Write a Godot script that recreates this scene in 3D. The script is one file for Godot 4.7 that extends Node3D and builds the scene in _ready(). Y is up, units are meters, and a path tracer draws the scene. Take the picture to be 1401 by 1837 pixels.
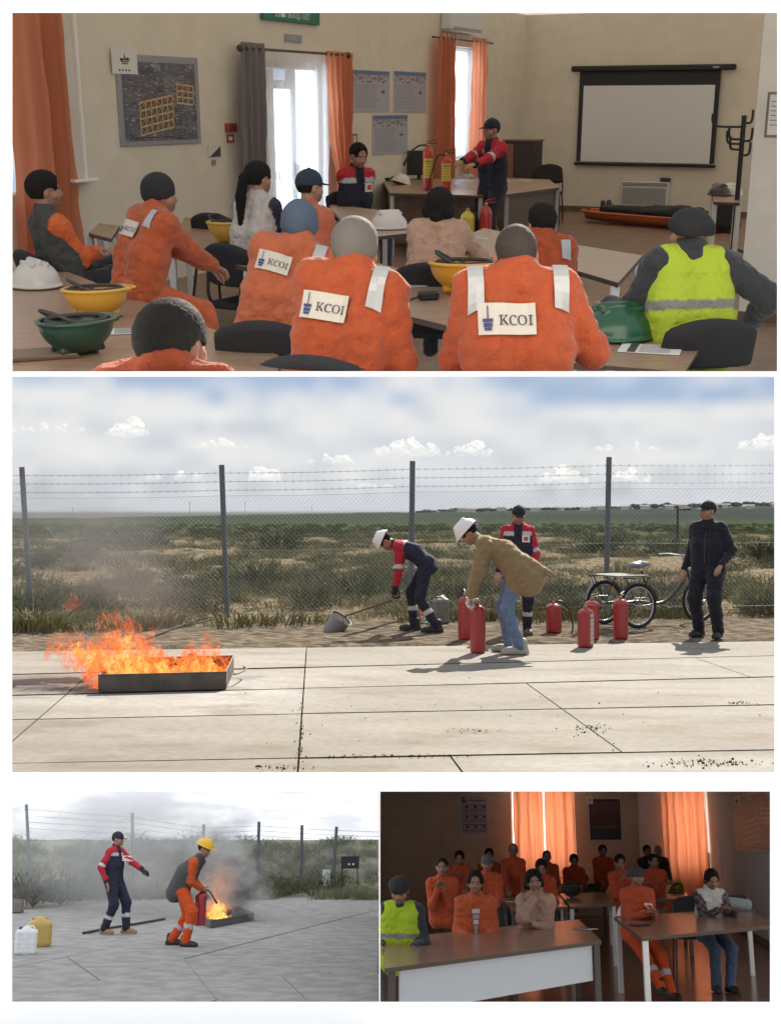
extends Node3D
# Four scenes of a safety training day stand behind one white display stand: a classroom (top), a fire drill
# beside a fence (middle, the open land itself), a second drill in smoke (lower left) and a dim classroom (lower right).

const F := 2200.0
const CX := 700.5
const CY := 918.5
const EYE := Vector3(0, 1.61, 0)
var rng := RandomNumberGenerator.new()
var panels := {}
var used := {}
var mats := {}
var cache := {}

# ---------------------------------------------------------------- places
func panel(key, horizon, h, s):
	var b := Basis(Vector3.RIGHT, atan((CY - horizon) / F))
	var sb := Basis(b.x * s, b.y * s, b.z * s)
	panels[key] = {"b": b, "s": s, "h": h, "t": Transform3D(sb, EYE - sb * Vector3(0, h, 0))}

func ray(p, px, py) -> Vector3:
	return panels[p].b.transposed() * Vector3((px - CX) / F, (CY - py) / F, -1.0)

func flo(p, px, py, y := 0.0) -> Vector3:      # the point at height y that is seen there
	var d := ray(p, px, py)
	var h: float = panels[p].h
	return Vector3(0, h, 0) + d * ((y - h) / d.y)

func dep(p, px, py, d) -> Vector3:             # the point d metres away that is seen there
	var r := ray(p, px, py)
	return Vector3(0, panels[p].h, 0) + r * (d / -r.z)

func hgt(p, px, py, foot: Vector3) -> float:   # height seen at py above a foot point
	return dep(p, px, py, -foot.z).y

# ---------------------------------------------------------------- nodes
func numbered(s) -> String:
	var k: int = used.get(s, 0)
	used[s] = k + 1
	return s if k == 0 else "%s_%03d" % [s, k]

func tag(o, label, category = "", group = "", kind = ""):
	if label: o.set_meta("label", label)
	if category: o.set_meta("category", category)
	if group: o.set_meta("group", group)
	if kind: o.set_meta("kind", kind)
	return o

func thing(p, called, label, category, at := Vector3.ZERO, yaw := 0.0, group := "") -> Node3D:
	var o := Node3D.new()
	o.name = numbered(called)
	add_child(o, true)
	o.transform = panels[p].t * Transform3D(Basis(Vector3.UP, yaw), at)
	tag(o, label, category, group)
	return o

func part(parent, called, mesh: Mesh, mat, xf := Transform3D()) -> MeshInstance3D:
	var o := MeshInstance3D.new()
	o.name = called
	o.mesh = mesh
	o.material_override = mat
	o.transform = xf
	if parent == self:
		o.name = numbered(called)
	parent.add_child(o, true)
	return o

func struct(p, called, mesh, mat) -> MeshInstance3D:
	var o := part(self, called, mesh, mat, panels[p].t)
	o.set_meta("kind", "structure")
	return o

func copy_of(o, p, at, yaw := 0.0, label := "", group := "") -> Node3D:
	var c: Node3D = o.duplicate()
	c.name = numbered(String(o.name).trim_suffix("_" + String(o.name).get_slice("_", String(o.name).get_slice_count("_") - 1)) if String(o.name)[-1].is_valid_int() else String(o.name))
	add_child(c, true)
	c.transform = panels[p].t * Transform3D(Basis(Vector3.UP, yaw), at)
	if label: c.set_meta("label", label)
	if group: c.set_meta("group", group)
	return c

# ---------------------------------------------------------------- materials
func lin(r, g, b, a = 1.0) -> Color:           # a real-world (linear) base colour
	var c := Color(r, g, b).linear_to_srgb()
	c.a = a
	return c

func mat(key, r, g, b, rough := 0.8, metal := 0.0, opt := {}) -> StandardMaterial3D:
	if mats.has(key): return mats[key]
	var m := StandardMaterial3D.new()
	m.resource_name = key
	m.albedo_color = lin(r, g, b, opt.get("a", 1.0))
	m.roughness = rough
	m.metallic = metal
	if opt.get("a", 1.0) < 1.0: m.transparency = BaseMaterial3D.TRANSPARENCY_ALPHA
	if opt.has("back"):
		m.backlight_enabled = true
		m.backlight = opt.back
	if opt.has("emit"):
		m.emission_enabled = true
		m.emission = opt.emit
		m.emission_energy_multiplier = opt.get("power", 1.0)
	if opt.has("spec"): m.metallic_specular = opt.spec
	if opt.get("coat", 0.0) > 0.0:
		m.clearcoat_enabled = true
		m.clearcoat = opt.coat
		m.clearcoat_roughness = 0.15
	mats[key] = m
	return m

func vmat(key, rough := 0.85, opt := {}) -> StandardMaterial3D:   # colour from the vertices
	if mats.has(key): return mats[key]
	var m := mat(key, 1, 1, 1, rough, 0.0, opt)
	m.vertex_color_use_as_albedo = true
	return m

func noise_tex(seed_, freq, size, c0: Color, c1: Color, lo := 0.3, hi := 0.7, oct := 5, extra := []) -> NoiseTexture2D:
	var n := FastNoiseLite.new()
	n.seed = seed_
	n.noise_type = FastNoiseLite.TYPE_SIMPLEX_SMOOTH
	n.frequency = freq
	n.fractal_octaves = oct
	var t := NoiseTexture2D.new()
	t.width = size
	t.height = size
	t.seamless = true
	t.noise = n
	var g := Gradient.new()
	g.offsets = PackedFloat32Array([lo, hi])
	g.colors = PackedColorArray([c0, c1])
	for e in extra: g.add_point(e[0], e[1])
	t.color_ramp = g
	return t

func bump_tex(seed_, freq, size, strength := 4.0, oct := 4) -> NoiseTexture2D:
	var n := FastNoiseLite.new()
	n.seed = seed_
	n.noise_type = FastNoiseLite.TYPE_SIMPLEX_SMOOTH
	n.frequency = freq
	n.fractal_octaves = oct
	var t := NoiseTexture2D.new()
	t.width = size
	t.height = size
	t.seamless = true
	t.as_normal_map = true
	t.bump_strength = strength
	t.noise = n
	return t

# a surface whose tone wanders by noise, laid on in the object's own metres
func grain(key, c0: Color, c1: Color, scale: Vector3, rough := 0.8, freq := 0.01, seed_ := 1, world := false, bump := 0.0, opt := {}) -> StandardMaterial3D:
	if mats.has(key): return mats[key]
	var m := mat(key, 1, 1, 1, rough, 0.0, opt)
	m.albedo_color = Color.WHITE
	m.albedo_texture = noise_tex(seed_, freq, opt.get("size", 512), c0, c1, opt.get("lo", 0.25), opt.get("hi", 0.75), 5, opt.get("extra", []))
	m.uv1_triplanar = true
	m.uv1_world_triplanar = world
	m.uv1_scale = scale
	if bump > 0.0:
		m.normal_enabled = true
		m.normal_texture = bump_tex(seed_ + 7, freq * 2.5, 512, bump)
	return m

# ---------------------------------------------------------------- mesh collecting
class MB:
	var v := PackedVector3Array()
	var n := PackedVector3Array()
	var t := PackedVector2Array()
	var c := PackedColorArray()
	var i := PackedInt32Array()
	var col := Color.WHITE
	var colored := false
	func vert(p: Vector3, nn: Vector3, uv := Vector2.ZERO) -> int:
		v.append(p); n.append(nn); t.append(uv); c.append(col)
		return v.size() - 1
	func quad(a: Vector3, b: Vector3, cc: Vector3, d: Vector3):     # counter-clockwise seen from the front
		var nn := (b - a).cross(cc - a)
		if nn.length_squared() < 1e-18: nn = (cc - a).cross(d - a)
		nn = nn.normalized()
		var k := vert(a, nn, Vector2(0, 1))
		vert(b, nn, Vector2(1, 1)); vert(cc, nn, Vector2(1, 0)); vert(d, nn, Vector2(0, 0))
		i.append_array([k, k + 2, k + 1, k, k + 3, k + 2])
	func tri(a: Vector3, b: Vector3, cc: Vector3):
		var nn := (b - a).cross(cc - a).normalized()
		var k := vert(a, nn); vert(b, nn); vert(cc, nn)
		i.append_array([k, k + 2, k + 1])
	func hexa(q: Array):             # bottom 0-3 and top 4-7, both counter-clockwise seen from above
		quad(q[3], q[2], q[1], q[0]); quad(q[4], q[5], q[6], q[7])
		for k in 4:
			var m := (k + 1) % 4
			quad(q[k], q[m], q[m + 4], q[k + 4])
	func box(ctr: Vector3, size: Vector3, b := Basis()):
		var h := size / 2
		var q := []
		for y in [-1, 1]:
			for s in [[-1, 1], [1, 1], [1, -1], [-1, -1]]:
				q.append(ctr + b * Vector3(s[0] * h.x, y * h.y, s[1] * h.z))
		hexa(q)
	func bbox(ctr: Vector3, size: Vector3, r: float, b := Basis()):  # a box with chamfered edges
		var h := size / 2
		r = minf(r, minf(h.x, minf(h.y, h.z)) * 0.9)
		var ax := [Vector3(1, 0, 0), Vector3(0, 1, 0), Vector3(0, 0, 1)]
		var f := func(sx, sy, sz, k):     # the corner's point on face k
			var p := Vector3(sx * (h.x - r), sy * (h.y - r), sz * (h.z - r))
			p[k] = [sx, sy, sz][k] * h[k]
			return ctr + b * p
		for k in 3:
			var k1 := (k + 1) % 3
			var k2 := (k + 2) % 3
			for s in [-1, 1]:
				var q := []
				for e in [[-1, -1], [1, -1], [1, 1], [-1, 1]]:
					var sg := [0, 0, 0]
					sg[k] = s; sg[k1] = e[0]; sg[k2] = e[1]
					q.append(f.call(sg[0], sg[1], sg[2], k))
				if s > 0: quad(q[0], q[1], q[2], q[3])
				else: quad(q[3], q[2], q[1], q[0])
			for s1 in [-1, 1]:
				for s2 in [-1, 1]:     # the edge along axis k
					var e := []
					for s in [-1, 1]:
						var sg := [0, 0, 0]
						sg[k] = s; sg[k1] = s1; sg[k2] = s2
						e.append([f.call(sg[0], sg[1], sg[2], k1), f.call(sg[0], sg[1], sg[2], k2)])
					if s1 * s2 > 0: quad(e[0][0], e[1][0], e[1][1], e[0][1])
					else: quad(e[0][1], e[1][1], e[1][0], e[0][0])
		for sx in [-1, 1]:
			for sy in [-1, 1]:
				for sz in [-1, 1]:
					var a = f.call(sx, sy, sz, 0)
					var bb = f.call(sx, sy, sz, 1)
					var cc = f.call(sx, sy, sz, 2)
					if sx * sy * sz > 0: tri(a, bb, cc)
					else: tri(a, cc, bb)
	func rings(rs: Array, closed := false):          # smooth skin over rings of equal count
		var m: int = rs[0].size()
		var base := v.size()
		for a in rs.size():
			var pa = rs[maxi(a - 1, 0)]
			var pb = rs[mini(a + 1, rs.size() - 1)]
			for k in m:
				var along: Vector3 = pb[k] - pa[k]
				var round_: Vector3 = rs[a][(k + 1) % m] - rs[a][(k + m - 1) % m]
				if round_.length_squared() < 1e-12: round_ = pb[(k + 1) % m] + pa[(k + 1) % m] - pb[(k + m - 1) % m] - pa[(k + m - 1) % m]
				vert(rs[a][k], round_.cross(along).normalized(), Vector2(float(k) / m, float(a) / (rs.size() - 1)))
		for a in rs.size() - 1:
			for k in m:
				var p := base + a * m + k
				var q := base + a * m + (k + 1) % m
				i.append_array([p, q + m, q, p, p + m, q + m])
	func lathe(prof: Array, at := Vector3.ZERO, b := Basis(), seg := 20):   # [r, y] from the bottom up
		var rs := []
		for e in prof:
			var r := []
			for k in seg:
				var an := -TAU * k / seg
				r.append(at + b * Vector3(maxf(e[0], 1e-4) * cos(an), e[1], maxf(e[0], 1e-4) * sin(an)))
			rs.append(r)
		rings(rs)
	func tube(pts: Array, r, seg := 8, caps := true):
		var rs := []
		var side := Vector3.ZERO
		for a in pts.size():
			var d: Vector3 = (pts[mini(a + 1, pts.size() - 1)] - pts[maxi(a - 1, 0)]).normalized()
			if side == Vector3.ZERO: side = d.cross(Vector3.UP if absf(d.y) < 0.9 else Vector3.RIGHT).normalized()
			side = (side - d * side.dot(d)).normalized()
			var up := side.cross(d)
			var rr: float = r[a] if r is Array else r
			var ring := []
			for k in seg:
				var an := -TAU * k / seg
				ring.append(pts[a] + side * cos(an) * rr + up * sin(an) * rr)
			rs.append(ring)
		if caps:
			var first := []
			var last := []
			for k in seg:
				first.append(pts[0]); last.append(pts[-1])
			rs.push_front(first); rs.append(last)
		rings(rs)
	func ball(at: Vector3, r: Vector3, seg := 14):
		var prof := []
		for k in seg / 2 + 1:
			var an := -PI / 2 + PI * k / (seg / 2)
			prof.append([cos(an), sin(an)])
		lathe(prof, at, Basis.from_scale(r), seg)
	func add(m: Mesh, x := Transform3D()):
		if m.get_surface_count() == 0: return
		var s := m.surface_get_arrays(0)
		var k := v.size()
		v.append_array(x * (s[0] as PackedVector3Array))
		var nb := Transform3D(x.basis.orthonormalized(), Vector3.ZERO)
		n.append_array(nb * (s[1] as PackedVector3Array))
		var cnt: int = s[0].size()
		if s[4] != null: t.append_array(s[4])
		else:
			var z := PackedVector2Array(); z.resize(cnt); t.append_array(z)
		if s[3] != null: c.append_array(s[3])
		else:
			var z := PackedColorArray(); z.resize(cnt); z.fill(col); c.append_array(z)
		for j in s[12]: i.append(j + k)
	func done() -> ArrayMesh:
		var s := []
		s.resize(Mesh.ARRAY_MAX)
		s[Mesh.ARRAY_VERTEX] = v; s[Mesh.ARRAY_NORMAL] = n; s[Mesh.ARRAY_TEX_UV] = t
		if colored: s[Mesh.ARRAY_COLOR] = c
		s[Mesh.ARRAY_INDEX] = i
		var m := ArrayMesh.new()
		m.add_surface_from_arrays(Mesh.PRIMITIVE_TRIANGLES, s)
		return m

func boxm(size: Vector3, r := 0.0, ctr := Vector3.ZERO) -> ArrayMesh:
	var b := MB.new()
	if r > 0.0: b.bbox(ctr, size, r)
	else: b.box(ctr, size)
	return b.done()

func slab(c: Array, top: float, thick: float) -> ArrayMesh:   # a board over any four corners (counter-clockwise seen from above)
	var b := MB.new()
	var area := 0.0
	for k in c.size(): area += c[k].z * c[(k + 1) % c.size()].x - c[k].x * c[(k + 1) % c.size()].z
	var cc := c.duplicate()
	if area < 0.0: cc.reverse()
	var q := []
	for y in [top - thick, top]:
		for p in cc: q.append(Vector3(p.x, y, p.z))
	if cc.size() == 3:
		b.tri(q[2], q[1], q[0]); b.tri(q[3], q[4], q[5])
		for k in 3: b.quad(q[k], q[(k + 1) % 3], q[(k + 1) % 3 + 3], q[k + 3])
	elif cc.size() > 4:
		var n := cc.size()
		for k in range(1, n - 1):
			b.tri(q[0], q[k + 1], q[k]); b.tri(q[n], q[n + k], q[n + k + 1])
		for k in n: b.quad(q[k], q[(k + 1) % n], q[(k + 1) % n + n], q[k + n])
	else: b.hexa(q)
	return b.done()

# ---------------------------------------------------------------- soft solids: capsules and ellipsoids joined by a smooth minimum, meshed as surface nets
# bone: [a, b, ra, rb]; ellipsoid: [centre, radii, "e"]; carve: [centre, radius, 0, 0, "cut"]
func dist_at(bones, p: Vector3, k: float) -> float:
	var d := 9.0
	for b in bones:
		var e: float
		if b[2] is String:
			var k0: float = ((p - b[0]) / b[1]).length()
			var k1: float = ((p - b[0]) / (b[1] * b[1])).length()
			e = k0 * (k0 - 1.0) / maxf(k1, 1e-5)
		else:
			var ab: Vector3 = b[1] - b[0]
			var t := clampf((p - b[0]).dot(ab) / maxf(ab.length_squared(), 1e-9), 0, 1)
			e = (p - b[0] - ab * t).length() - lerpf(b[2], b[3], t)
		var h := maxf(k - absf(d - e), 0.0) / k
		d = minf(d, e) - h * h * k * 0.25
	return d

func nets(bones: Array, cell: float, k: float, opt := {}) -> ArrayMesh:
	var lo := Vector3.INF
	var hi := -Vector3.INF
	for b in bones:
		if b.size() > 4: continue
		if b[2] is String:
			lo = lo.min(b[0] - b[1]); hi = hi.max(b[0] + b[1])
		else:
			var r := Vector3.ONE * maxf(b[2], b[3])
			lo = lo.min(b[0] - r).min(b[1] - r); hi = hi.max(b[0] + r).max(b[1] + r)
	lo -= Vector3.ONE * (2.6 * cell + k * 0.4 + opt.get("wrinkle", 0.0) * .7)
	hi += Vector3.ONE * (2.6 * cell + k * 0.4 + opt.get("wrinkle", 0.0) * .7)
	var nx := int((hi.x - lo.x) / cell) + 2
	var ny := int((hi.y - lo.y) / cell) + 2
	var nz := int((hi.z - lo.z) / cell) + 2
	var nxy := nx * ny
	var total := nxy * nz
	var d := PackedFloat32Array()
	d.resize(total); d.fill(9.0)
	var raw := d.duplicate()
	var own := PackedByteArray()
	own.resize(total)
	var m := k + 4.0 * cell
	for bi in bones.size():
		var b: Array = bones[bi]
		var ell := b[2] is String
		var cut := b.size() > 4
		var a: Vector3 = b[0]
		var bb: Vector3 = b[1]
		var blo: Vector3
		var bhi: Vector3
		var ra := 0.0
		var dr := 0.0
		var ab := Vector3.ZERO
		var il := 0.0
		var ir := Vector3.ONE
		var ir2 := Vector3.ONE
		if ell:
			blo = a - bb; bhi = a + bb
			ir = Vector3.ONE / bb
			ir2 = ir * ir
		else:
			ra = b[2]; dr = b[3] - b[2]
			var r := Vector3.ONE * maxf(b[2], b[3])
			blo = (a - r).min(bb - r); bhi = (a + r).max(bb + r)
			ab = bb - a
			il = 1.0 / maxf(ab.length_squared(), 1e-9)
		blo = (blo - Vector3.ONE * m - lo) / cell
		bhi = (bhi + Vector3.ONE * m - lo) / cell
		var x0 := maxi(0, int(blo.x)); var x1 := mini(nx - 1, int(bhi.x) + 1)
		var y0 := maxi(0, int(blo.y)); var y1 := mini(ny - 1, int(bhi.y) + 1)
		var z0 := maxi(0, int(blo.z)); var z1 := mini(nz - 1, int(bhi.z) + 1)
		for z in range(z0, z1 + 1):
			for y in range(y0, y1 + 1):
				var i := z * nxy + y * nx + x0
				var q := Vector3(lo.x + x0 * cell, lo.y + y * cell, lo.z + z * cell) - a
				for x in range(x0, x1 + 1):
					var e: float
					if ell:
						var k0 := (q * ir).length()
						e = k0 * (k0 - 1.0) / maxf((q * ir2).length(), 1e-4)
					else:
						var t := clampf(q.dot(ab) * il, 0.0, 1.0)
						e = (q - ab * t).length() - ra - dr * t
					if e < m:
						if cut:
							d[i] = maxf(d[i], -e)
						else:
							if e < raw[i]:
								raw[i] = e; own[i] = bi
							var o := d[i]
							var h := k - absf(o - e)
							d[i] = minf(o, e) - (h * h / k * 0.25 if h > 0.0 else 0.0)
					q.x += cell
					i += 1
	var amp: float = opt.get("wrinkle", 0.0)
	if amp > 0.0:
		var nz_: FastNoiseLite = opt.get("noise") if opt.has("noise") else FastNoiseLite.new()
		if not opt.has("noise"):
			nz_.seed = opt.get("seed", 3)
			nz_.frequency = opt.get("freq", 7.0)
			nz_.fractal_octaves = 2
		var st: Vector3 = opt.get("stretch", Vector3(1, 1.9, 1))
		var i := 0
		for z in nz:
			for y in ny:
				for x in nx:
					var o := d[i]
					if o < 4.0 * cell + amp and o > -4.0 * cell - amp:
						d[i] = o + amp * nz_.get_noise_3d((lo.x + x * cell) * st.x, (lo.y + y * cell) * st.y, (lo.z + z * cell) * st.z)
					i += 1
	for pl in opt.get("clip", []):       # keep the side where n.p < w
		var nn: Vector3 = pl[0]
		var w: float = pl[1]
		var i := 0
		for z in nz:
			for y in ny:
				var base := nn.y * (lo.y + y * cell) + nn.z * (lo.z + z * cell) + nn.x * lo.x - w
				for x in nx:
					var e := base + nn.x * x * cell
					if e > d[i]: d[i] = e
					i += 1
	return net_mesh(d, own, lo, cell, nx, ny, nz, opt.get("paint"))

func net_mesh(d: PackedFloat32Array, own: PackedByteArray, lo: Vector3, cell: float, nx: int, ny: int, nz: int, paint = null) -> ArrayMesh:
	var nxy := nx * ny
	var vid := PackedInt32Array()
	vid.resize(nxy * nz); vid.fill(-1)
	var vs := PackedVector3Array()
	var cs := PackedColorArray()
	var idx := PackedInt32Array()
	var off := PackedInt32Array([0, 1, nx, nx + 1, nxy, nxy + 1, nxy + nx, nxy + nx + 1])
	var ea := PackedInt32Array([0, 2, 4, 6, 0, 1, 4, 5, 0, 1, 2, 3])
	var eb := PackedInt32Array([1, 3, 5, 7, 2, 3, 6, 7, 4, 5, 6, 7])
	var cp := []
	for j in 8: cp.append(Vector3(j & 1, (j >> 1) & 1, j >> 2))
	var lim := 3.4 * cell
	for z in nz - 1:
		for y in ny - 1:
			var i := z * nxy + y * nx
			for x in nx - 1:
				var d0 := d[i]
				if d0 < lim and d0 > -lim:
					var neg := 0
					for j in 8:
						if d[i + off[j]] < 0.0: neg += 1
					if neg > 0 and neg < 8:
						var s := Vector3.ZERO
						var cnt := 0
						for e in 12:
							var va := d[i + off[ea[e]]]
							var vb := d[i + off[eb[e]]]
							if (va < 0.0) != (vb < 0.0):
								s += (cp[ea[e]] as Vector3).lerp(cp[eb[e]], va / (va - vb))
								cnt += 1
						vid[i] = vs.size()
						var p := lo + (Vector3(x, y, z) + s / cnt) * cell
						vs.append(p)
						if paint != null: cs.append(paint.call(own[i], p))
						if x > 0 and y > 0 and z > 0:
							if (d0 < 0.0) != (d[i + 1] < 0.0):
								_face(idx, vid[i], vid[i - nx], vid[i - nx - nxy], vid[i - nxy], d0 < 0.0)
							if (d0 < 0.0) != (d[i + nx] < 0.0):
								_face(idx, vid[i], vid[i - nxy], vid[i - nxy - 1], vid[i - 1], d0 < 0.0)
							if (d0 < 0.0) != (d[i + nxy] < 0.0):
								_face(idx, vid[i], vid[i - 1], vid[i - 1 - nx], vid[i - nx], d0 < 0.0)
				i += 1
	var ns := PackedVector3Array()
	ns.resize(vs.size())
	for q in range(0, idx.size(), 3):
		var a := idx[q]; var b := idx[q + 1]; var c := idx[q + 2]
		var nn := (vs[c] - vs[a]).cross(vs[b] - vs[a])
		ns[a] += nn; ns[b] += nn; ns[c] += nn
	for q in ns.size(): ns[q] = ns[q].normalized()
	var arr := []
	arr.resize(Mesh.ARRAY_MAX)
	arr[Mesh.ARRAY_VERTEX] = vs; arr[Mesh.ARRAY_NORMAL] = ns
	if paint != null: arr[Mesh.ARRAY_COLOR] = cs
	arr[Mesh.ARRAY_INDEX] = idx
	var me := ArrayMesh.new()
	if vs.size() > 2 and idx.size() > 2: me.add_surface_from_arrays(Mesh.PRIMITIVE_TRIANGLES, arr)
	return me

func _face(idx: PackedInt32Array, a: int, b: int, c: int, e: int, inside: bool):
	if a < 0 or b < 0 or c < 0 or e < 0: return
	if inside: idx.append_array([a, c, b, a, e, c])
	else: idx.append_array([a, b, c, a, c, e])

func clamped(m: Mesh, pl) -> ArrayMesh:       # what lies beyond a plane is pressed flat onto it
	if pl == null or m.get_surface_count() == 0: return m
	var s := m.surface_get_arrays(0)
	var v: PackedVector3Array = s[0]
	var n: Vector3 = pl[0]
	var w: float = pl[1]
	var beyond := PackedByteArray()
	beyond.resize(v.size())
	for k in v.size():
		var e := n.dot(v[k]) - w
		if e > 0.0:
			beyond[k] = 1
			v[k] -= n * e
	var src: PackedInt32Array = s[12]
	var idx := PackedInt32Array()
	for k in range(0, src.size(), 3):
		if beyond[src[k]] + beyond[src[k + 1]] + beyond[src[k + 2]] < 3: idx.append_array([src[k], src[k + 1], src[k + 2]])
	s[0] = v
	s[12] = idx
	var a := ArrayMesh.new()
	if idx.size() > 2: a.add_surface_from_arrays(Mesh.PRIMITIVE_TRIANGLES, s)
	return a

func mirrored(bones) -> Array:
	var r := []
	for b in bones:
		var e = b.duplicate()
		e[0] = Vector3(-e[0].x, e[0].y, e[0].z)
		if not e[2] is String: e[1] = Vector3(-e[1].x, e[1].y, e[1].z)
		r.append(e)
	return r
# ---------------------------------------------------------------- people
const SKIN := Color(0.36, 0.2, 0.13)

func head_bones() -> Array:
	return [
		[Vector3(0, .19, .008), Vector3(.077, .09, .097), "e"], [Vector3(0, .128, -.03), Vector3(.06, .082, .066), "e"],
		[Vector3(0, .078, -.066), Vector3(0, .08, -.07), .026, .026],
		[Vector3(-.03, .174, -.076), Vector3(.03, .174, -.076), .014, .014],
		[Vector3(-.045, .13, -.05), Vector3(-.045, .131, -.05), .026, .026], [Vector3(.045, .13, -.05), Vector3(.045, .131, -.05), .026, .026],
		[Vector3(0, .16, -.088), Vector3(0, .13, -.106), .009, .013],
		[Vector3(-.015, .127, -.094), Vector3(.015, .127, -.094), .009, .009],
		[Vector3(-.031, .155, -.1), Vector3(-.031, .156, -.1), .017, .017, "cut"], [Vector3(.031, .155, -.1), Vector3(.031, .156, -.1), .017, .017, "cut"],
		[Vector3(-.03, .155, -.076), Vector3(-.03, .1551, -.076), .0118, .0118], [Vector3(.03, .155, -.076), Vector3(.03, .1551, -.076), .0118, .0118],
		[Vector3(-.02, .1, -.087), Vector3(.02, .1, -.087), .007, .007], [Vector3(-.014, .091, -.086), Vector3(.014, .091, -.086), .007, .007],
		[Vector3(-.079, .15, .006), Vector3(.012, .03, .019), "e"], [Vector3(.079, .15, .006), Vector3(.012, .03, .019), "e"],
		[Vector3(0, -.05, .022), Vector3(0, .09, .012), .058, .054]]

func head_paint(own: int, p: Vector3) -> Color:
	var c := SKIN
	if own in [10, 11]:
		c = Color(.33, .29, .26)
		var e := Vector2(absf(p.x) - .03, p.y - .155).length()
		if e < .0072: c = Color(.03, .018, .012)
	elif own in [12, 13]: c = Color(.27, .1, .085)
	elif p.y > .166 and p.y < .18 and p.z < -.06 and absf(p.x) > .012 and absf(p.x) < .05: c = Color(.03, .022, .018)
	elif p.y < .115 and p.z < .0 and p.y > .04: c = SKIN.lerp(Color(.13, .085, .065), .3)
	elif own in [14, 15, 4, 5, 6, 7]: c = SKIN.lerp(Color(.42, .17, .11), .35)
	return c

func head_mesh() -> ArrayMesh:
	if not cache.has("head"): cache.head = nets(head_bones(), .0056, .016, {"paint": head_paint})
	return cache.head

func hand_bones(curl: float) -> Array:      # a right hand: wrist at the origin, fingers towards -z, palm down, thumb on the left
	var r := []
	var len_ := [.072, .081, .076, .058]
	for f in 4:
		var x := -.03 + f * .0205
		var k := Vector3(x, 0, -.088 + absf(f - 1.2) * .006)
		r.append([Vector3(x * .55, 0, -.012), k, .0125, .0115])
		var a := 0.0
		var p := k
		for s in 3:
			a += curl * [.55, .8, .6][s]
			var l: float = len_[f] * [.45, .32, .25][s]
			var q := p + Vector3(x * .06, -sin(a) * l, -cos(a) * l)
			r.append([p, q, .0098 - s * .0011, .0088 - s * .0012])
			p = q
	r.append([Vector3(-.012, -.003, -.02), Vector3(-.042, -.014, -.05), .0145, .012])
	r.append([Vector3(-.042, -.014, -.05), Vector3(-.05 + curl * .016, -.022 - curl * .012, -.082), .0112, .0098])
	r.append([Vector3(-.05 + curl * .016, -.022 - curl * .012, -.082), Vector3(-.046 + curl * .03, -.03 - curl * .014, -.106), .0096, .008])
	r.append([Vector3(0, 0, .05), Vector3(0, 0, -.02), .027, .022])
	return r

func hand_mesh(curl: float, left: bool) -> ArrayMesh:
	var key := "hand%.1f%s" % [curl, left]
	if not cache.has(key):
		var b := hand_bones(curl)
		cache[key] = nets(mirrored(b) if left else b, .0046, .007, {"paint": func(_o, _p): return SKIN})
	return cache[key]

func hair_mesh(style: String) -> ArrayMesh:
	var key := "hair_" + style
	if cache.has(key): return cache[key]
	var c := Vector3(0, .19, .01)
	var b := [[c, Vector3(.091, .106, .115), "e"]]
	var cut := [[Vector3(0, .1, -.12), Vector3(0, .175, -.135), .094, .084, "cut"], [Vector3(0, .05, .03), Vector3(0, .05, -.04), .085, .085, "cut"],
		[Vector3(-.1, .135, -.02), Vector3(.1, .135, -.02), .046, .046, "cut"]]
	var amp := .003
	match style:
		"short": pass
		"buzz":
			b = [[c, Vector3(.082, .095, .103), "e"]]
			amp = .002
		"thick":
			b = [[c + Vector3(0, .012, 0), Vector3(.089, .1, .11), "e"], [c + Vector3(0, .05, -.03), Vector3(.075, .06, .08), "e"]]
			amp = .008
		"bob":
			b = [[c + Vector3(0, .006, .006), Vector3(.1, .103, .115), "e"], [Vector3(-.055, .13, .05), Vector3(.055, .13, .05), .062, .062], [Vector3(0, .1, .07), Vector3(0, .15, .06), .058, .06]]
			cut = [[Vector3(0, .08, -.13), Vector3(0, .16, -.145), .095, .088, "cut"]]
			amp = .009
		"tail":
			b.append_array([[Vector3(0, .2, .1), Vector3(0, .17, .135), .03, .035], [Vector3(0, .17, .135), Vector3(-.01, .02, .16), .037, .04], [Vector3(-.01, .02, .16), Vector3(-.02, -.22, .15), .042, .018]])
			amp = .008
		"tied":
			b.append_array([[Vector3(0, .16, .1), Vector3(0, .12, .115), .035, .04], [Vector3(-.06, .17, .02), Vector3(-.05, .1, .06), .035, .03], [Vector3(.06, .17, .02), Vector3(.05, .1, .06), .035, .03]])
			cut = [cut[0]]
			amp = .007
	cache[key] = nets(b + cut, .0062, .012, {"wrinkle": amp, "freq": 55.0, "stretch": Vector3(1.3, .6, 1.3)})
	return cache[key]

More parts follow.
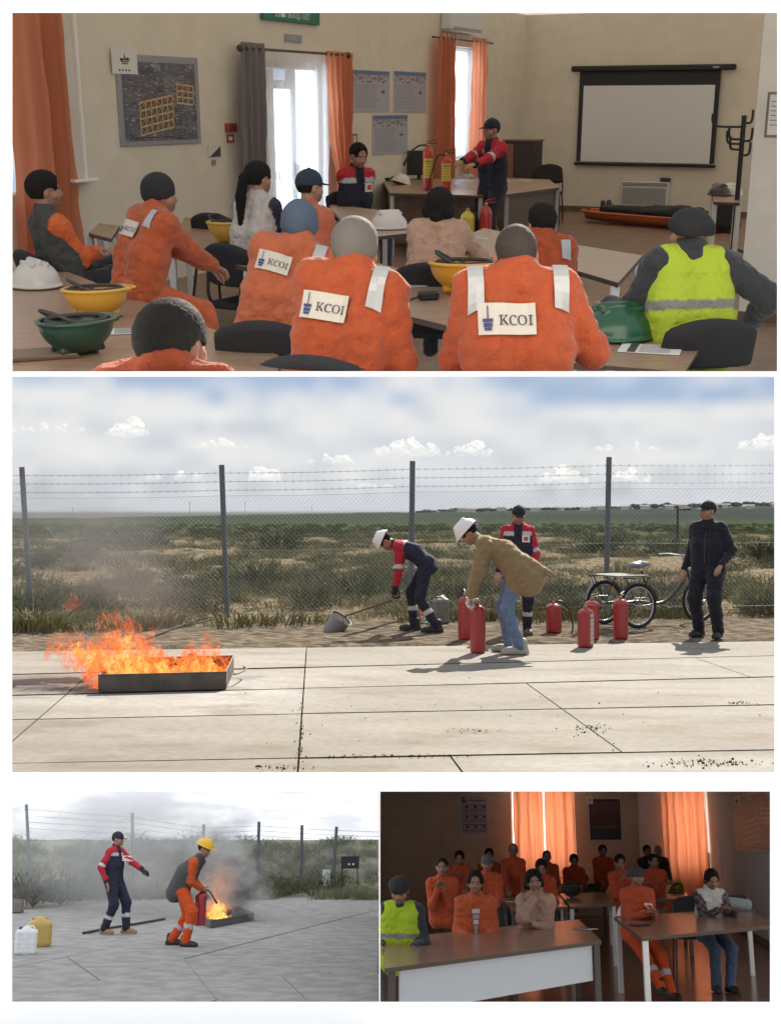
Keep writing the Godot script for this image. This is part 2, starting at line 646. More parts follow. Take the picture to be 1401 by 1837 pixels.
func hat_mesh(style: String) -> ArrayMesh:
	var key := "hat_" + style
	if cache.has(key): return cache[key]
	var m: ArrayMesh
	match style:
		"cap":
			m = nets([[Vector3(0, .195, .008), Vector3(.089, .105, .108), "e"], [Vector3(0, .203, -.1), Vector3(0, .198, -.15), .075, .06], [Vector3(0, .299, .008), Vector3(0, .3, .008), .01, .01],
				[Vector3(0, .1, -.13), Vector3(0, .1, -.13), .1, .1, "cut"]], .006, .012, {"clip": [[Vector3(0, -1, 0), -.196]]})
			var vis := MB.new()
			var top := []
			var und := []
			for j in 13:
				var an := PI * j / 12.0
				var x := cos(an) * .074
				var z := -.07 - sin(an) * .1
				var y := .196 - sin(an) * .018 + x * x * -1.2 + .006
				top.append(Vector3(x, y, z)); und.append(Vector3(x, y - .007, z))
			var mid := Vector3(0, .2, -.07)
			for j in 12:
				vis.tri(mid, top[j], top[j + 1]); vis.tri(mid - Vector3(0, .007, 0), und[j + 1], und[j])
				vis.quad(und[j], und[j + 1], top[j + 1], top[j])
			var keep := MB.new()
			var src := nets([[Vector3(0, .195, .008), Vector3(.089, .102, .108), "e"], [Vector3(0, .296, .008), Vector3(0, .297, .008), .009, .009]], .006, .008, {"clip": [[Vector3(0, -1, -.05), -.178]]})
			keep.add(src); keep.add(vis.done())
			m = keep.done()
		"beanie":
			m = nets([[Vector3(0, .2, .012), Vector3(.092, .1, .108), "e"], [Vector3(-.05, .165, .01), Vector3(.05, .165, .01), .048, .048], [Vector3(0, .168, -.045), Vector3(0, .16, .06), .05, .052]], .006, .02, {"clip": [[Vector3(0, -1, -.2), -.137]], "wrinkle": .002, "freq": 60.0})
		"flatcap":
			m = nets([[Vector3(0, .2, .01), Vector3(.1, .085, .122), "e"], [Vector3(-.05, .195, -.1), Vector3(.05, .195, -.1), .012, .012], [Vector3(-.06, .175, .06), Vector3(.06, .175, .06), .05, .05]], .006, .03, {"clip": [[Vector3(0, -1, -.1), -.155]]})
		"hardhat":
			m = nets([[Vector3(0, .205, .0), Vector3(.118, .118, .142), "e"], [Vector3(0, .318, -.07), Vector3(0, .318, .07), .016, .016], [Vector3(-.035, .308, -.08), Vector3(-.035, .308, .08), .011, .011], [Vector3(.035, .308, -.08), Vector3(.035, .308, .08), .011, .011],
				[Vector3(0, .204, .0), Vector3(.128, .013, .155), "e"], [Vector3(-.05, .203, -.135), Vector3(.05, .203, -.135), .013, .013], [Vector3(-.035, .2, -.165), Vector3(.035, .2, -.165), .009, .009],
				[Vector3(0, .2, 0), Vector3(.107, .105, .131), "e", 0, "cut"]], .0058, .012, {"clip": [[Vector3(0, -1, 0), -.196]]})
	cache[key] = m
	return m

# joints of a pose, person's own axes: faces -z, floor at y 0. s: a dictionary of the pose
func joints(s: Dictionary) -> Dictionary:
	var hip := Vector3(s.get("hx", 0.0), s.get("hip", .55), s.get("hz", 0.0))
	var lean: float = s.get("lean", 0.0)
	var side: float = s.get("side", 0.0)
	var tw: float = s.get("twist", 0.0)
	var b0 := Basis(Vector3.FORWARD, side) * Basis(Vector3.RIGHT, -lean * .75)
	var b1 := Basis(Vector3.FORWARD, side) * Basis(Vector3.UP, tw) * Basis(Vector3.RIGHT, -lean * 1.15)
	var mid := hip + b0 * Vector3(0, .22, 0)
	var chest := mid + b1 * Vector3(0, .14, 0)
	var neck := mid + b1 * Vector3(0, .285, 0)
	var j := {"hip": hip, "mid": mid, "chest": chest, "neck": neck, "b0": b0, "b1": b1}
	var w: float = s.get("wide", 1.0)
	for k in [["r", 1.0], ["l", -1.0]]:
		var sx: float = k[1]
		var sh := mid + b1 * Vector3(.158 * w * sx, .225, 0)
		var hand: Vector3 = s.get("hand_" + k[0], Vector3(.25 * sx, hip.y - .1, -.05))
		var d := hand - sh
		var up := .3; var fo := .265
		var L := minf(d.length(), (up + fo) * .995)
		hand = sh + d.normalized() * L
		var a := (up * up - fo * fo + L * L) / (2 * L)
		var hgt_ := sqrt(maxf(up * up - a * a, 0.0))
		var pole: Vector3 = s.get("elbow_" + k[0], Vector3(.3 * sx, -1.0, .5))
		var dn := d.normalized()
		var pp := (pole - dn * pole.dot(dn)).normalized()
		j["sh_" + k[0]] = sh
		j["el_" + k[0]] = sh + dn * a + pp * hgt_
		j["ha_" + k[0]] = hand
		var hp := hip + Vector3(.09 * sx, -.01, 0)
		var foot: Vector3 = s.get("foot_" + k[0], Vector3(.11 * sx, .08, -.42))
		var dl := foot - hp
		var th := .44; var sn := .43
		var LL := minf(dl.length(), (th + sn) * .995)
		foot = hp + dl.normalized() * LL
		var al := (th * th - sn * sn + LL * LL) / (2 * LL)
		var hl := sqrt(maxf(th * th - al * al, 0.0))
		var pl: Vector3 = s.get("knee_" + k[0], Vector3(.12 * sx, .6, -1.0))
		var dln := dl.normalized()
		var ppl := (pl - dln * pl.dot(dln)).normalized()
		j["hp_" + k[0]] = hp
		j["kn_" + k[0]] = hp + dln * al + ppl * hl
		j["fo_" + k[0]] = foot
	return j

func jacket_bones(j: Dictionary, s: Dictionary) -> Array:
	var f: float = s.get("fat", 1.0)
	var w: float = s.get("wide", 1.0)
	var puff: float = s.get("puff", 1.0)
	var r := []
	for sx in [1.0, -1.0]:
		r.append([j.hip + j.b0 * Vector3(.075 * w * sx, s.get("hem", -.03), 0), j.mid + j.b0 * Vector3(.08 * w * sx, 0, 0), .115 * f + s.get("flare", 0.0), .112 * f])
		r.append([j.mid + j.b1 * Vector3(.08 * w * sx, 0, 0), j.mid + j.b1 * Vector3(.088 * w * sx, .16, 0), .112 * f, .105])
		var k := "r" if sx > 0 else "l"
		r.append([j["sh_" + k] + j.b1 * Vector3(-.02 * sx, .0, 0), j.neck + j.b1 * Vector3(.03 * sx, -.02, 0), .073, .062])
		r.append([j["sh_" + k], j["el_" + k], .066 * puff, .055 * puff])
		r.append([j["el_" + k], j["ha_" + k].lerp(j["el_" + k], .02), .055 * puff, .044 * puff])
	r.append([j.neck + j.b1 * Vector3(0, -.03, .0), j.neck + j.b1 * Vector3(0, .03, .012), .075, .066])
	r.append_array(s.get("skirt", []))
	return r     # 0 hem, 1 chest, 2 yoke, 3 upper arm, 4 forearm (right); 5-9 the same on the left; 10 collar

func trouser_bones(j: Dictionary, s: Dictionary) -> Array:
	var r := []
	var p: float = s.get("baggy", 1.0)
	for k in ["r", "l"]:
		var sx := 1.0 if k == "r" else -1.0
		r.append([j.hip + Vector3(.07 * sx, .03, 0), j["hp_" + k] + Vector3(0, -.03, 0), .115, .105])
		r.append([j["hp_" + k], j["kn_" + k], .1 * p, .072 * p])
		r.append([j["kn_" + k], j["fo_" + k], .072 * p, .058 * p])
	return r     # 0 seat, 1 thigh, 2 shin (right); 3-5 left

func toward(d: Vector3, up := Vector3.UP) -> Basis:
	return Basis.looking_at(d, up if absf(d.normalized().dot(up)) < .97 else Vector3.RIGHT)

# s: pose + looks. Returns the person's root; parts: body, jacket, trousers, shoe, hair, hat ...
func person(p, label, at: Vector3, yaw: float, s: Dictionary, group := "") -> Node3D:
	var o := thing(p, "person", label, "person", at, yaw, group)
	for k in ["hand_r", "hand_l", "foot_r", "foot_l"]:
		if s.has(k + "_at"): s[k] = Basis(Vector3.UP, -yaw) * (s[k + "_at"] - at) / s.get("size", 1.0)
	var j := joints(s)
	var cell: float = s.get("cell", .014)
	var clip := []
	if s.has("cut"):                 # things end at the board under the classroom
		clip = [cut_plane(p, s.cut, at, yaw, s.get("size", 1.0))]
	if s.has("side_cut"): clip = [eye_plane(p, Vector3(-1, 0, -(s.side_cut - CX) / F), at, yaw, s.get("size", 1.0))]
	var sc: float = s.get("size", 1.0)
	if sc != 1.0: o.transform = o.transform * Transform3D(Basis.from_scale(Vector3.ONE * sc), Vector3.ZERO)
	var sd: int = s.get("seed", 1)
	# body: one continuous skin from head to feet
	var hb: Basis = j.b1.slerp(Basis(), .8) * Basis(Vector3.UP, s.get("look", 0.0)) * Basis(Vector3.RIGHT, -s.get("nod", 0.0)) * Basis(Vector3.FORWARD, s.get("tilt", 0.0))
	var hx := Transform3D(hb.scaled(Vector3.ONE * s.get("headsize", 1.0)), j.neck + j.b1 * Vector3(0, -.012, -.01 - s.get("sink", 0.0) * .45) - Vector3(0, s.get("sink", 0.0), 0))
	var tone: Color = s.get("skin", Color.WHITE)
	var body := MB.new()
	body.colored = true
	var bb := []
	for b in jacket_bones(j, s) : bb.append([b[0], b[1], b[2] * .72, b[3] * .72])
	bb = bb.slice(0, 10)
	if not s.get("no_legs", false):
		for b in trouser_bones(j, s): bb.append([b[0], b[1], b[2] * .7, b[3] * .7])
	body.add(nets(bb, maxf(.026, cell * 1.5), .04, {"paint": func(_o, _p): return SKIN, "clip": clip}))
	if not s.get("headless", false): body.add(head_mesh(), hx)
	for k in ["r", "l"]:
		if s.get("no_hands", false): break
		var d: Vector3 = (j["ha_" + k] - j["el_" + k]).normalized()
		var dir: Vector3 = s.get("point_" + k, d)
		var hbs := toward(dir, s.get("palm_" + k, Vector3.UP))
		body.add(hand_mesh(s.get("curl", .5), k == "l"), Transform3D(hbs, j["ha_" + k] + dir * .015))
	var bm := mat("skin_" + str(tone), tone.r, tone.g, tone.b, .55)
	bm.vertex_color_use_as_albedo = true
	part(o, "body", clamped(body.done(), clip[0] if clip else null), bm)
	var gloves = s.get("gloves")
	if gloves != null:
		for k in ["r", "l"]:
			if not k in s.get("glove_on", "rl"): continue
			var d: Vector3 = (j["ha_" + k] - j["el_" + k]).normalized()
			var dir: Vector3 = s.get("point_" + k, d)
			var hbs := toward(dir, s.get("palm_" + k, Vector3.UP))
			part(o, "glove", hand_mesh(s.get("curl", .5), k == "l"), mat("glove" + str(gloves), gloves.r, gloves.g, gloves.b, .9), Transform3D(hbs.scaled(Vector3.ONE * 1.18), j["ha_" + k] + dir * .005))
	# clothes
	var jb := jacket_bones(j, s)
	var wr: float = s.get("wrinkle", .013)
	var jc: Color = s.get("jacket", Color(.5, .09, .02))
	var pnt = s.get("paint")
	if pnt != null: pnt = pnt.bind(jb, j)
	var jm := nets(jb, cell, .045, {"wrinkle": wr, "freq": 8.0, "seed": sd, "clip": clip, "paint": pnt})
	part(o, s.get("jacket_name", "jacket"), jm, painted_cloth() if pnt != null else cloth("cloth" + str(jc), jc))
	if not s.get("no_legs", false):
		var tb := trouser_bones(j, s)
		var tc: Color = s.get("trousers", jc)
		var tp = s.get("paint_legs")
		if tp != null: tp = tp.bind(tb, j)
		var tm := nets(tb, cell, .04, {"wrinkle": wr * .9, "freq": 7.0, "seed": sd + 5, "clip": clip, "paint": tp})
		part(o, "trousers", tm, painted_cloth() if tp != null else cloth("cloth" + str(tc), tc))
		if not s.get("no_shoes", false):
			var shc: Color = s.get("shoes", Color(.02, .02, .022))
			for k in ["r", "l"]:
				var fd: Vector3 = s.get("toe_" + k, Vector3(.15 if k == "r" else -.15, 0, -1))
				part(o, "shoe", shoe_mesh(), mat("shoe" + str(shc), shc.r, shc.g, shc.b, .6), Transform3D(toward(fd), j["fo_" + k] - Vector3(0, .08, 0)))
	# head dress
	var hs: String = s.get("hair", "short")
	if s.get("hat", "") in ["beanie", "flatcap"]: hs = ""
	elif s.get("hat", "") != "" and hs == "short": hs = "buzz"
	if hs != "":
		var hc: Color = s.get("hair_color", Color(.012, .01, .009))
		var hm := mat("hair" + str(hc), hc.r, hc.g, hc.b, .8, 0.0, {"spec": .3})
		if not hm.normal_enabled:
			hm.normal_enabled = true
			hm.normal_texture = tex_hair()
			hm.uv1_triplanar = true
			hm.uv1_scale = Vector3(7.0, 3.0, 7.0)
			hm.normal_scale = .45
		part(o, "hair", put_clamped(hair_mesh(hs), hx, clip), hm, Transform3D() if clip else hx)
	var ht: String = s.get("hat", "")
	if ht != "":
		var c: Color = s.get("hat_color", Color(.02, .022, .035))
		part(o, {"cap": "cap", "beanie": "knitted_cap", "flatcap": "flat_cap", "hardhat": "hard_hat"}[ht], hat_mesh(ht), mat("hat" + ht + str(c), c.r, c.g, c.b, .35 if ht == "hardhat" else .85), hx)
	o.set_meta("j", j); o.set_meta("jb", jb); o.set_meta("hx", hx)
	o.set_meta("at", at); o.set_meta("size", sc); o.set_meta("yaw", yaw); o.set_meta("panel", p)
	if s.has("cut"): o.set_meta("cut", s.cut)
	return o

func tex_hair() -> NoiseTexture2D:
	if not cache.has("tex_hair"): cache.tex_hair = bump_tex(91, .09, 256, 10.0, 3)
	return cache.tex_hair

func put_clamped(m: ArrayMesh, x: Transform3D, clip: Array) -> ArrayMesh:
	if clip.is_empty(): return m
	var b := MB.new()
	b.add(m, x)
	return clamped(b.done(), clip[0])

func cut_plane(p, py: float, at: Vector3, yaw: float, size := 1.0) -> Array:   # [normal, offset] in a thing's own axes: keep n.q < offset
	return eye_plane(p, Vector3(0, -1, -(CY - py) / F), at, yaw, size)

func eye_plane(p, nc: Vector3, at: Vector3, yaw: float, size := 1.0) -> Array:
	var n: Vector3 = panels[p].b.transposed() * nc
	var w: float = n.dot(Vector3(0, panels[p].h, 0) - at) / size
	var r := Basis(Vector3.UP, yaw).transposed()
	return [(r * n), w]

func cloth(key, c: Color) -> StandardMaterial3D:
	if mats.has(key): return mats[key]
	var m := grain(key, lin(c.r * .9, c.g * .9, c.b * .9), lin(minf(c.r * 1.08, 1), c.g * 1.08, c.b * 1.08), Vector3.ONE * 2.2, .92, .02, 11, false, 0.0, {"size": 256})
	folds(m)
	m.rim_enabled = true
	m.rim = .25
	m.rim_tint = .6
	return m

func folds(m: StandardMaterial3D):      # creases of worn cloth
	if not cache.has("folds"): cache.folds = bump_tex(57, .011, 512, 26.0, 5)
	m.normal_enabled = true
	m.normal_texture = cache.folds
	m.normal_scale = .9
	m.uv1_triplanar = true
	m.uv1_scale = Vector3(2.4, 2.4, 2.4)

func painted_cloth() -> StandardMaterial3D:
	var fresh := not mats.has("cloth_painted")
	var m := vmat("cloth_painted", .9)
	if fresh: folds(m)
	return m

func shoe_mesh() -> ArrayMesh:
	if not cache.has("shoe"):
		cache.shoe = nets([[Vector3(0, .045, .045), Vector3(0, .04, -.12), .042, .036], [Vector3(0, .035, -.1), Vector3(0, .032, -.165), .04, .034], [Vector3(0, .09, .035), Vector3(0, .13, .03), .045, .048],
			[Vector3(0, .012, .06), Vector3(0, .012, -.17), .04, .038]], .009, .03, {"clip": [[Vector3(0, -1, 0), 0.0]]})
	return cache.shoe

# a cloth patch laid on a garment: centre, half-axes u and v, outward direction; the points are pressed onto the cloth
func press(bones, p: Vector3, n: Vector3, lift: float, k := .045) -> Vector3:
	var q := p + n * .2
	for a in 26:
		var d := dist_at(bones, q, k) - lift
		if d < .0015: break
		q -= n * d * .9
	return q

func patch(o, called, bones, ctr: Vector3, u: Vector3, v: Vector3, m: Material, lift := .007, nu := 8, nv := 6, clip = null) -> MeshInstance3D:
	var n := u.cross(v).normalized()
	var g := []
	for b in nv + 1:
		var row := []
		for a in nu + 1:
			row.append(press(bones, ctr + u * (2.0 * a / nu - 1.0) + v * (2.0 * b / nv - 1.0), n, lift))
		g.append(row)
	var mb := MB.new()
	for b in nv:
		for a in nu:
			if clip != null and (clip[0] as Vector3).dot(g[b][a]) > clip[1]: continue
			mb.quad(g[b][a], g[b][a + 1], g[b + 1][a + 1], g[b + 1][a])
	return part(o, called, clamped(mb.done(), plane_of(o)), m)

func plane_of(o):
	return cut_plane(o.get_meta("panel"), o.get_meta("cut"), o.get_meta("at"), o.get_meta("yaw"), o.get_meta("size")) if o.has_meta("cut") else (plane_of(o.get_parent()) if o.get_parent() != self else null)

func text_mesh(txt: String, size: float, serif := true) -> ArrayMesh:
	var tm := TextMesh.new()
	var f := SystemFont.new()
	f.font_names = PackedStringArray(["Droid Serif" if serif else "Droid Sans"])
	tm.font = f
	tm.text = txt
	tm.font_size = 64
	tm.pixel_size = size / 64.0
	tm.depth = 0.0
	tm.curve_step = 4.0
	var a := ArrayMesh.new()
	a.add_surface_from_arrays(Mesh.PRIMITIVE_TRIANGLES, tm.get_mesh_arrays())
	return a

func press_text(o, called, txt, bones, ctr: Vector3, u: Vector3, v: Vector3, size: float, m: Material, lift := .017):
	var n := u.cross(v).normalized()
	var un := u.normalized()
	var vn := v.normalized()
	var s := text_mesh(txt, size).surface_get_arrays(0)
	var vs: PackedVector3Array = s[0]
	for k in vs.size(): vs[k] = press(bones, ctr + un * vs[k].x + vn * vs[k].y, n, lift)
	s[0] = vs
	var a := ArrayMesh.new()
	a.add_surface_from_arrays(Mesh.PRIMITIVE_TRIANGLES, s)
	return part(o, called, clamped(a, plane_of(o)), m)
# ---------------------------------------------------------------- camera, sky, sun
func camera_and_light():
	var cam := Camera3D.new()
	cam.name = "camera"
	cam.position = EYE
	cam.fov = rad_to_deg(2 * atan(CY / F))
	cam.near = 0.05
	cam.far = 4000
	add_child(cam)
	var we := WorldEnvironment.new()
	we.name = "world"
	var env := Environment.new()
	env.background_mode = Environment.BG_SKY
	env.tonemap_mode = Environment.TONE_MAPPER_LINEAR
	env.tonemap_exposure = 1.85
	env.background_energy_multiplier = 0.46
	env.sdfgi_enabled = true
	env.ssao_enabled = true
	env.ssil_enabled = true
	env.fog_enabled = true
	env.volumetric_fog_enabled = true
	env.volumetric_fog_density = 0.0
	env.fog_density = 0.00006
	env.fog_light_color = Color(.80, .86, .93)
	var sk := Sky.new()
	var pm := PanoramaSkyMaterial.new()
	pm.panorama = ImageTexture.create_from_image(sky_image())
	sk.sky_material = pm
	env.sky = sk
	env.sky_rotation = Vector3(0, PI / 2, 0)      # turns the picture's own seam out of the way
	we.environment = env
	add_child(we)
	var sun := DirectionalLight3D.new()
	sun.name = "sun"
	var e := deg_to_rad(40.0)
	var to := Vector3(.33 * cos(e), sin(e), -.94 * cos(e))
	sun.transform = Transform3D(Basis.looking_at(-to, Vector3.UP), Vector3.ZERO)
	sun.light_energy = 1.6
	sun.light_color = Color(1.0, .955, .89)
	sun.light_angular_distance = 0.5
	sun.shadow_enabled = true
	add_child(sun)

func sky_image() -> Image:
	var a := FastNoiseLite.new()
	a.seed = 5; a.noise_type = FastNoiseLite.TYPE_SIMPLEX_SMOOTH; a.frequency = 1.0; a.fractal_octaves = 5; a.fractal_gain = .55
	var b := FastNoiseLite.new()
	b.seed = 41; b.noise_type = FastNoiseLite.TYPE_SIMPLEX_SMOOTH; b.frequency = 1.0; b.fractal_octaves = 5
	var coarse := Image.create_empty(512, 256, false, Image.FORMAT_RGBF)
	for y in 256:
		for x in 512:
			coarse.set_pixel(x, y, sky_color(90.0 - (y + .5) * 180.0 / 256, (x + .5) * 360.0 / 512 - 270.0, a, b))
	coarse.resize(4096, 2048, Image.INTERPOLATE_CUBIC)
	var y0 := 1024 - 114
	var x0 := 3072 - 340
	var fine := Image.create_empty(680, 122, false, Image.FORMAT_RGBF)
	for y in 122:
		for x in 680:
			fine.set_pixel(x, y, sky_color(90.0 - (y0 + y + .5) * 180.0 / 2048, (x0 + x + .5) * 360.0 / 4096 - 270.0, a, b))
	coarse.blit_rect(fine, Rect2i(0, 0, 680, 122), Vector2i(x0, y0))
	return coarse

func sky_color(el: float, az: float, a: FastNoiseLite, b: FastNoiseLite) -> Color:   # air and clouds of one direction, linear
	var e := maxf(el, 0.0)
	var az_ := deg_to_rad(az)
	var pr := Vector3(sin(az_), 0, -cos(az_)) * (57.3 / 1.0)          # a ring, so that the noise closes
	var blue := Color(.47, .61, .84).lerp(Color(.42, .58, .85), clampf(e / 60.0, 0, 1))
	var haze := Color(.70, .755, .82)
	var c := haze.lerp(blue, smoothstep(0.3, 6.5, e))
	# high streaky sheet
	var big := b.get_noise_3d(pr.x * .045, e * .26, pr.z * .045)
	var streak := a.get_noise_3d(pr.x * .2 + 9.0, e * 1.9 + pr.x * .03, pr.z * .2)
	var edge := 5.35 + pr.x * .03 + big * 2.0 + streak * .9 - 1.5 * exp(-pow((az + 12.0) / 2.6, 2))
	var sheet := 1.0 - smoothstep(edge - .5, edge + .45, e) if e < 9.0 else 0.0
	var upper := smoothstep(-.4, .12, b.get_noise_3d(pr.x * .03 + 50.0, e * .09, pr.z * .03) + .3 * streak) * smoothstep(7.0, 12.0, e)
	sheet = maxf(sheet, upper)
	var white := Color(.90, .915, .93).lerp(Color(.955, .96, .96), clampf(streak * 1.6 + .4 + pr.x * .02, 0, 1))
	c = c.lerp(white, sheet * clampf(.9 + .35 * streak, 0.55, 1))
	var veil_ := b.get_noise_3d(pr.x * .16 + 20.0, e * .95, pr.z * .16) + .5 * a.get_noise_3d(pr.x * .4, e * 2.6 + 7.0, pr.z * .4)
	c = c.lerp(Color(.60, .665, .75), clampf(veil_ * .8 - .02, 0, .36) * smoothstep(.3, 1.5, e) * (1.0 if e < 9.0 else .6))
	c = c.lerp(Color(1.0, 1.0, .99), clampf(-veil_ * 1.4 + .12, 0, .75))
	# low band of pale blue-grey and cumulus heaps
	c = c.lerp(Color(.69, .745, .82), (1.0 - smoothstep(.8, 2.6, e)) * clampf(.62 + big * .6, 0, 1))
	for k in range(1, 3):
		var base: float = [2.72, 1.55, 1.0][k]
		var w: float = [.17, .26, .4][k]
		var n1 := a.get_noise_3d(pr.x * w + k * 31.0, 1.0, pr.z * w)
		var n2 := a.get_noise_3d(pr.x * w * 5.0 + k * 17.0, e * 3.4, pr.z * w * 5.0)
		var top: float = base + ([1.1, .75, .45][k]) * clampf(n1 * 2.4 + .3, 0, 1) + n2 * .45
		var bot := base - .06 + n2 * .1
		var in_ := smoothstep(top + .07, top - .07, e) * smoothstep(bot - .12, bot + .16, e)
		if n1 < -.12: in_ *= clampf(1.0 + (n1 + .12) * 8.0, 0, 1)
		var sh := clampf((e - bot) / maxf(top - bot, .2), 0, 1)
		c = c.lerp(Color(.60, .645, .70).lerp(Color(1.0, 1.0, 1.0), clampf(sh * 1.15 + n2 * .7, 0, 1)), in_ * .95)
	if el < 0.0: c = Color(.30, .30, .27).lerp(haze, smoothstep(-3.0, 0.0, el))
	return c

# heaps of cumulus low over the far land, solid enough to have edges
func clouds():
	var m := vmat("cloud_white", 1.0, {"a": .999, "back": Color(1, 1, 1), "spec": 0.0})
	var n := FastNoiseLite.new()
	n.seed = 23; n.frequency = 1.0; n.fractal_octaves = 5; n.fractal_gain = .6
	var kinds := [[235, 786, 100, 38], [85, 776, 150, 22], [395, 806, 110, 22], [478, 868, 80, 36], [592, 834, 90, 28], [735, 822, 150, 44], [850, 821, 80, 34], [1008, 870, 90, 42], [1130, 868, 80, 30], [1128, 812, 130, 22], [1372, 810, 90, 44], [320, 864, 150, 20], [650, 878, 120, 18]]
	for k in kinds.size():
		var e: Array = kinds[k]
		var d := 2400.0
		var u := d / F                       # metres per pixel out there
		var o := part(self, "cloud", null, m, Transform3D(Basis.from_scale(Vector3.ONE * u), Vector3((e[0] - CX) * u, EYE.y + (CY - e[1]) * u, -d)))
		o.set_meta("kind", "structure")
		var r := RandomNumberGenerator.new()
		r.seed = 500 + k
		var b := []
		for q in 9:
			var t := r.randf_range(-.5, .5)
			var hh: float = e[3] * (1.0 - absf(t) * 1.5) * r.randf_range(.35, .75)
			var rad := maxf(e[3] * r.randf_range(.22, .42) * (1.0 - absf(t)), 3.0)
			b.append([Vector3(t * e[2], rad * .2, r.randf_range(-5, 5)), Vector3(t * e[2] + r.randf_range(-4, 4), maxf(hh, rad * .5), 0), rad, rad * .8])
		var n2 := n.duplicate()
		n2.seed = 90 + k
		n2.frequency = .055
		o.mesh = nets(b, 1.3, 9.0, {"wrinkle": 6.5, "noise": n2, "stretch": Vector3.ONE, "paint": func(_o, p: Vector3): return Color(.93, .94, .95, pow(clampf((p.y - 1.0) / (e[3] * .9), .0, 1.0), .8) * (.5 if e[3] > 25 else .32))})

# ---------------------------------------------------------------- the white stand with its four openings
func display_stand():
	var white := mat("white_added_glow", .9, .9, .9, .5, 0.0, {"emit": Color.WHITE, "power": .32})  # glow added only to whiten the faces; no lamp stands behind them
	var o := Node3D.new()
	o.name = "display_stand"
	add_child(o, true)
	tag(o, "white display stand with added glow and four rectangular openings, one scene behind each", "", "", "structure")
	var inner := mat("white_board", .8, .8, .79, .6)
	var z := -1.1
	var th := .006
	var bar := func(called, x0, y0, x1, y1):      # a board of the stand between two corners of its face
		var a := Vector3((x0 - CX) / F, (CY - y0) / F, -1.0) * -z
		var b := Vector3((x1 - CX) / F, (CY - y1) / F, -1.0) * -z
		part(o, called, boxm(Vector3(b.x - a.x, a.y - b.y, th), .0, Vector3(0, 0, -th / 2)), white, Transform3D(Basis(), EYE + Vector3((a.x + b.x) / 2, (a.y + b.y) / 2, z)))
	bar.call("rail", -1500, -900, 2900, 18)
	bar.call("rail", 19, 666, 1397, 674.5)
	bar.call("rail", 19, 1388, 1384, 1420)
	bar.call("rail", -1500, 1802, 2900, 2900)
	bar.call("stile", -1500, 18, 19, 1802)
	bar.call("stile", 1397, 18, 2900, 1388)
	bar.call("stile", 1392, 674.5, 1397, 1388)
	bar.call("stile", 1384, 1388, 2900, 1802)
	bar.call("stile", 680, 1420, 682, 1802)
	# the sloping boards that part the scenes behind the face: seen edge-on from the middle
	var wedge := func(called, z0, z1, ya0, yb0, ya1, yb1, xl, xr):
		var b := MB.new()
		var q := []
		for e in [[yb0, yb1], [ya0, ya1]]:
			for c in [[xl, z0, e[0]], [xr, z0, e[0]], [xr, z1, e[1]], [xl, z1, e[1]]]:
				q.append(Vector3((c[0] - CX) / F, (CY - c[2]) / F, -1.0) * c[1])
		b.hexa(q)
		part(o, called, b.done(), inner, Transform3D(Basis(), EYE))
	wedge.call("shelf", 1.108, 3.75, 667.5, 673.0, 668.4, 671.5, -160, 1560)
	wedge.call("shelf", 1.115, 4.6, 1391, 1418, 1394, 1406, 676, 1560)
	var b2 := MB.new()                             # upright board between the two lower scenes
	var q2 := []
	for yy in [1850, 1400]:
		for c in [[680.2, 2.6], [681.8, 2.6], [681.6, 4.7], [680.4, 4.7]]:
			q2.append(Vector3((c[0] - CX) / F, (CY - yy) / F, -1.0) * c[1])
	b2.hexa(q2)
	part(o, "divider", b2.done(), inner, Transform3D(Basis(), EYE))
# ---------------------------------------------------------------- fire drill by the fence (the open land)
var land := FastNoiseLite.new()
var cover := FastNoiseLite.new()

func edge_z(x: float) -> float: return -(14.77 + .13 * x)

func ground_y(x: float, z: float) -> float:
	var d := -z
	var y := 0.0
	var past := edge_z(x) - z           # metres beyond the concrete
	if past < -.25: return -.16
	if past < .05: return lerpf(-.16, -.015, (past + .25) / .3)
	y = .03 * land.get_noise_2d(x * 6.0, z * 6.0)
	if past > 3.5:
		var k := clampf((past - 3.5) / 8.0, 0, 1)
		y += k * (.16 + .32 * land.get_noise_2d(x * .9, z * .9))
	if d > 60.0: y = lerpf(y, .0, clampf((d - 60.0) / 60.0, 0, 1)) + .9 * land.get_noise_2d(x * .12, z * .12) * clampf((d - 90.0) / 300.0, 0, 1)
	if d > 250.0:
		var s := x / maxf(d, 1.0)        # the land lies lower on the left and rises to a low ridge on the right
		y += clampf((d - 250.0) / 550.0, 0, 1) * (s * 11.0 - .4)
		y += smoothstep(520.0, 800.0, d) * 2.2 * clampf(.6 + s * 1.5, 0, 1.2) * (1.0 + .5 * land.get_noise_2d(x * .15, 3.0))
	return y

func sandy(x: float, z: float) -> float:
	var d := -z
	var m := cover.get_noise_2d(x * 1.0, z * .8) * .8 + cover.get_noise_2d(x * 4.0 + 70.0, z * 4.0) * .45
	return smoothstep(-.02, .2, m + .2 * (1.0 - clampf(absf(d - 38.0) / 28.0, 0, 2))) * smoothstep(110.0, 55.0, d)

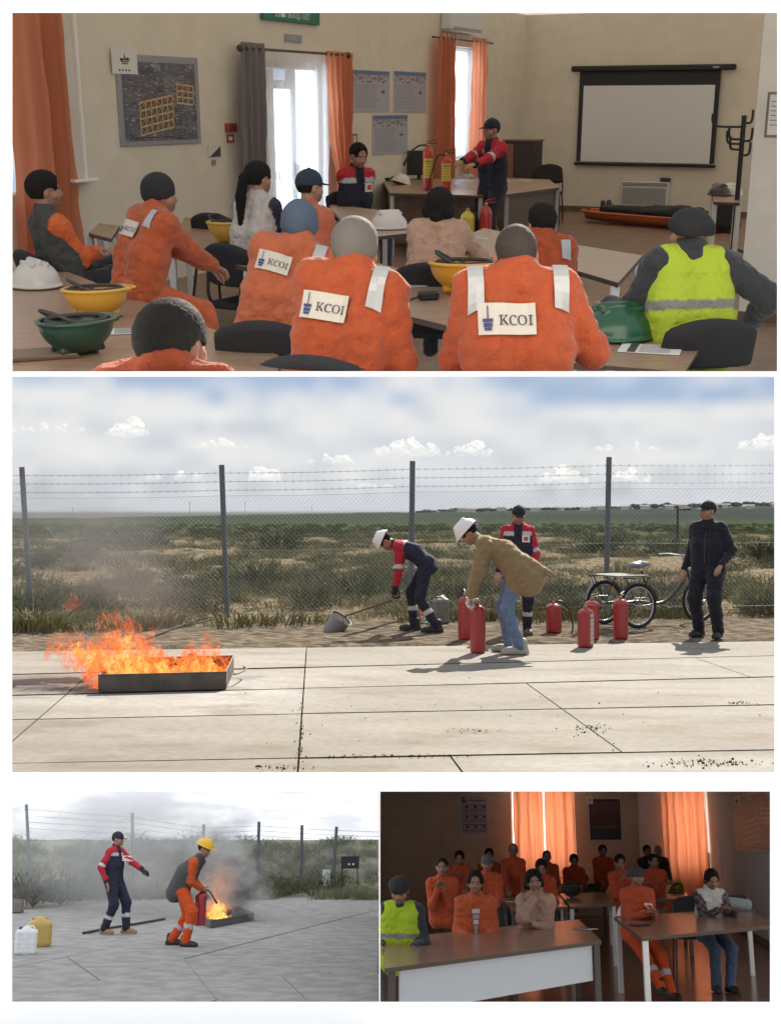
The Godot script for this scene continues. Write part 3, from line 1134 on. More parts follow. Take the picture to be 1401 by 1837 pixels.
func build_land():
	land.seed = 12; land.frequency = .12; land.fractal_octaves = 4
	cover.seed = 33; cover.frequency = .16; cover.fractal_octaves = 4
	var zs := []
	var d := -60.0
	while d < 900.0:
		zs.append(-d)
		d += .35 if d > 13.0 and d < 20.0 else (clampf(absf(d) * .03, .6, 22.0) if d > 5.0 else 8.0)
	zs.append(-900.0)
	var mb := MB.new()
	mb.colored = true
	var nx := 150
	for zi in zs.size():
		var z: float = zs[zi]
		for xi in nx + 1:
			var u := 2.0 * xi / nx - 1.0
			var x := (u * 16.0 + u * u * u * 40.0) + u * maxf(-z, 10.0) * .62
			var past := edge_z(x) - z
			var green := Color(.075, .085, .045).lerp(Color(.115, .105, .06), .5 + .5 * cover.get_noise_2d(x * 2.0, z * 2.0))
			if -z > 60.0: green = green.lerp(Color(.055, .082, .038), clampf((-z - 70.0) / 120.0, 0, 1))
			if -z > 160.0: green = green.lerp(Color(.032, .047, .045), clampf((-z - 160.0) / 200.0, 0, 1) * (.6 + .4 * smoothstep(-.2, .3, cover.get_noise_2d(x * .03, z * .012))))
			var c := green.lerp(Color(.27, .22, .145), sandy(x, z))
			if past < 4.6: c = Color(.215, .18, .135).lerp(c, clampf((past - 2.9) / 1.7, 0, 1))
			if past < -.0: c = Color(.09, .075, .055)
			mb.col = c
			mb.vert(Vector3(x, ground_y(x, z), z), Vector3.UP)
	for zi in zs.size() - 1:
		for xi in nx:
			var p := zi * (nx + 1) + xi
			mb.i.append_array([p, p + nx + 1, p + nx + 2, p, p + nx + 2, p + 1])
	for zi in zs.size():
		for xi in nx + 1:
			var p := zi * (nx + 1) + xi
			var a := mb.v[p - 1 if xi > 0 else p]; var b := mb.v[p + 1 if xi < nx else p]
			var c := mb.v[p - nx - 1 if zi > 0 else p]; var e := mb.v[p + nx + 1 if zi < zs.size() - 1 else p]
			mb.n[p] = (b - a).cross(e - c).normalized()
	var fixed := mb.done()
	var m := vmat("soil", 1.0, {"spec": .08})
	m.albedo_texture = noise_tex(8, .02, 512, Color(.62, .62, .62), Color(1, 1, 1), .2, .8)
	m.uv1_triplanar = true
	m.uv1_scale = Vector3.ONE * .35
	m.normal_enabled = true
	m.normal_texture = bump_tex(3, .04, 512, 6.0)
	struct("p2", "ground", fixed, m)
	# far ridge of trees and houses on the right, masts on the left
	for k in 34:
		var t := k / 33.0
		var px := lerpf(760, 1420, t) + rng.randf_range(-8, 8)
		var dd := rng.randf_range(760, 840)
		var x := (px - CX) / F * dd
		var g := ground_y(x, -dd)
		var o := thing("p2", "tree", "far dark tree %s on the ridge at the horizon" % ["low and wide", "rounded", "taller"][k % 3], "tree", Vector3(x, g - .3, -dd), 0, "dark trees along the far ridge")
		o.set_meta("label", "small dark tree far off along the ridge at the right horizon")
		var b := MB.new()
		var w := rng.randf_range(5.0, 12.0)
		var hh := rng.randf_range(1.6, 2.6) * (1.0 + .5 * float(px > 1100))
		for q in 5: b.ball(Vector3(rng.randf_range(-w, w) * .6, hh * rng.randf_range(.35, .7), rng.randf_range(-1, 1)), Vector3(w * rng.randf_range(.25, .5), hh * rng.randf_range(.3, .5), 1.6), 8)
		part(o, "crown", b.done(), mat("far_tree", .035, .05, .035, .95))
		var tb := MB.new()
		tb.tube([Vector3(0, -.2, 0), Vector3(0, hh * .5, 0)], .18, 5)
		part(o, "trunk", tb.done(), mat("bark", .08, .06, .045, .9))
	for k in 16:
		var px := lerpf(800, 1400, (k + .5) / 16.0) + rng.randf_range(-12, 12)
		var dd := rng.randf_range(700, 750)
		var x := (px - CX) / F * dd
		var o := thing("p2", "house", "tiny pale house far off below the ridge at the right horizon", "house", Vector3(x, ground_y(x, -dd) - .2, -dd), rng.randf_range(-.4, .4), "tiny houses along the far ridge")
		part(o, "wall", boxm(Vector3(rng.randf_range(3, 6), 2.1, 4), 0, Vector3(0, 1.05, 0)), mat("far_wall", .6, .58, .54, .9))
		var rb := MB.new()
		rb.hexa([Vector3(-3.2, 2.12, 2.3), Vector3(3.2, 2.12, 2.3), Vector3(3.2, 2.12, -2.3), Vector3(-3.2, 2.12, -2.3), Vector3(-2.6, 2.9, .2), Vector3(2.6, 2.9, .2), Vector3(2.6, 2.9, -.2), Vector3(-2.6, 2.9, -.2)])
		part(o, "roof", rb.done(), mat("far_roof", .2, .14, .12, .9))
	for e in [[131, 640, 4.5], [341, 600, 6.0], [440, 640, 6.0], [560, 800, 3.0]]:
		var x: float = (e[0] - CX) / F * e[1]
		var o := thing("p2", "lattice_mast", "thin grey mast on the left horizon, %s" % {131: "leftmost of all", 341: "just left of the second fence post", 440: "just right of the second fence post", 560: "the shortest one, right of the others"}[e[0]], "mast", Vector3(x, ground_y(x, -e[1]), -e[1]))
		var b := MB.new()
		b.tube([Vector3.ZERO, Vector3(0, e[2] + 2.2, 0)], [.16, .07], 5)
		part(o, "mast", b.done(), mat("mast", .25, .27, .3, .7))
		part(o, "crossarm", boxm(Vector3(1.6, .12, .12), 0, Vector3(0, e[2] + 1.2, 0)), mat("mast", .25, .27, .3, .7))

func tuft_mesh(n: int, h: float, w: float, sd: int, lean := .5) -> ArrayMesh:
	rng.seed = sd
	var b := MB.new()
	b.colored = true
	for k in n:
		var an := rng.randf() * TAU
		var r := sqrt(rng.randf()) * w * .45
		var p := Vector3(cos(an) * r, -.02, sin(an) * r)
		var out := Vector3(cos(an), 0, sin(an)) * lean * rng.randf_range(.2, 1.0) + Vector3(rng.randf_range(-.3, .3), 0, rng.randf_range(-.3, .3)) * .5
		var l := h * rng.randf_range(.5, 1.05)
		var s := Vector3(rng.randf_range(-1, 1), 0, rng.randf_range(-1, 1)).normalized() * rng.randf_range(.004, .009)
		var q := p + (Vector3.UP + out * .5).normalized() * l * .6
		var e := p + (Vector3.UP + out * 1.1).normalized() * l
		var g := rng.randf_range(.75, 1.2)
		b.col = Color(g, g, g * .95)
		b.quad(p - s, p + s, q + s * .8, q - s * .8)
		b.tri(q - s * .8, q + s * .8, e)
	return b.done()

func shrub_mesh(n: int, r: float, h: float, sd: int) -> ArrayMesh:     # twigs with leaf-sized faces through the whole crown
	rng.seed = sd
	var b := MB.new()
	b.colored = true
	for k in n:
		var an := rng.randf() * TAU
		var v := Vector3(cos(an), rng.randf_range(.1, 1.3), sin(an)).normalized()
		var l := rng.randf_range(.35, 1.0)
		var lump := .75 + .3 * sin(an * 3.0 + sd) + .15 * sin(an * 7.0)
		var p := Vector3(v.x * r * l * lump, v.y * h * l * (.8 + .25 * lump), v.z * r * l * lump)
		var d := (v + Vector3(rng.randf_range(-.5, .5), rng.randf_range(-.1, .8), rng.randf_range(-.5, .5))).normalized()
		var s := d.cross(Vector3(rng.randf_range(-1, 1), rng.randf_range(-1, 1), rng.randf_range(-1, 1))).normalized()
		var le := rng.randf_range(.03, .07) * (r + h)
		var w := le * rng.randf_range(.1, .2)
		var g := rng.randf_range(.65, 1.25)
		b.col = Color(g, g, g * rng.randf_range(.8, 1.0))
		b.quad(p - s * w, p + s * w, p + d * le + s * w * .3, p + d * le - s * w * .3)
	return b.done()

func scatter(called, label, mesh: Mesh, m: Material, list: Array, panel_ := "p2") -> MultiMeshInstance3D:
	var mm := MultiMesh.new()
	mm.transform_format = MultiMesh.TRANSFORM_3D
	mm.use_colors = true
	mm.mesh = mesh
	mm.instance_count = list.size()
	for k in list.size():
		mm.set_instance_transform(k, list[k][0])
		mm.set_instance_color(k, list[k][1])
	var o := MultiMeshInstance3D.new()
	o.name = numbered(called)
	o.multimesh = mm
	o.material_override = m
	add_child(o, true)
	o.transform = panels[panel_].t
	tag(o, label, "", "", "stuff")
	return o

func build_plants():
	var leaf := vmat("foliage", .95, {"back": Color(.25, .28, .12), "spec": .15})
	for v in 3:          # grass
		var list := []
		var n: int = [1300, 1300, 1100][v]
		for k in n:
			var d := 16.4 + pow(rng.randf(), 1.9) * 62.0
			var x := rng.randf_range(-.36, .36) * d
			var z := -d
			var past := edge_z(x) - z
			if past < 3.1 + .7 * land.get_noise_2d(x * 5.0, 1.0) - .6 * float(x < -2.0): continue
			var s := sandy(x, z)
			if rng.randf() < s * .82 + (.3 if past < 3.6 else 0.0): continue
			var g := rng.randf_range(.7, 1.25)
			var c := Color(.165, .165, .098).lerp(Color(.3, .255, .155), clampf(rng.randf() * .7 + s * .4, 0, 1))
			if d > 45.0: c = c.lerp(Color(.1, .135, .05), .6)
			var sc := rng.randf_range(.65, 1.35) * (1.15 if past < 5.0 else .9)
			list.append([Transform3D(Basis(Vector3.UP, rng.randf() * TAU).scaled(Vector3(sc * 1.3, sc, sc * 1.3)), Vector3(x, ground_y(x, z) - .01, z)), Color(c.r * g, c.g * g, c.b * g)])
		var st: int = rng.seed
		scatter("grass", "steppe grass growing in tufts behind the concrete and beyond the fence", tuft_mesh(60, .26, .6, 70 + v, 1.1), leaf, list)
		rng.seed = 900 + v
	var grey := vmat("grey_foliage", .95, {"back": Color(.12, .14, .08), "spec": .12})
	for v in 2:          # low scrub
		var list := []
		for k in 2700:
			var d := 18.9 + pow(rng.randf(), 1.7) * 130.0
			var x := rng.randf_range(-.36, .36) * d
			var z := -d
			if edge_z(x) - z < 3.2: continue
			if rng.randf() < sandy(x, z) * .9: continue
			if cover.get_noise_2d(x * .8 + 200.0, z * .8) < -.3 and d < 80.0: continue
			var g := rng.randf_range(.6, 1.15)
			var c := Color(.145, .16, .105).lerp(Color(.21, .195, .14), rng.randf())
			if d > 70.0: c = c.lerp(Color(.075, .105, .052), .75)
			var sc := rng.randf_range(.35, 1.15)
			list.append([Transform3D(Basis(Vector3.UP, rng.randf() * TAU).scaled(Vector3(sc, sc * rng.randf_range(.6, 1.0), sc)), Vector3(x, ground_y(x, z) - .03, z)), Color(c.r * g, c.g * g, c.b * g)])
		scatter("scrub", "low grey-green scrub covering the plain beyond the fence", shrub_mesh(420, .5, .5, 80 + v), grey, list)
		rng.seed = 950 + v
	var yl := []
	for k in 260:
		var px := rng.randf_range(1040, 1390)
		var d := rng.randf_range(34, 60)
		var x := (px - CX) / F * d
		yl.append([Transform3D(Basis.from_scale(Vector3.ONE * rng.randf_range(.5, 1.2)), Vector3(x, ground_y(x, -d) + rng.randf_range(.3, .5), -d)), Color(.5, .45, .06)])
	scatter("yellow_flowers", "small yellow flowers dotted among the scrub on the right", shrub_mesh(12, .12, .1, 5), leaf, yl)
	# bushes that stand out
	var kinds := [[500, 975, 44, 1.5, 1.15, "large dark round bush right of the second fence post"], [258, 966, 46, 1.5, 1.0, "wide dark bush between the two left fence posts"], [75, 1010, 30, .75, .6, "grey-green bush beside the leftmost fence post"],
		[60, 1112, 18.2, .75, .62, "green bush at the left edge by the concrete"], [150, 1095, 18.8, .8, .5, "low dark bush behind the flames"], [330, 1085, 19.5, .7, .5, "green tussock bush left of the second fence post"],
		[640, 1060, 22, .9, .62, "grey bush behind the tilted bucket"], [560, 1085, 20, .7, .5, "olive bush left of the tilted bucket"], [820, 1050, 21, .7, .55, "dark bush behind the person in the tan coat"],
		[1080, 965, 46, 1.5, 1.0, "dark bush behind the rightmost fence post"], [1190, 975, 40, 1.2, .8, "olive bush above the bicycle saddle"], [1370, 975, 34, .9, .9, "dark bush at the right edge of the fence view"], [1365, 1085, 19.5, .7, .55, "bright green bush right of the person in navy"], [1010, 1060, 21, .7, .5, "low bush left of the tricycle"], [460, 1040, 25, .9, .6, "pale grey bush in front of the large dark round bush"]]
	for k in kinds.size():
		var e: Array = kinds[k]
		var x: float = (e[0] - CX) / F * e[2]
		var o := thing("p2", "bush", e[5], "bush", Vector3(x, ground_y(x, -e[2]) - .02, -e[2]), k * 1.3)
		var g: float = [.75, .7, .95, 1.2, .7, 1.05, .95, 1.0, .75, .75, .95, .6, 1.5, .9, 1.15][k]
		var m := mat("bush_leaf_%d" % k, .115 * g, .13 * g, .078 * g, .9, 0.0, {"back": Color(.14, .16, .08)})
		m.vertex_color_use_as_albedo = true
		part(o, "foliage", shrub_mesh(1500, e[3], e[4], 100 + k), m)
		var st := MB.new()
		rng.seed = 300 + k
		for q in 7:
			var an := rng.randf() * TAU
			st.tube([Vector3.ZERO, Vector3(cos(an) * e[3] * .3, e[4] * .4, sin(an) * e[3] * .3), Vector3(cos(an) * e[3] * .55, e[4] * .75, sin(an) * e[3] * .55)], [.018, .012, .006], 5)
		part(o, "stem", st.done(), mat("twig", .12, .09, .065, .9))

func concrete(key, tint := Color.WHITE) -> StandardMaterial3D:
	if mats.has(key): return mats[key]
	var m := vmat(key, .9)
	m.albedo_texture = noise_tex(21, .012, 1024, Color(.94, .935, .925), Color(1, 1, 1), .25, .75, 6)
	m.uv1_triplanar = true
	m.uv1_world_triplanar = false
	m.uv1_scale = Vector3(.7, .7, .7)
	m.normal_enabled = true
	m.normal_texture = bump_tex(22, .12, 512, 3.0)
	m.normal_scale = .1
	return m

func build_slabs():
	var ln := [[14.77, .13], [12.94, .2], [11.38, .171], [9.9, .118], [8.1, .089], [6.5, .08], [5.0, .08], [3.0, .06], [0.5, .03], [-3.5, 0.0], [-8.0, 0.0], [-14.0, 0.0]]
	var T := func(k, d):       # cross joints
		match k:
			0: return -8.5
			1: return -3.01 + (12.36 - d) * .093
			2: return -.98 + (14.3 - d) * .0605
			3: return 1.286 + (11.52 - d) * .0827
			4: return 3.38 + (13.5 - d) * .09
			5: return .36 + (8.5 - d) * .1
			_: return 9.0
	var rows := [[0, 2, 6], [0, 1, 2, 4, 6], [0, 1, 2, 3, 6], [0, 1, 2, 3, 6], [0, 2, 5, 6], [0, 2, 5, 6], [0, 2, 5, 6], [0, 2, 6], [0, 3, 6], [0, 2, 6], [0, 3, 6]]
	var o := Node3D.new()
	o.name = "pavement"
	add_child(o, true)
	tag(o, "pale concrete slabs laid in rows with dark open joints", "", "", "structure")
	var st := FastNoiseLite.new()
	st.seed = 77; st.frequency = .8; st.fractal_octaves = 4
	var m := concrete("slab_concrete")
	var n := 0
	for r in rows.size():
		for c in rows[r].size() - 1:
			n += 1
			var ka: int = rows[r][c]
			var kb: int = rows[r][c + 1]
			var u := 26
			var v := 14
			var gap := .006
			var at := func(a: float, b: float) -> Vector3:
				var d: float = lerpf(ln[r][0], ln[r + 1][0], b)
				for it in 3:
					var xx: float = lerpf(T.call(ka, d), T.call(kb, d), a)
					var d0: float = ln[r][0] + ln[r][1] * xx
					var d1: float = ln[r + 1][0] + ln[r + 1][1] * xx
					var wide := gap * 5.0 * clampf(pow(d0 / 12.0, 2.0), .3, 1.1)
					d = lerpf(d0 - wide, d1 + wide, b)
				var x: float = lerpf(T.call(ka, d) + gap, T.call(kb, d) - gap, a)
				return Vector3(x, 0, -d)
			var mb := MB.new()
			mb.colored = true
			var drop := rng.randf_range(-.003, .002)
			var tone := rng.randf_range(.95, 1.05)
			var hs := []
			for b in v + 1:
				for a in u + 1:
					var p: Vector3 = at.call(float(a) / u, float(b) / v)
					var rim := (a == 0 or a == u or b == 0 or b == v)
					p.y = drop + tilt(n) * (float(a) / u - .5) + (-.006 if rim else 0.0)
					mb.col = slab_tint(p, st) * tone
					mb.vert(p, Vector3.UP)
			for b in v:
				for a in u:
					var p := b * (u + 1) + a
					mb.i.append_array([p, p + 1, p + u + 2, p, p + u + 2, p + u + 1])
			var loop := []
			for a in u + 1: loop.append(a)
			for b in range(1, v + 1): loop.append(b * (u + 1) + u)
			for a in range(u - 1, -1, -1): loop.append(v * (u + 1) + a)
			for b in range(v - 1, 0, -1): loop.append(b * (u + 1))
			mb.col = Color(.12, .105, .085)
			for k in loop.size():
				var p := mb.v[loop[k]]
				var q := mb.v[loop[(k + 1) % loop.size()]]
				mb.quad(q, p, p - Vector3(0, .13, 0), q - Vector3(0, .13, 0))
			part(o, "slab" if n == 1 else "slab_%03d" % (n - 1), mb.done(), m)
	# grit and clods
	var list := []
	var spots := [[1058, 1308, 30, 12, 70], [1270, 1370, 110, 8, 130], [540, 1325, 5, 60, 60], [720, 1357, 140, 3, 60], [1330, 1262, 30, 3, 30], [860, 1312, 50, 5, 30], [700, 1290, 500, 80, 40], [500, 1378, 60, 5, 40]]
	for s in spots:
		for k in s[4]:
			var px: float = rng.randfn(s[0], s[2] * .5)
			var py: float = rng.randfn(s[1], s[3] * .5)
			if py < 1175 or py > 1410: continue
			var q := flo("p2", px, py)
			var sc := rng.randf_range(.0018, .005) * (1.9 if rng.randf() < .06 else 1.0)
			var g := rng.randf_range(.4, 1.2)
			list.append([Transform3D(Basis(Vector3.UP, rng.randf() * TAU).scaled(Vector3(sc * 1.5, sc, sc)), q + Vector3(0, .004, 0)), Color(.1 * g, .085 * g, .06 * g)])
	var pb := MB.new()
	pb.ball(Vector3.ZERO, Vector3.ONE, 6)
	scatter("grit", "dark grit and clods of soil lying on the concrete slabs", pb.done(), vmat("grit", .95), list)

func tilt(n: int) -> float: return .004 * sin(n * 2.7)

func slab_tint(p: Vector3, st: FastNoiseLite) -> Color:     # worn tones: clay film, pale powder, soot by the tray
	var c := Color(.222, .206, .182).lerp(Color(.25, .24, .222), .5 + .5 * st.get_noise_2d(p.x * .7, p.z * .7))
	var px := CX + p.x / -p.z * F
	var powder := exp(-pow((p.x + 1.35) / .75, 2) - pow((p.z + 11.2) / 1.5, 2)) + .8 * exp(-pow((p.x + 3.2) / 1.2, 2) - pow((p.z + 10.6) / .5, 2)) + .7 * smoothstep(-8.3, -7.9, p.z) * smoothstep(.4, .9, p.x)
	c = c.lerp(Color(.36, .365, .36), clampf(powder * (.8 + .5 * st.get_noise_2d(p.x * 2.0, p.z * 3.0)), 0, .9))
	var soot := exp(-pow((p.x + 2.9) / .75, 2) - pow((p.z + 11.35) / .36, 2)) * 1.5
	c = c.lerp(Color(.085, .062, .055), clampf(soot * (.62 + 1.1 * st.get_noise_2d(p.x * 3.0 + 8.0, p.z * 7.0)), 0, .85))
	var dirt := smoothstep(.12, .5, st.get_noise_2d(p.x * 1.1 + 40.0, p.z * 2.6))
	c = c.lerp(Color(.165, .135, .1), dirt * .62)
	c *= 1.0 + .22 * st.get_noise_2d(p.x * .45 + 90.0, p.z * 1.4)
	return c

func build_fence():
	var steel := mat("fence_post_paint", .11, .125, .145, .55)
	var o := thing("p2", "fence", "tall wire mesh fence with grey posts and barbed wire on top", "fence", Vector3(0, 0, -18.6))
	var tops := [[40, 838, 58], [398, 834, 409], [740, 827, 737], [1092, 820, 1086]]
	var xs := []
	var all := [-1] + range(4) + [4]
	for k in all:
		var xt: float
		var xb: float
		var y: float
		if k < 0: xt = -8.6; xb = -8.4; y = 2.28
		elif k > 3: xt = 6.35; xb = 6.2; y = 2.46
		else:
			var e: Array = tops[k]
			xt = (e[0] - CX) / F * 18.6; xb = (e[2] - CX) / F * 18.6
			y = 1.61 + (CY - e[1]) / F * 18.6
		xs.append([xt, xb, y])
		var b := MB.new()
		b.tube([Vector3(xb, -.15, 0), Vector3(xt, y, 0)], .042, 12)
		part(o, "fence_post", b.done(), steel)
	var wire := mat("galvanised_wire", .27, .28, .29, .6, .0)
	var at := func(x: float, f: float) -> Vector3:          # a point on the fence between posts at a share of their height
		for k in xs.size() - 1:
			var a = xs[k]
			var b = xs[k + 1]
			if x <= b[0] or k == xs.size() - 2:
				var t: float = (x - a[0]) / (b[0] - a[0])
				return Vector3(x, lerpf(a[2], b[2], t) + f - .015 * sin(clampf(t, 0, 1) * PI), 0.0)
		return Vector3.ZERO
	for s in 3:
		var b := MB.new()
		var pts := []
		for k in 121: pts.append(at.call(-5.7 + k * .1, -.125 - s * .13) + Vector3(0, 0, .046))
		b.tube(pts, .0032, 4, false)
		for k in 100:
			var p: Vector3 = at.call(-5.6 + k * .118, -.125 - s * .13) + Vector3(0, 0, .046)
			b.tube([p + Vector3(-.014, -.022, 0), p + Vector3(.014, .022, .006)], .0018, 3)
			b.tube([p + Vector3(.014, -.022, .006), p + Vector3(-.014, .022, 0)], .0018, 3)
		part(o, "barbed_wire", b.done(), wire)
	var mesh := MB.new()
	var cell := .072
	var dn := [-.47, -2.28]
	for k in 345:
		var x0 := -7.8 + k * cell
		for s in [-1, 1]:
			var a := Vector3(x0 + (1.85 if s > 0 else 0.0) - .4, 0, 0)
			var p: Vector3
			var q: Vector3
			var xa := x0 if s > 0 else x0 + 1.81
			var xb2 := x0 + 1.81 if s > 0 else x0
			if minf(xa, xb2) < -5.7 or maxf(xa, xb2) > 6.3: continue
			var pts := []
			for j in 8:
				var t := j / 7.0
				pts.append(at.call(lerpf(xa, xb2, t), lerpf(dn[0], dn[1], t)) + Vector3(0, 0, .047 + .004 * s))
			mesh.tube(pts, .0015, 3, false)
	for f in [-.47, -1.3, -2.25]:
		var pts := []
		for k in 121: pts.append(at.call(-5.7 + k * .1, f) + Vector3(0, 0, .053))
		mesh.tube(pts, .0022, 4, false)
	var w := part(o, "wire_mesh", mesh.done(), wire)
	w.set_meta("kind", "stuff")
	# plates hung on or standing beyond the wires
	var pl := thing("p2", "warning_plate", "small grey plate hung on the fence left of the rightmost people", "sign", Vector3((851 - CX) / F * 18.5, 1.61 + (CY - 938) / F * 18.5, -18.52))
	part(pl, "plate", boxm(Vector3(.11, .15, .004), .0), mat("plate", .42, .43, .43, .6))
	for s in 3: part(pl, "printed_line", boxm(Vector3(.08, .018, .002), 0, Vector3(0, .045 - s * .042, .0035)), mat("ink_grey", .12, .12, .13, .8))
	var mk := thing("p2", "marker_post", "short dark marker post standing far out behind the person in navy", "post", Vector3((1215 - CX) / F * 40, ground_y(9.35, -40), -40))
	part(mk, "post", boxm(Vector3(.06, 1.62, .06), .01, Vector3(0, .81, 0)), mat("dark_wood", .03, .03, .03, .9))
	part(mk, "cross_board", boxm(Vector3(.4, .05, .05), .01, Vector3(.23, 1.5, .0)), mat("dark_wood", .03, .03, .03, .9))

# a stored-pressure extinguisher: shell, shoulder, valve, handle, hose, gauge, label
func extinguisher(p, label, at: Vector3, yaw: float, h: float, r: float, opt := {}, group := "") -> Node3D:
	var o := thing(p, "fire_extinguisher", label, "fire extinguisher", at, yaw, group)
	var c: Color = opt.get("color", Color(.33, .018, .022))
	var red := mat("ext_paint" + str(c), c.r, c.g, c.b, .3, 0.0, {"coat": .5})
	var b := MB.new()
	b.lathe([[.0, .004], [r * .9, .004], [r * .97, .012], [r, .03], [r, h * .84], [r * .97, h * .88], [r * .82, h * .93], [r * .5, h * .965], [r * .3, h * .98], [r * .28, h], [0, h]], Vector3.ZERO, Basis(), 24)
	part(o, "cylinder", b.done(), red)
	var bl := mat("ext_black", .02, .02, .02, .5)
	var v := MB.new()
	v.lathe([[0, h], [.02, h], [.022, h + .012], [.016, h + .03], [0, h + .032]], Vector3.ZERO, Basis(), 12)
	part(o, "valve", v.done(), mat("brass", .45, .35, .16, .35, .8))
	var hb := MB.new()
	hb.bbox(Vector3(.045, h + .03, 0), Vector3(.13, .012, .022), .004)
	part(o, "handle", hb.done(), bl if not opt.get("redhandle", false) else red)
	var lv := MB.new()
	lv.bbox(Vector3(.05, h + .062, 0), Vector3(.125, .009, .02), .003, Basis(Vector3.BACK, .22))
	part(o, "lever", lv.done(), bl if not opt.get("redhandle", false) else red)
	if opt.get("hose", true):
		var hs := MB.new()
		var pts: Array = opt.get("hose_path", [Vector3(-.02, h + .015, 0), Vector3(-r - .03, h - .01, 0), Vector3(-r - .045, h * .75, .01), Vector3(-r - .03, h * .4, .015), Vector3(-r - .016, h * .3, .01)])
		hs.tube(curve(pts), .011, 8)
		part(o, "hose", hs.done(), bl)
		var nz := MB.new()
		var dd: Vector3 = (pts[-1] - pts[-2]).normalized()
		nz.tube([pts[-1], pts[-1] + dd * .09], [.011, .019], 8)
		part(o, "nozzle", nz.done(), bl)
	if opt.has("sticker"):
		var sc: Color = opt.sticker
		var s := MB.new()
		var y0: float = opt.get("st0", .25) * h
		var y1: float = opt.get("st1", .65) * h
		var a0: float = opt.get("sa", -1.0)
		var a1: float = opt.get("sb", 1.0)
		for k in 12:
			var p0 := a0 + (a1 - a0) * k / 12.0
			var p1 := a0 + (a1 - a0) * (k + 1) / 12.0
			var q := (r + .0015)
			s.quad(Vector3(sin(p0) * q, y0, cos(p0) * q), Vector3(sin(p1) * q, y0, cos(p1) * q), Vector3(sin(p1) * q, y1, cos(p1) * q), Vector3(sin(p0) * q, y1, cos(p0) * q))
		var lab := part(o, "sticker", s.done(), mat("sticker" + str(sc), sc.r, sc.g, sc.b, .5))
		var ink := MB.new()
		for row in 6:
			var yy := lerpf(y1, y0, (row + .7) / 6.6)
			for k in 7:
				var p0 := a0 * .8 + (a1 - a0) * .8 * k / 7.0
				var p1 := p0 + (a1 - a0) * .8 / 7.0 * (.9 if (row * 3 + k * 5) % 4 else .45)
				var q := r + .0028
				var hh := .006 if row else .014
				ink.quad(Vector3(sin(p0) * q, yy - hh, cos(p0) * q), Vector3(sin(p1) * q, yy - hh, cos(p1) * q), Vector3(sin(p1) * q, yy, cos(p1) * q), Vector3(sin(p0) * q, yy, cos(p0) * q))
		part(lab, "print", ink.done(), mat("ink_dark", .06, .05, .06, .7))
	return o

func curve(pts: Array, n := 6) -> Array:      # a smooth path through the points
	var r := []
	for k in pts.size() - 1:
		var a: Vector3 = pts[maxi(k - 1, 0)]
		var d: Vector3 = pts[mini(k + 2, pts.size() - 1)]
		for s in n: r.append((pts[k] as Vector3).cubic_interpolate(pts[k + 1], a, d, float(s) / n))
	r.append(pts[-1])
	return r

func flame(o, called, bones, cell, amp, freq, sd, m, lean: float):
	var n := FastNoiseLite.new()
	n.seed = sd; n.frequency = freq; n.fractal_octaves = 4; n.fractal_gain = .6
	n.domain_warp_enabled = true
	n.domain_warp_amplitude = .12; n.domain_warp_frequency = freq * .6
	var fade := FastNoiseLite.new()
	fade.seed = sd + 100; fade.frequency = 5.0
	var me := nets(bones, cell, .05, {"wrinkle": amp, "noise": n, "stretch": Vector3(1.25, .55, 1.0), "paint": func(_o, p: Vector3): return Color(1, 1, 1, clampf((1.25 - p.y * 1.5) * (.75 + .7 * fade.get_noise_3dv(p * Vector3(1, .6, 1))), .12, 1.0))})
	m.vertex_color_use_as_albedo = true
	return part(o, called, me, m)

func fire_materials():
	mat("flame_red", .3, .08, .02, .9, 0.0, {"a": .36, "emit": lin(.62, .105, .02), "power": .75})
	mat("flame_orange", .3, .1, .02, .9, 0.0, {"a": .42, "emit": lin(.8, .22, .035), "power": .75})
	mat("flame_yellow", .3, .2, .05, .9, 0.0, {"a": .55, "emit": lin(.95, .46, .11), "power": .75})

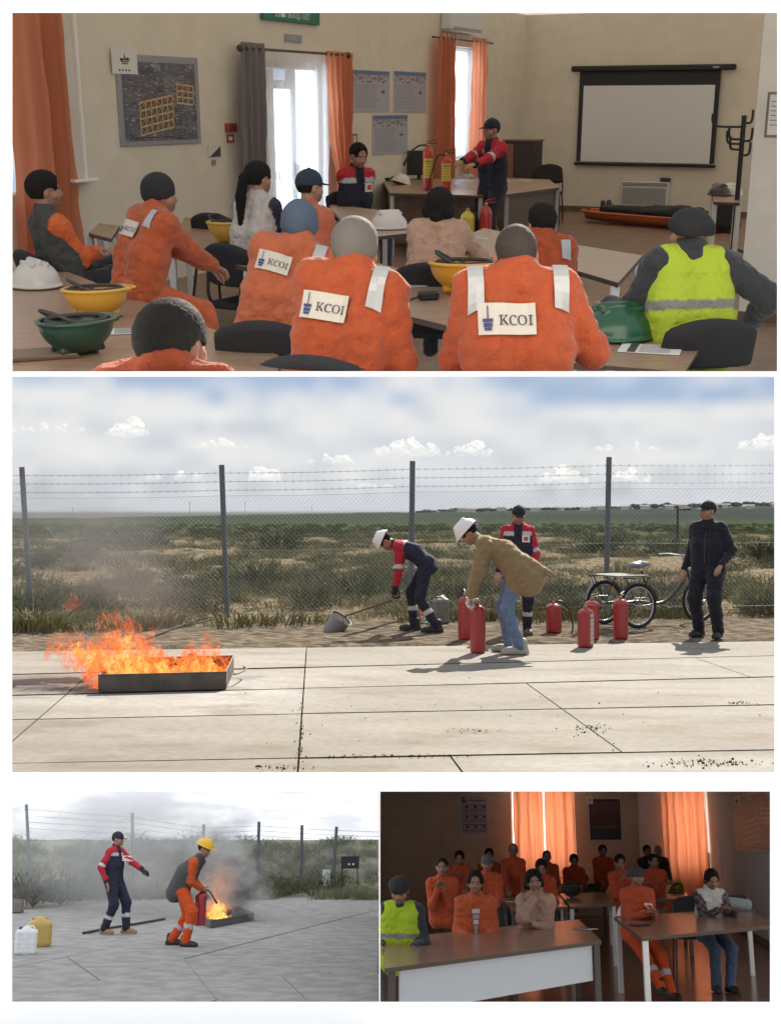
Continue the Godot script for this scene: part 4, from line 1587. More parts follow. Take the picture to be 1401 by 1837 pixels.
func build_fire():
	var at := Vector3((291 - CX) / F * 11.6, 0.0, -11.6)
	var o := thing("p2", "fire_tray", "shallow rectangular steel fire tray standing on the concrete", "tray", at)
	var rust := grain("sooty_steel", lin(.075, .065, .055), lin(.125, .11, .098), Vector3(.8, .8, .8), .6, .01, 4)
	var c := []
	for e in [[178, 1243], [405, 1237], [412, 1216], [287, 1219]]: c.append(flo("p2", e[0], e[1]) - at)
	c[2] = c[1] + Vector3(-.09, 0, -1.25); c[3] = c[0] + Vector3(-.09, 0, -1.25)
	part(o, "bottom", slab(c, .012, .01), mat("soot", .012, .011, .011, .95))
	for k in 4:
		var a: Vector3 = c[k]
		var b: Vector3 = c[(k + 1) % 4]
		var inn := (b - a).cross(Vector3.UP).normalized() * -.006
		part(o, "side", slab([a - inn, b - inn, b + inn, a + inn], .155, .15), rust)
	var rim := MB.new()
	for k in 4: rim.tube([c[k] + Vector3(0, .157, 0), c[(k + 1) % 4] + Vector3(0, .157, 0)], .009, 6)
	part(o, "rim", rim.done(), rust)
	var hd := MB.new()
	hd.tube(curve([c[1] + Vector3(.03, .1, -.3), c[1] + Vector3(.07, .1, -.35), c[1] + Vector3(.1, .09, -.75), c[1] + Vector3(.06, .1, -.85)]), .008, 6)
	part(o, "handle", hd.done(), rust)
	var wood := thing("p2", "charred_wood", "charred black pieces of wood lying in the fire tray", "firewood", at + Vector3(.1, .02, -.2))
	var wb := MB.new()
	wb.bbox(Vector3(-.05, .1, .1), Vector3(.3, .06, .07), .01, Basis(Vector3.BACK, .3))
	wb.bbox(Vector3(.1, .12, -.1), Vector3(.07, .05, .4), .01, Basis(Vector3.RIGHT, .3))
	part(wood, "plank", wb.done(), mat("soot", .012, .011, .011, .95))
	fire_materials()
	var f := thing("p2", "flames", "orange flames leaping from the steel tray and blown to the left", "fire", at + Vector3(0, .02, 0))
	var bx := func(px, py, dz) -> Vector3:      # points of the fire's tongues
		var q := dep("p2", px, py, 11.45 + dz) - at - Vector3(0, .02, 0)
		return q
	var red := [[bx.call(190, 1200, -.2), bx.call(260, 1195, .4), .14, .13], [bx.call(250, 1200, 0), bx.call(330, 1200, .3), .12, .1], [bx.call(330, 1200, 0), bx.call(390, 1195, .2), .12, .1],
		[bx.call(205, 1190, .1), bx.call(200, 1125, .1), .17, .09], [bx.call(240, 1180, 0), bx.call(235, 1130, .2), .14, .06], [bx.call(268, 1170, .1), bx.call(269, 1126, .1), .07, .03], [bx.call(360, 1190, .2), bx.call(372, 1150, .2), .14, .05], [bx.call(385, 1190, .3), bx.call(380, 1165, .3), .1, .05],
		[bx.call(185, 1185, 0), bx.call(150, 1165, 0), .1, .08], [bx.call(150, 1170, 0), bx.call(105, 1165, 0), .1, .07], [bx.call(165, 1165, 0), bx.call(160, 1150, 0), .08, .04]]
	flame(f, "outer_flame", red, .015, .24, 5.2, 3, mats.flame_red, 0)
	var org := [[bx.call(195, 1202, -.2), bx.call(265, 1198, .2), .12, .12], [bx.call(265, 1202, 0), bx.call(385, 1200, .2), .09, .07], [bx.call(210, 1190, 0), bx.call(212, 1145, .1), .13, .06], [bx.call(245, 1188, .1), bx.call(240, 1150, .1), .1, .04], [bx.call(180, 1185, 0), bx.call(130, 1172, 0), .08, .05], [bx.call(365, 1192, .1), bx.call(372, 1170, .1), .09, .04]]
	flame(f, "flame", org, .014, .22, 6.4, 9, mats.flame_orange, 0)
	var yel := [[bx.call(215, 1196, -.2), bx.call(255, 1196, .1), .08, .08], [bx.call(300, 1204, 0), bx.call(375, 1203, .1), .05, .05], [bx.call(220, 1185, 0), bx.call(226, 1160, 0), .08, .04], [bx.call(172, 1180, 0), bx.call(140, 1172, 0), .05, .04]]
	flame(f, "inner_flame", yel, .014, .17, 7.5, 15, mats.flame_yellow, 0)
	var wisp := [[bx.call(128, 1090, 0), bx.call(132, 1075, .1), .05, .04]]
	flame(f, "flame_wisp", wisp, .012, .11, 9.0, 21, mats.flame_red, 0)
	var l := OmniLight3D.new()
	l.name = "fire_glow"
	l.light_color = Color(1.0, .5, .16)
	l.light_energy = .5
	l.light_size = .25
	l.omni_range = 12.0
	l.omni_attenuation = 2.0
	l.shadow_enabled = true
	l.position = at + Vector3(-.1, .5, -.3)
	add_child(l)
	# thin dark smoke drifting left behind the flames
	var s := thing("p2", "smoke", "thin grey smoke drifting up behind the flames", "smoke", at)
	s.set_meta("kind", "stuff")
	var sm := FogMaterial.new()
	sm.albedo = Color(.62, .63, .64)
	sm.density = .1
	var r := RandomNumberGenerator.new()
	r.seed = 5
	for k in 26:
		var t := r.randf()
		var q := dep("p2", lerpf(250, 120, t) + r.randf_range(-90, 90), lerpf(1110, 930, t) + r.randf_range(-30, 30), 12.6 + r.randf_range(-.3, .5)) - at
		var w := r.randf_range(.45, .9) * (.8 + .7 * t)
		fog(s, "smoke_puff", q, Vector3(w * 1.3, w, w), sm)

func fog(o, called, at: Vector3, size: Vector3, m: FogMaterial):
	var v := FogVolume.new()
	v.name = called
	v.shape = RenderingServer.FOG_VOLUME_SHAPE_ELLIPSOID
	v.size = size
	v.material = m
	v.position = at
	o.add_child(v, true)

func build_tricycle():
	var a := Vector3(3.41, 0, -16.9)
	var b := Vector3(3.06, 0, -17.58)
	var ax := (b - a)
	var mid := (a + b) / 2
	var fw := Vector3(-ax.z, 0, ax.x).normalized()      # towards its front wheel, to the right
	if fw.x < 0: fw = -fw
	var o := thing("p2", "tricycle", "dark adult tricycle with two rear wheels, flat cargo rack and grey saddle", "tricycle", mid)
	var paint := mat("trike_paint", .03, .04, .045, .35, .2)
	var rub := mat("rubber", .018, .018, .018, .85)
	var chrome := mat("chrome", .5, .5, .52, .25, .9)
	var wheel := func(ctr: Vector3, axis: Vector3, r: float):
		var w := Node3D.new()
		w.name = "wheel"
		o.add_child(w, true)
		w.position = ctr
		var up := Vector3.UP
		var sd := axis.cross(up).normalized()
		var ring := func(rad, tr) -> ArrayMesh:
			var pts := []
			for k in 33:
				var an := TAU * k / 32
				pts.append(sd * cos(an) * rad + up * sin(an) * rad)
			var t := MB.new()
			t.tube(pts, tr, 8, false)
			return t.done()
		part(w, "tyre", ring.call(r, .024), rub)
		part(w, "rim", ring.call(r - .03, .012), chrome)
		var sp := MB.new()
		for k in 18:
			var an := TAU * k / 18
			sp.tube([axis * (.02 if k % 2 else -.02), sd * cos(an + .1) * (r - .03) + up * sin(an + .1) * (r - .03)], .0018, 3)
		part(w, "spokes", sp.done(), chrome)
		var hb := MB.new()
		hb.tube([-axis * .045, axis * .045], .022, 8)
		part(w, "hub", hb.done(), chrome)
	var axn := ax.normalized()
	wheel.call(a - mid + Vector3(0, .315, 0), axn, .29)
	wheel.call(b - mid + Vector3(0, .315, 0), axn, .29)
	wheel.call(fw * 1.42 + Vector3(0, .315, 0), axn, .29)
	var fr := MB.new()
	fr.tube([a - mid + Vector3(0, .315, 0), b - mid + Vector3(0, .315, 0)], .016, 8)
	fr.tube(curve([Vector3(0, .315, 0), fw * .3 + Vector3(0, .34, 0), fw * .62 + Vector3(0, .3, 0), fw * .85 + Vector3(0, .36, 0), fw * 1.1 + Vector3(0, .58, 0), fw * 1.2 + Vector3(0, .78, 0)]), .026, 8)
	fr.tube([fw * .55 + Vector3(0, .3, 0), fw * .36 + Vector3(0, .78, 0)], .015, 8)
	fr.tube([fw * 1.18 + Vector3(0, .8, 0), fw * 1.27 + Vector3(0, .55, 0)], .02, 8)
	for s in [-1, 1]: fr.tube([fw * 1.26 + axn * .05 * s + Vector3(0, .6, 0), fw * 1.42 + axn * .05 * s + Vector3(0, .315, 0)], .011, 6)
	for s in [-.36, .36]:
		fr.tube([axn * s + fw * -.25 + Vector3(0, .7, 0), axn * s + fw * .25 + Vector3(0, .7, 0)], .009, 6)
		fr.tube([axn * s + Vector3(0, .315, 0), axn * s + fw * .2 + Vector3(0, .7, 0)], .009, 6)
		fr.tube([axn * s + Vector3(0, .315, 0), axn * s + fw * -.2 + Vector3(0, .7, 0)], .009, 6)
	part(o, "frame", fr.done(), paint)
	var fd := MB.new()
	for e in [a - mid, b - mid]:
		var rs := []
		for k in 12:
			var an := .15 + PI * .9 * k / 11.0
			var c: Vector3 = e + Vector3(0, .315, 0) + (fw * cos(an) + Vector3.UP * sin(an)) * .335
			rs.append([c - axn * .035, c + axn * .035])
		for k in 11:
			fd.quad(rs[k][0], rs[k][1], rs[k + 1][1], rs[k + 1][0])
	part(o, "mudguard", fd.done(), mat("mudguard", .16, .17, .18, .3, .5))
	part(o, "cargo_board", boxm(Vector3(.54, .018, .7), .004, Vector3(0, .725, 0)), mat("grey_board", .19, .185, .165, .85), Transform3D(Basis(fw, Vector3.UP, fw.cross(Vector3.UP)), fw * -.05))
	var bk := MB.new()
	for k in 9:
		for s in [-.33, .33]: bk.tube([axn * s + fw * (-.26 + k * .065) + Vector3(0, .7, 0), axn * s * .9 + fw * (-.2 + k * .05) + Vector3(0, .42, 0)], .003, 3)
	for k in 10: bk.tube([fw * -.27 + axn * (-.33 + k * .073) + Vector3(0, .7, 0), fw * -.2 + axn * (-.3 + k * .066) + Vector3(0, .42, 0)], .003, 3)
	for s in [-.33, .33]: bk.tube([axn * s * .9 + fw * -.2 + Vector3(0, .42, 0), axn * s * .9 + fw * .2 + Vector3(0, .42, 0)], .005, 4)
	part(o, "basket", bk.done(), paint)
	var sd := nets([[Vector3(0, .86, .09), Vector3(.11, .045, .09), "e"], [Vector3(0, .865, .0), Vector3(0, .87, -.14), .055, .03]], .012, .04)
	part(o, "saddle", sd, mat("saddle", .2, .22, .27, .35), Transform3D(toward(fw), fw * .33))
	var hbm := MB.new()
	hbm.tube(curve([fw * 1.18 + Vector3(0, .8, 0), fw * 1.1 + Vector3(0, .98, 0)]), .013, 8)
	hbm.tube(curve([fw * .92 - axn * .3 + Vector3(0, .99, 0), fw * 1.02 - axn * .22 + Vector3(0, 1.0, 0), fw * 1.1 + Vector3(0, .98, 0), fw * 1.02 + axn * .22 + Vector3(0, 1.0, 0), fw * .92 + axn * .3 + Vector3(0, .99, 0)]), .012, 8)
	part(o, "handlebar", hbm.done(), chrome)
	var cr := MB.new()
	cr.tube([fw * .6 - axn * .06 + Vector3(0, .3, 0), fw * .75 - axn * .08 + Vector3(0, .24, 0)], .01, 6)
	cr.tube([fw * .6 + axn * .06 + Vector3(0, .3, 0), fw * .45 + axn * .08 + Vector3(0, .36, 0)], .01, 6)
	cr.bbox(fw * .77 - axn * .13 + Vector3(0, .235, 0), Vector3(.09, .022, .09), .005)
	cr.bbox(fw * .43 + axn * .13 + Vector3(0, .365, 0), Vector3(.09, .022, .09), .005)
	part(o, "pedals", cr.done(), mat("dark_steel", .06, .06, .06, .5, .4))
	part(o, "reflector", boxm(Vector3(.03, .07, .03), .005), mat("amber", .6, .18, .02, .3), Transform3D(Basis(), fw * -.3 + Vector3(0, .55, 0) - axn * .2))

# looks of the instructors' navy and red overall with silver bands
func paint_instructor(own: int, p: Vector3, bones, j) -> Color:
	var navy := Color(.018, .022, .042)
	var red := Color(.42, .022, .04)
	var silver := Color(.52, .53, .55)
	var b: Array = bones[own]
	var ab: Vector3 = b[1] - b[0]
	var t := clampf((p - b[0]).dot(ab) / ab.length_squared(), 0, 1)
	var k := own % 5
	if own == 10: return navy
	if k == 3: return silver if t > .78 and t < .96 else red
	if k == 4:
		var out: float = (p - b[0]).dot((j.b1 as Basis).x) * (1.0 if own < 5 else -1.0)
		return red if t < .9 else navy
	var q: Vector3 = (j.b1 as Basis).transposed() * (p - j.mid)
	if q.y > .215 and absf(q.x) > .055: return red
	if q.y > .165 and q.y < .215 and absf(q.x) > .05: return silver
	return navy

func paint_bands(own: int, p: Vector3, bones, j, base: Color) -> Color:
	if own % 3 == 2:
		var b: Array = bones[own]
		var ab: Vector3 = b[1] - b[0]
		var t: float = (p - b[0]).dot(ab) / ab.length_squared()
		if t > .42 and t < .56: return Color(.52, .53, .55)
	return base

func paint_navy_legs(own, p, bones, j) -> Color: return paint_bands(own, p, bones, j, Color(.018, .022, .042))
func paint_orange_legs(own, p, bones, j) -> Color: return paint_bands(own, p, bones, j, Color(.62, .085, .015))

func badge(o, off: Vector3, w := .05):      # a white and red chest badge
	var jb = o.get_meta("jb")
	var j = o.get_meta("j")
	var c: Vector3 = j.mid + j.b1 * (off + Vector3(0, 0, -.1))
	patch(o, "badge", jb, c, -(j.b1 as Basis).x * w, (j.b1 as Basis).y * w * .9, mat("badge_white", .7, .68, .66, .7), .006, 3, 3)
	patch(o, "badge_emblem", jb, c, -(j.b1 as Basis).x * w * .55, (j.b1 as Basis).y * w * .5, mat("badge_red", .5, .06, .05, .7), .011, 2, 2)

func build_drill_people():
	var bucket_man := person("p2", "person in navy and red overall with white helmet bending over a tilted bucket", Vector3(.43, 0, -16.5), PI / 2 - .15, {"hip": .9, "hz": .06, "lean": 1.02, "paint": paint_instructor, "paint_legs": paint_navy_legs, "jacket_name": "work_jacket",
		"hand_r": Vector3(.1, .45, -.42), "hand_l": Vector3(-.06, .47, -.36), "elbow_r": Vector3(.4, .2, .6), "elbow_l": Vector3(-.4, .2, .6), "foot_r": Vector3(.12, .09, -.13), "foot_l": Vector3(-.14, .09, .2), "hat": "hardhat", "hat_color": Color(.78, .79, .8), "nod": .95, "gloves": Color(.02, .02, .02), "curl": 1.3, "seed": 4})
	var coat_man := person("p2", "person in tan canvas coat, jeans and white helmet stooping over red extinguishers", Vector3(1.38, 0, -13.98), PI / 2 - .1, {"hip": .925, "hz": .06, "lean": .98, "jacket": Color(.26, .19, .1), "jacket_name": "coat", "trousers": Color(.13, .2, .33), "shoes": Color(.35, .35, .31), "hem": -.16, "size": 1.05, "flare": .05, "skirt": [[Vector3(.1, .98, .12), Vector3(.13, .86, .42), .1, .03], [Vector3(-.1, .98, .12), Vector3(-.13, .86, .42), .1, .03], [Vector3(.1, .85, .05), Vector3(.14, .53, -.03), .12, .04], [Vector3(-.1, .85, .05), Vector3(-.14, .53, -.03), .12, .04], [Vector3(.11, .9, .1), Vector3(.14, .68, .17), .11, .035], [Vector3(-.11, .9, .1), Vector3(-.14, .68, .17), .11, .035], [Vector3(0, .9, .12), Vector3(0, .8, .34), .1, .035]], "puff": 1.3, "fat": 1.2, "wrinkle": .014,
		"hand_r": Vector3(.06, .64, -.42), "hand_l": Vector3(-.14, .64, -.44), "elbow_r": Vector3(.6, .3, .5), "elbow_l": Vector3(-.6, .3, .5), "foot_r": Vector3(.11, .085, -.02), "foot_l": Vector3(-.13, .085, .09), "hat": "hardhat", "hat_color": Color(.78, .79, .8), "nod": .62, "gloves": Color(.6, .6, .58), "curl": 1.3, "hair": "thick", "seed": 8})
	var sup := person("p2", "person in navy and red overall and dark cap standing behind the stooping one in tan", Vector3(1.67, 0, -16.1), PI - .05, {"hip": .92, "paint": paint_instructor, "paint_legs": paint_navy_legs, "jacket_name": "work_jacket", "hand_r": Vector3(.26, .84, -.1), "hand_l": Vector3(-.26, .84, -.1), "foot_r": Vector3(.12, .085, 0), "foot_l": Vector3(-.12, .085, .03), "hat": "cap", "hat_color": Color(.012, .013, .02), "nod": .3, "look": .15, "seed": 14, "shoes": Color(.12, .075, .05)})
	badge(sup, Vector3(-.1, .12, 0))
	var navy := person("p2", "stout person in navy jacket and dark cap standing with hands at the waist, looking left", Vector3(4.09, 0, -15.8), PI - .65, {"hip": .92, "size": 1.03, "baggy": 1.2, "fat": 1.2, "wide": 1.1, "jacket": Color(.007, .008, .018), "trousers": Color(.007, .008, .016), "hem": -.1, "hand_r": Vector3(.29, .85, -.06), "hand_l": Vector3(-.24, .92, -.16), "elbow_l": Vector3(-.6, -.8, .5), "foot_r": Vector3(.13, .085, .02), "foot_l": Vector3(-.15, .085, -.05), "hat": "cap", "hat_color": Color(.01, .011, .018), "look": -.45, "seed": 19, "shoes": Color(.015, .015, .018), "hair": "buzz"})
	var zip := navy.get_meta("j")
	patch(navy, "zip", navy.get_meta("jb"), zip.mid + zip.b1 * Vector3(0, -.02, -.2), (zip.b1 as Basis).x * -.003, (zip.b1 as Basis).y * .2, mat("zip", .08, .085, .1, .4), .004, 1, 10)
	# what they handle
	var bc := thing("p2", "bucket", "dented grey bucket tilted over at the end of a pole", "bucket", dep("p2", 603, 1122, 16.6))
	var tb := Basis(Vector3.BACK, -.62) * Basis(Vector3.RIGHT, .25)
	var b := MB.new()
	b.lathe([[0, -.14], [.115, -.14], [.12, -.13], [.15, .13], [.155, .135], [.145, .13], [.113, -.12], [0, -.125]], Vector3.ZERO, tb, 24)
	part(bc, "pail", b.done(), grain("worn_zinc", lin(.16, .165, .17), lin(.34, .35, .36), Vector3.ONE * 4, .5, .03, 6))
	var ex := MB.new()
	ex.lathe([[.143, .115], [.02, .118], [0, .118]], Vector3.ZERO, tb, 20)
	part(bc, "contents", ex.done(), mat("soot", .012, .011, .011, .95))
	var po := thing("p2", "pole", "thin dark pole held low, joined to the tilted bucket", "pole", dep("p2", 662, 1092, 16.5))
	var pa := dep("p2", 703, 1077, 16.45) - dep("p2", 662, 1092, 16.5)
	var pe := dep("p2", 618, 1106, 16.6) - dep("p2", 662, 1092, 16.5)
	var pm := MB.new()
	pm.tube([pa, pe], .011, 8)
	part(po, "shaft", pm.done(), mat("dark_steel", .06, .06, .06, .5, .4))
	var g := "red extinguishers at the fire drill"
	extinguisher("p2", "red extinguisher standing at the feet of the stooping person in tan, the nearer one", flo("p2", 857, 1171), 2.0, .56, .088, {"hose": false}, g)
	extinguisher("p2", "red extinguisher half hidden behind another by the stooping person in tan", flo("p2", 834, 1148), 1.6, .56, .088, {"hose": false}, g)
	extinguisher("p2", "short red extinguisher with a long hose stretched to its right, left of the tricycle", flo("p2", 993, 1135), .3, .4, .105, {"hose_path": [Vector3(.02, .42, 0), Vector3(.12, .41, .02), Vector3(.2, .3, .05), Vector3(.23, .12, .1), Vector3(.2, .02, .14)]}, g)
	extinguisher("p2", "red extinguisher with a white paper label, front of the two in front of the tricycle", flo("p2", 1050, 1161), .2, .47, .095, {"hose": false, "redhandle": true, "sticker": Color(.5, .42, .4), "sa": .25, "sb": 1.2, "st0": .1, "st1": .85}, g)
	extinguisher("p2", "red extinguisher standing behind the one with the white paper label", flo("p2", 1061, 1148), .5, .51, .095, {"hose": false}, g)
	extinguisher("p2", "red extinguisher standing alone before the near rear wheel of the tricycle", flo("p2", 1113, 1146), 1.0, .52, .095, {"hose": false}, g)
	jerrycan("p2", "grey-green plastic canister standing behind the legs of the bucket holder", flo("p2", 791, 1118), .3, Vector3(.2, .36, .22), Color(.17, .17, .15), Color(.1, .1, .1))
	var cn := thing("p2", "traffic_cone", "small white and orange cone between the legs of the bucket holder", "cone", flo("p2", 757, 1117))
	var cb := MB.new()
	cb.lathe([[.0, .012], [.06, .012], [.045, .1]], Vector3.ZERO, Basis(), 16)
	part(cn, "lower_band", cb.done(), mat("cone_white", .75, .75, .73, .6))
	var ct := MB.new()
	ct.lathe([[.045, .1], [.02, .26], [0, .265]], Vector3.ZERO, Basis(), 16)
	part(cn, "tip", ct.done(), mat("cone_orange", .7, .15, .04, .6))
	part(cn, "foot", boxm(Vector3(.16, .012, .16), .003, Vector3(0, .006, 0)), mat("cone_white", .75, .75, .73, .6))
	var ho := thing("p2", "stick", "long thin dark stick lying on the bare soil behind the fire", "stick", flo("p2", 330, 1125))
	var hm := MB.new()
	hm.tube(curve([flo("p2", 258, 1150) - flo("p2", 330, 1125) + Vector3(0, .02, 0), Vector3(0, .03, 0), flo("p2", 408, 1105) - flo("p2", 330, 1125) + Vector3(0, .06, 0)]), .014, 6)
	part(ho, "stem", hm.done(), mat("dark_wood", .03, .03, .03, .9))

func jerrycan(p, label, at: Vector3, yaw: float, s: Vector3, c: Color, cap: Color) -> Node3D:
	var o := thing(p, "jerrycan", label, "canister", at, yaw)
	var r := minf(s.x, s.z) * .2
	var h := s / 2
	var b := []
	for x in [-1, 1]:
		for z in [-1, 1]:
			b.append([Vector3(x * (h.x - r), r, z * (h.z - r)), Vector3(x * (h.x - r), s.y - r * 1.3, z * (h.z - r)), r, r])
	for k in 3:
		for x in [-1, 1]:
			b.append([Vector3(x * (h.x - r), r + (s.y - 2.3 * r) * k / 2.0, -h.z + r), Vector3(x * (h.x - r), r + (s.y - 2.3 * r) * k / 2.0, h.z - r), r, r])
	b.append([Vector3(0, r, 0), Vector3(0, s.y - r * 1.4, 0), minf(h.x, h.z) * .98, minf(h.x, h.z) * .98])
	for x in 5:
		var xx := lerpf(-h.x + r, h.x - r, x / 4.0)
		for y in 5: b.append([Vector3(xx, lerpf(r, s.y - r * 1.3, y / 4.0), -h.z + r), Vector3(xx, lerpf(r, s.y - r * 1.3, y / 4.0), h.z - r), r, r])
	var cm := mat("can" + str(c), c.r, c.g, c.b, .5)
	part(o, "body", nets(b, minf(s.x, s.z) * .07, r * .6, {"wrinkle": .003, "freq": 8.0}), cm)
	var hb := MB.new()
	hb.tube(curve([Vector3(-h.x * .1, s.y - .03, 0), Vector3(-h.x * .05, s.y + .03, 0), Vector3(h.x * .6, s.y + .03, 0), Vector3(h.x * .75, s.y - .03, 0)]), .014, 8)
	part(o, "handle", hb.done(), cm)
	var cb := MB.new()
	cb.lathe([[0, s.y - .03], [.03, s.y - .03], [.03, s.y + .02], [.024, s.y + .03], [0, s.y + .032]], Vector3(-h.x * .55, 0, 0), Basis(), 14)
	part(o, "cap", cb.done(), mat("cap" + str(cap), cap.r, cap.g, cap.b, .5))
	return o

func drill():
	build_land()
	build_slabs()
	build_plants()
	build_fence()
	build_tricycle()
	build_fire()
	build_drill_people()
# ---------------------------------------------------------------- the bright classroom (upper scene)
const R1 := "p1"
const WC := Vector3(2.33, 0, -22.5)          # the corner between the window wall and the screen wall
const WU := Vector3(.445, 0, -.8955)         # along the window wall, towards that corner
const WV := Vector3(.8955, 0, .445)          # along the screen wall, away from it
var yaw_left := atan2(.8955, .445)           # faces of things on the window wall
var yaw_screen := atan2(-.445, .8955)

func on_plane(p, px, py, o: Vector3, n: Vector3) -> Vector3:
	var e := Vector3(0, panels[p].h, 0)
	var r := ray(p, px, py)
	return e + r * ((o - e).dot(n) / r.dot(n))

func lw(px, py, off := 0.0) -> Vector3: return on_plane(R1, px, py, WC + WV * off, WV)
func sw(px, py, off := 0.0) -> Vector3: return on_plane(R1, px, py, WC - WU * off, WU)

# a thing on a wall that covers the pixels x0..x1, y0..y1 at its middle: [root, width, height]
func on_wall(p, called, label, cat, left: bool, x0, x1, y0, y1, off := .003, group := "") -> Array:
	var f := lw if left else sw
	var a: Vector3 = f.call(x0, (y0 + y1) / 2, off)
	var b: Vector3 = f.call(x1, (y0 + y1) / 2, off)
	var t: Vector3 = f.call((x0 + x1) / 2, y0, off)
	var c: Vector3 = f.call((x0 + x1) / 2, y1, off)
	var o := thing(p, called, label, cat, Vector3((a.x + b.x) / 2, (t.y + c.y) / 2, (a.z + b.z) / 2), yaw_left if left else yaw_screen, group)
	return [o, Vector2(a.x, a.z).distance_to(Vector2(b.x, b.z)), t.y - c.y]

func wall_run(called, label_, o: Vector3, dir: Vector3, s0: float, s1: float, holes: Array, top: float, thick: float, m: Material, back: Vector3):
	var root := Node3D.new()
	root.name = numbered(called)
	add_child(root, true)
	root.transform = panels[R1].t
	tag(root, label_, "", "", "structure")
	var bx := func(a: float, b: float, y0: float, y1: float):
		if b - a < .002 or y1 - y0 < .002: return
		var c := [o + dir * a, o + dir * b, o + dir * b + back * thick, o + dir * a + back * thick]
		part(root, "wall_panel", slab(c, y1, y1 - y0), m)
	var s := s0
	for h in holes:        # [from, to, sill, head]
		bx.call(s, h[0], 0.0, top)
		bx.call(h[0], h[1], h[3], top)
		bx.call(h[0], h[1], 0.0, h[2])
		s = h[1]
	bx.call(s, s1, 0.0, top)
	return root

func along(p: Vector3) -> float: return (p - WC).dot(WU)      # metres along the window wall, 0 at the corner, negative nearer

func board_y(z: float) -> float: return maxf(0.0, dep(R1, 700, 668, -z).y + .004)

# a hanging curtain: cloth with folds between two top points, gathered or drawn
func curtain_mesh(w0: float, w1: float, h: float, folds: int, amp: float, sd: int, shift := 0.0, waist := 1.0) -> ArrayMesh:
	var mb := MB.new()
	var nu := folds * 8
	var nv := 22
	var n := FastNoiseLite.new()
	n.seed = sd; n.frequency = 1.3
	for b in nv + 1:
		var t := float(b) / nv
		var w := lerpf(w0, w1, t)
		if waist < 1.0: w *= 1.0 - (1.0 - waist) * exp(-pow((t - .72) / .22, 2))
		for a in nu + 1:
			var u := float(a) / nu
			var x := (u - .5) * w + shift * t * t
			var z := amp * sin(u * TAU * folds + n.get_noise_2d(u * 3.0, t) * 1.6) * (.75 + .35 * t) + .02 * n.get_noise_2d(u * 5.0, t * 3.0)
			mb.vert(Vector3(x + .012 * n.get_noise_2d(u * 9.0, t * 2.0 + 5.0), -h * t, z), Vector3.ZERO, Vector2(u, t))
	for b in nv:
		for a in nu:
			var p := b * (nu + 1) + a
			mb.i.append_array([p, p + 1, p + nu + 2, p, p + nu + 2, p + nu + 1])
			var nn := (mb.v[p + 1] - mb.v[p]).cross(mb.v[p] - mb.v[p + nu + 1])
			for q in [p, p + 1, p + nu + 1, p + nu + 2]: mb.n[q] += nn
	for q in mb.n.size(): mb.n[q] = mb.n[q].normalized()
	return mb.done()

func print_image(w: int, h: int, draw: Callable) -> ImageTexture:
	var im := Image.create_empty(w, h, false, Image.FORMAT_RGB8)
	draw.call(im)
	return ImageTexture.create_from_image(im)

func print_mat(key, tex: Texture2D, rough := .4) -> StandardMaterial3D:
	if mats.has(key): return mats[key]
	var m := mat(key, 1, 1, 1, rough)
	m.albedo_color = Color.WHITE
	m.albedo_texture = tex
	return m

func face_quad(w: float, h: float, z: float) -> ArrayMesh:
	var b := MB.new()
	b.quad(Vector3(-w / 2, -h / 2, z), Vector3(w / 2, -h / 2, z), Vector3(w / 2, h / 2, z), Vector3(-w / 2, h / 2, z))
	return b.done()

func draw_yard(im: Image):      # aerial print: grey yard, a tan steel frame of storeys
	var w := im.get_width()
	var h := im.get_height()
	var r := RandomNumberGenerator.new()
	r.seed = 5
	im.fill(Color(.33, .35, .38))
	for k in 26:
		var g := r.randf_range(.2, .5)
		im.fill_rect(Rect2i(r.randi() % w, r.randi() % h, r.randi_range(30, 110), r.randi_range(14, 60)), Color(g, g * 1.01, g * 1.06))
	for k in 1500:
		var g := r.randf_range(.12, .62)
		im.fill_rect(Rect2i(r.randi() % w, r.randi() % h, r.randi_range(2, 16), r.randi_range(1, 5)), Color(g * r.randf_range(1.0, 1.25), g, g * 1.03))
	var frame := func(x0, y0, cols, rows, dx, dy, sk):
		for q in cols * dx: im.fill_rect(Rect2i(clampi(x0 + q, 0, w - 4), clampi(int(y0 + q * sk / float(dx)), 0, h - 4), 2, rows * dy), Color(.27, .235, .2))
		for a in cols + 1:
			for b in rows:
				for q in dy:
					im.fill_rect(Rect2i(clampi(x0 + a * dx, 0, w - 4), clampi(int(y0 + b * dy + q + a * sk), 0, h - 4), 6, 3), Color(.72, .56, .36))
		for b in rows + 1:
			for q in cols * dx: im.fill_rect(Rect2i(clampi(x0 + q, 0, w - 4), clampi(int(y0 + b * dy + q * sk / float(dx)), 0, h - 4), 2, 9), Color(.82, .6, .36) if b == 0 else Color(.7, .66, .56))
		for a in cols:
			for b in rows:
				for q in dx: im.fill_rect(Rect2i(clampi(x0 + a * dx + q, 0, w - 3), clampi(int(y0 + b * dy + (q if (a + b) % 2 else dx - q) * dy / float(dx) + a * sk), 0, h - 3), 3, 4), Color(.6, .49, .36))
	frame.call(int(w * .2), int(h * .52), 6, 4, int(w * .075), int(h * .1), -int(h * .016))
	frame.call(int(w * .72), int(h * .28), 3, 3, int(w * .08), int(h * .08), int(h * .01))
	im.fill_rect(Rect2i(0, 0, w, int(h * .03)), Color(.55, .56, .58))
	im.fill_rect(Rect2i(int(w * .06), int(h * .955), int(w * .6), 4), Color(.08, .08, .1))

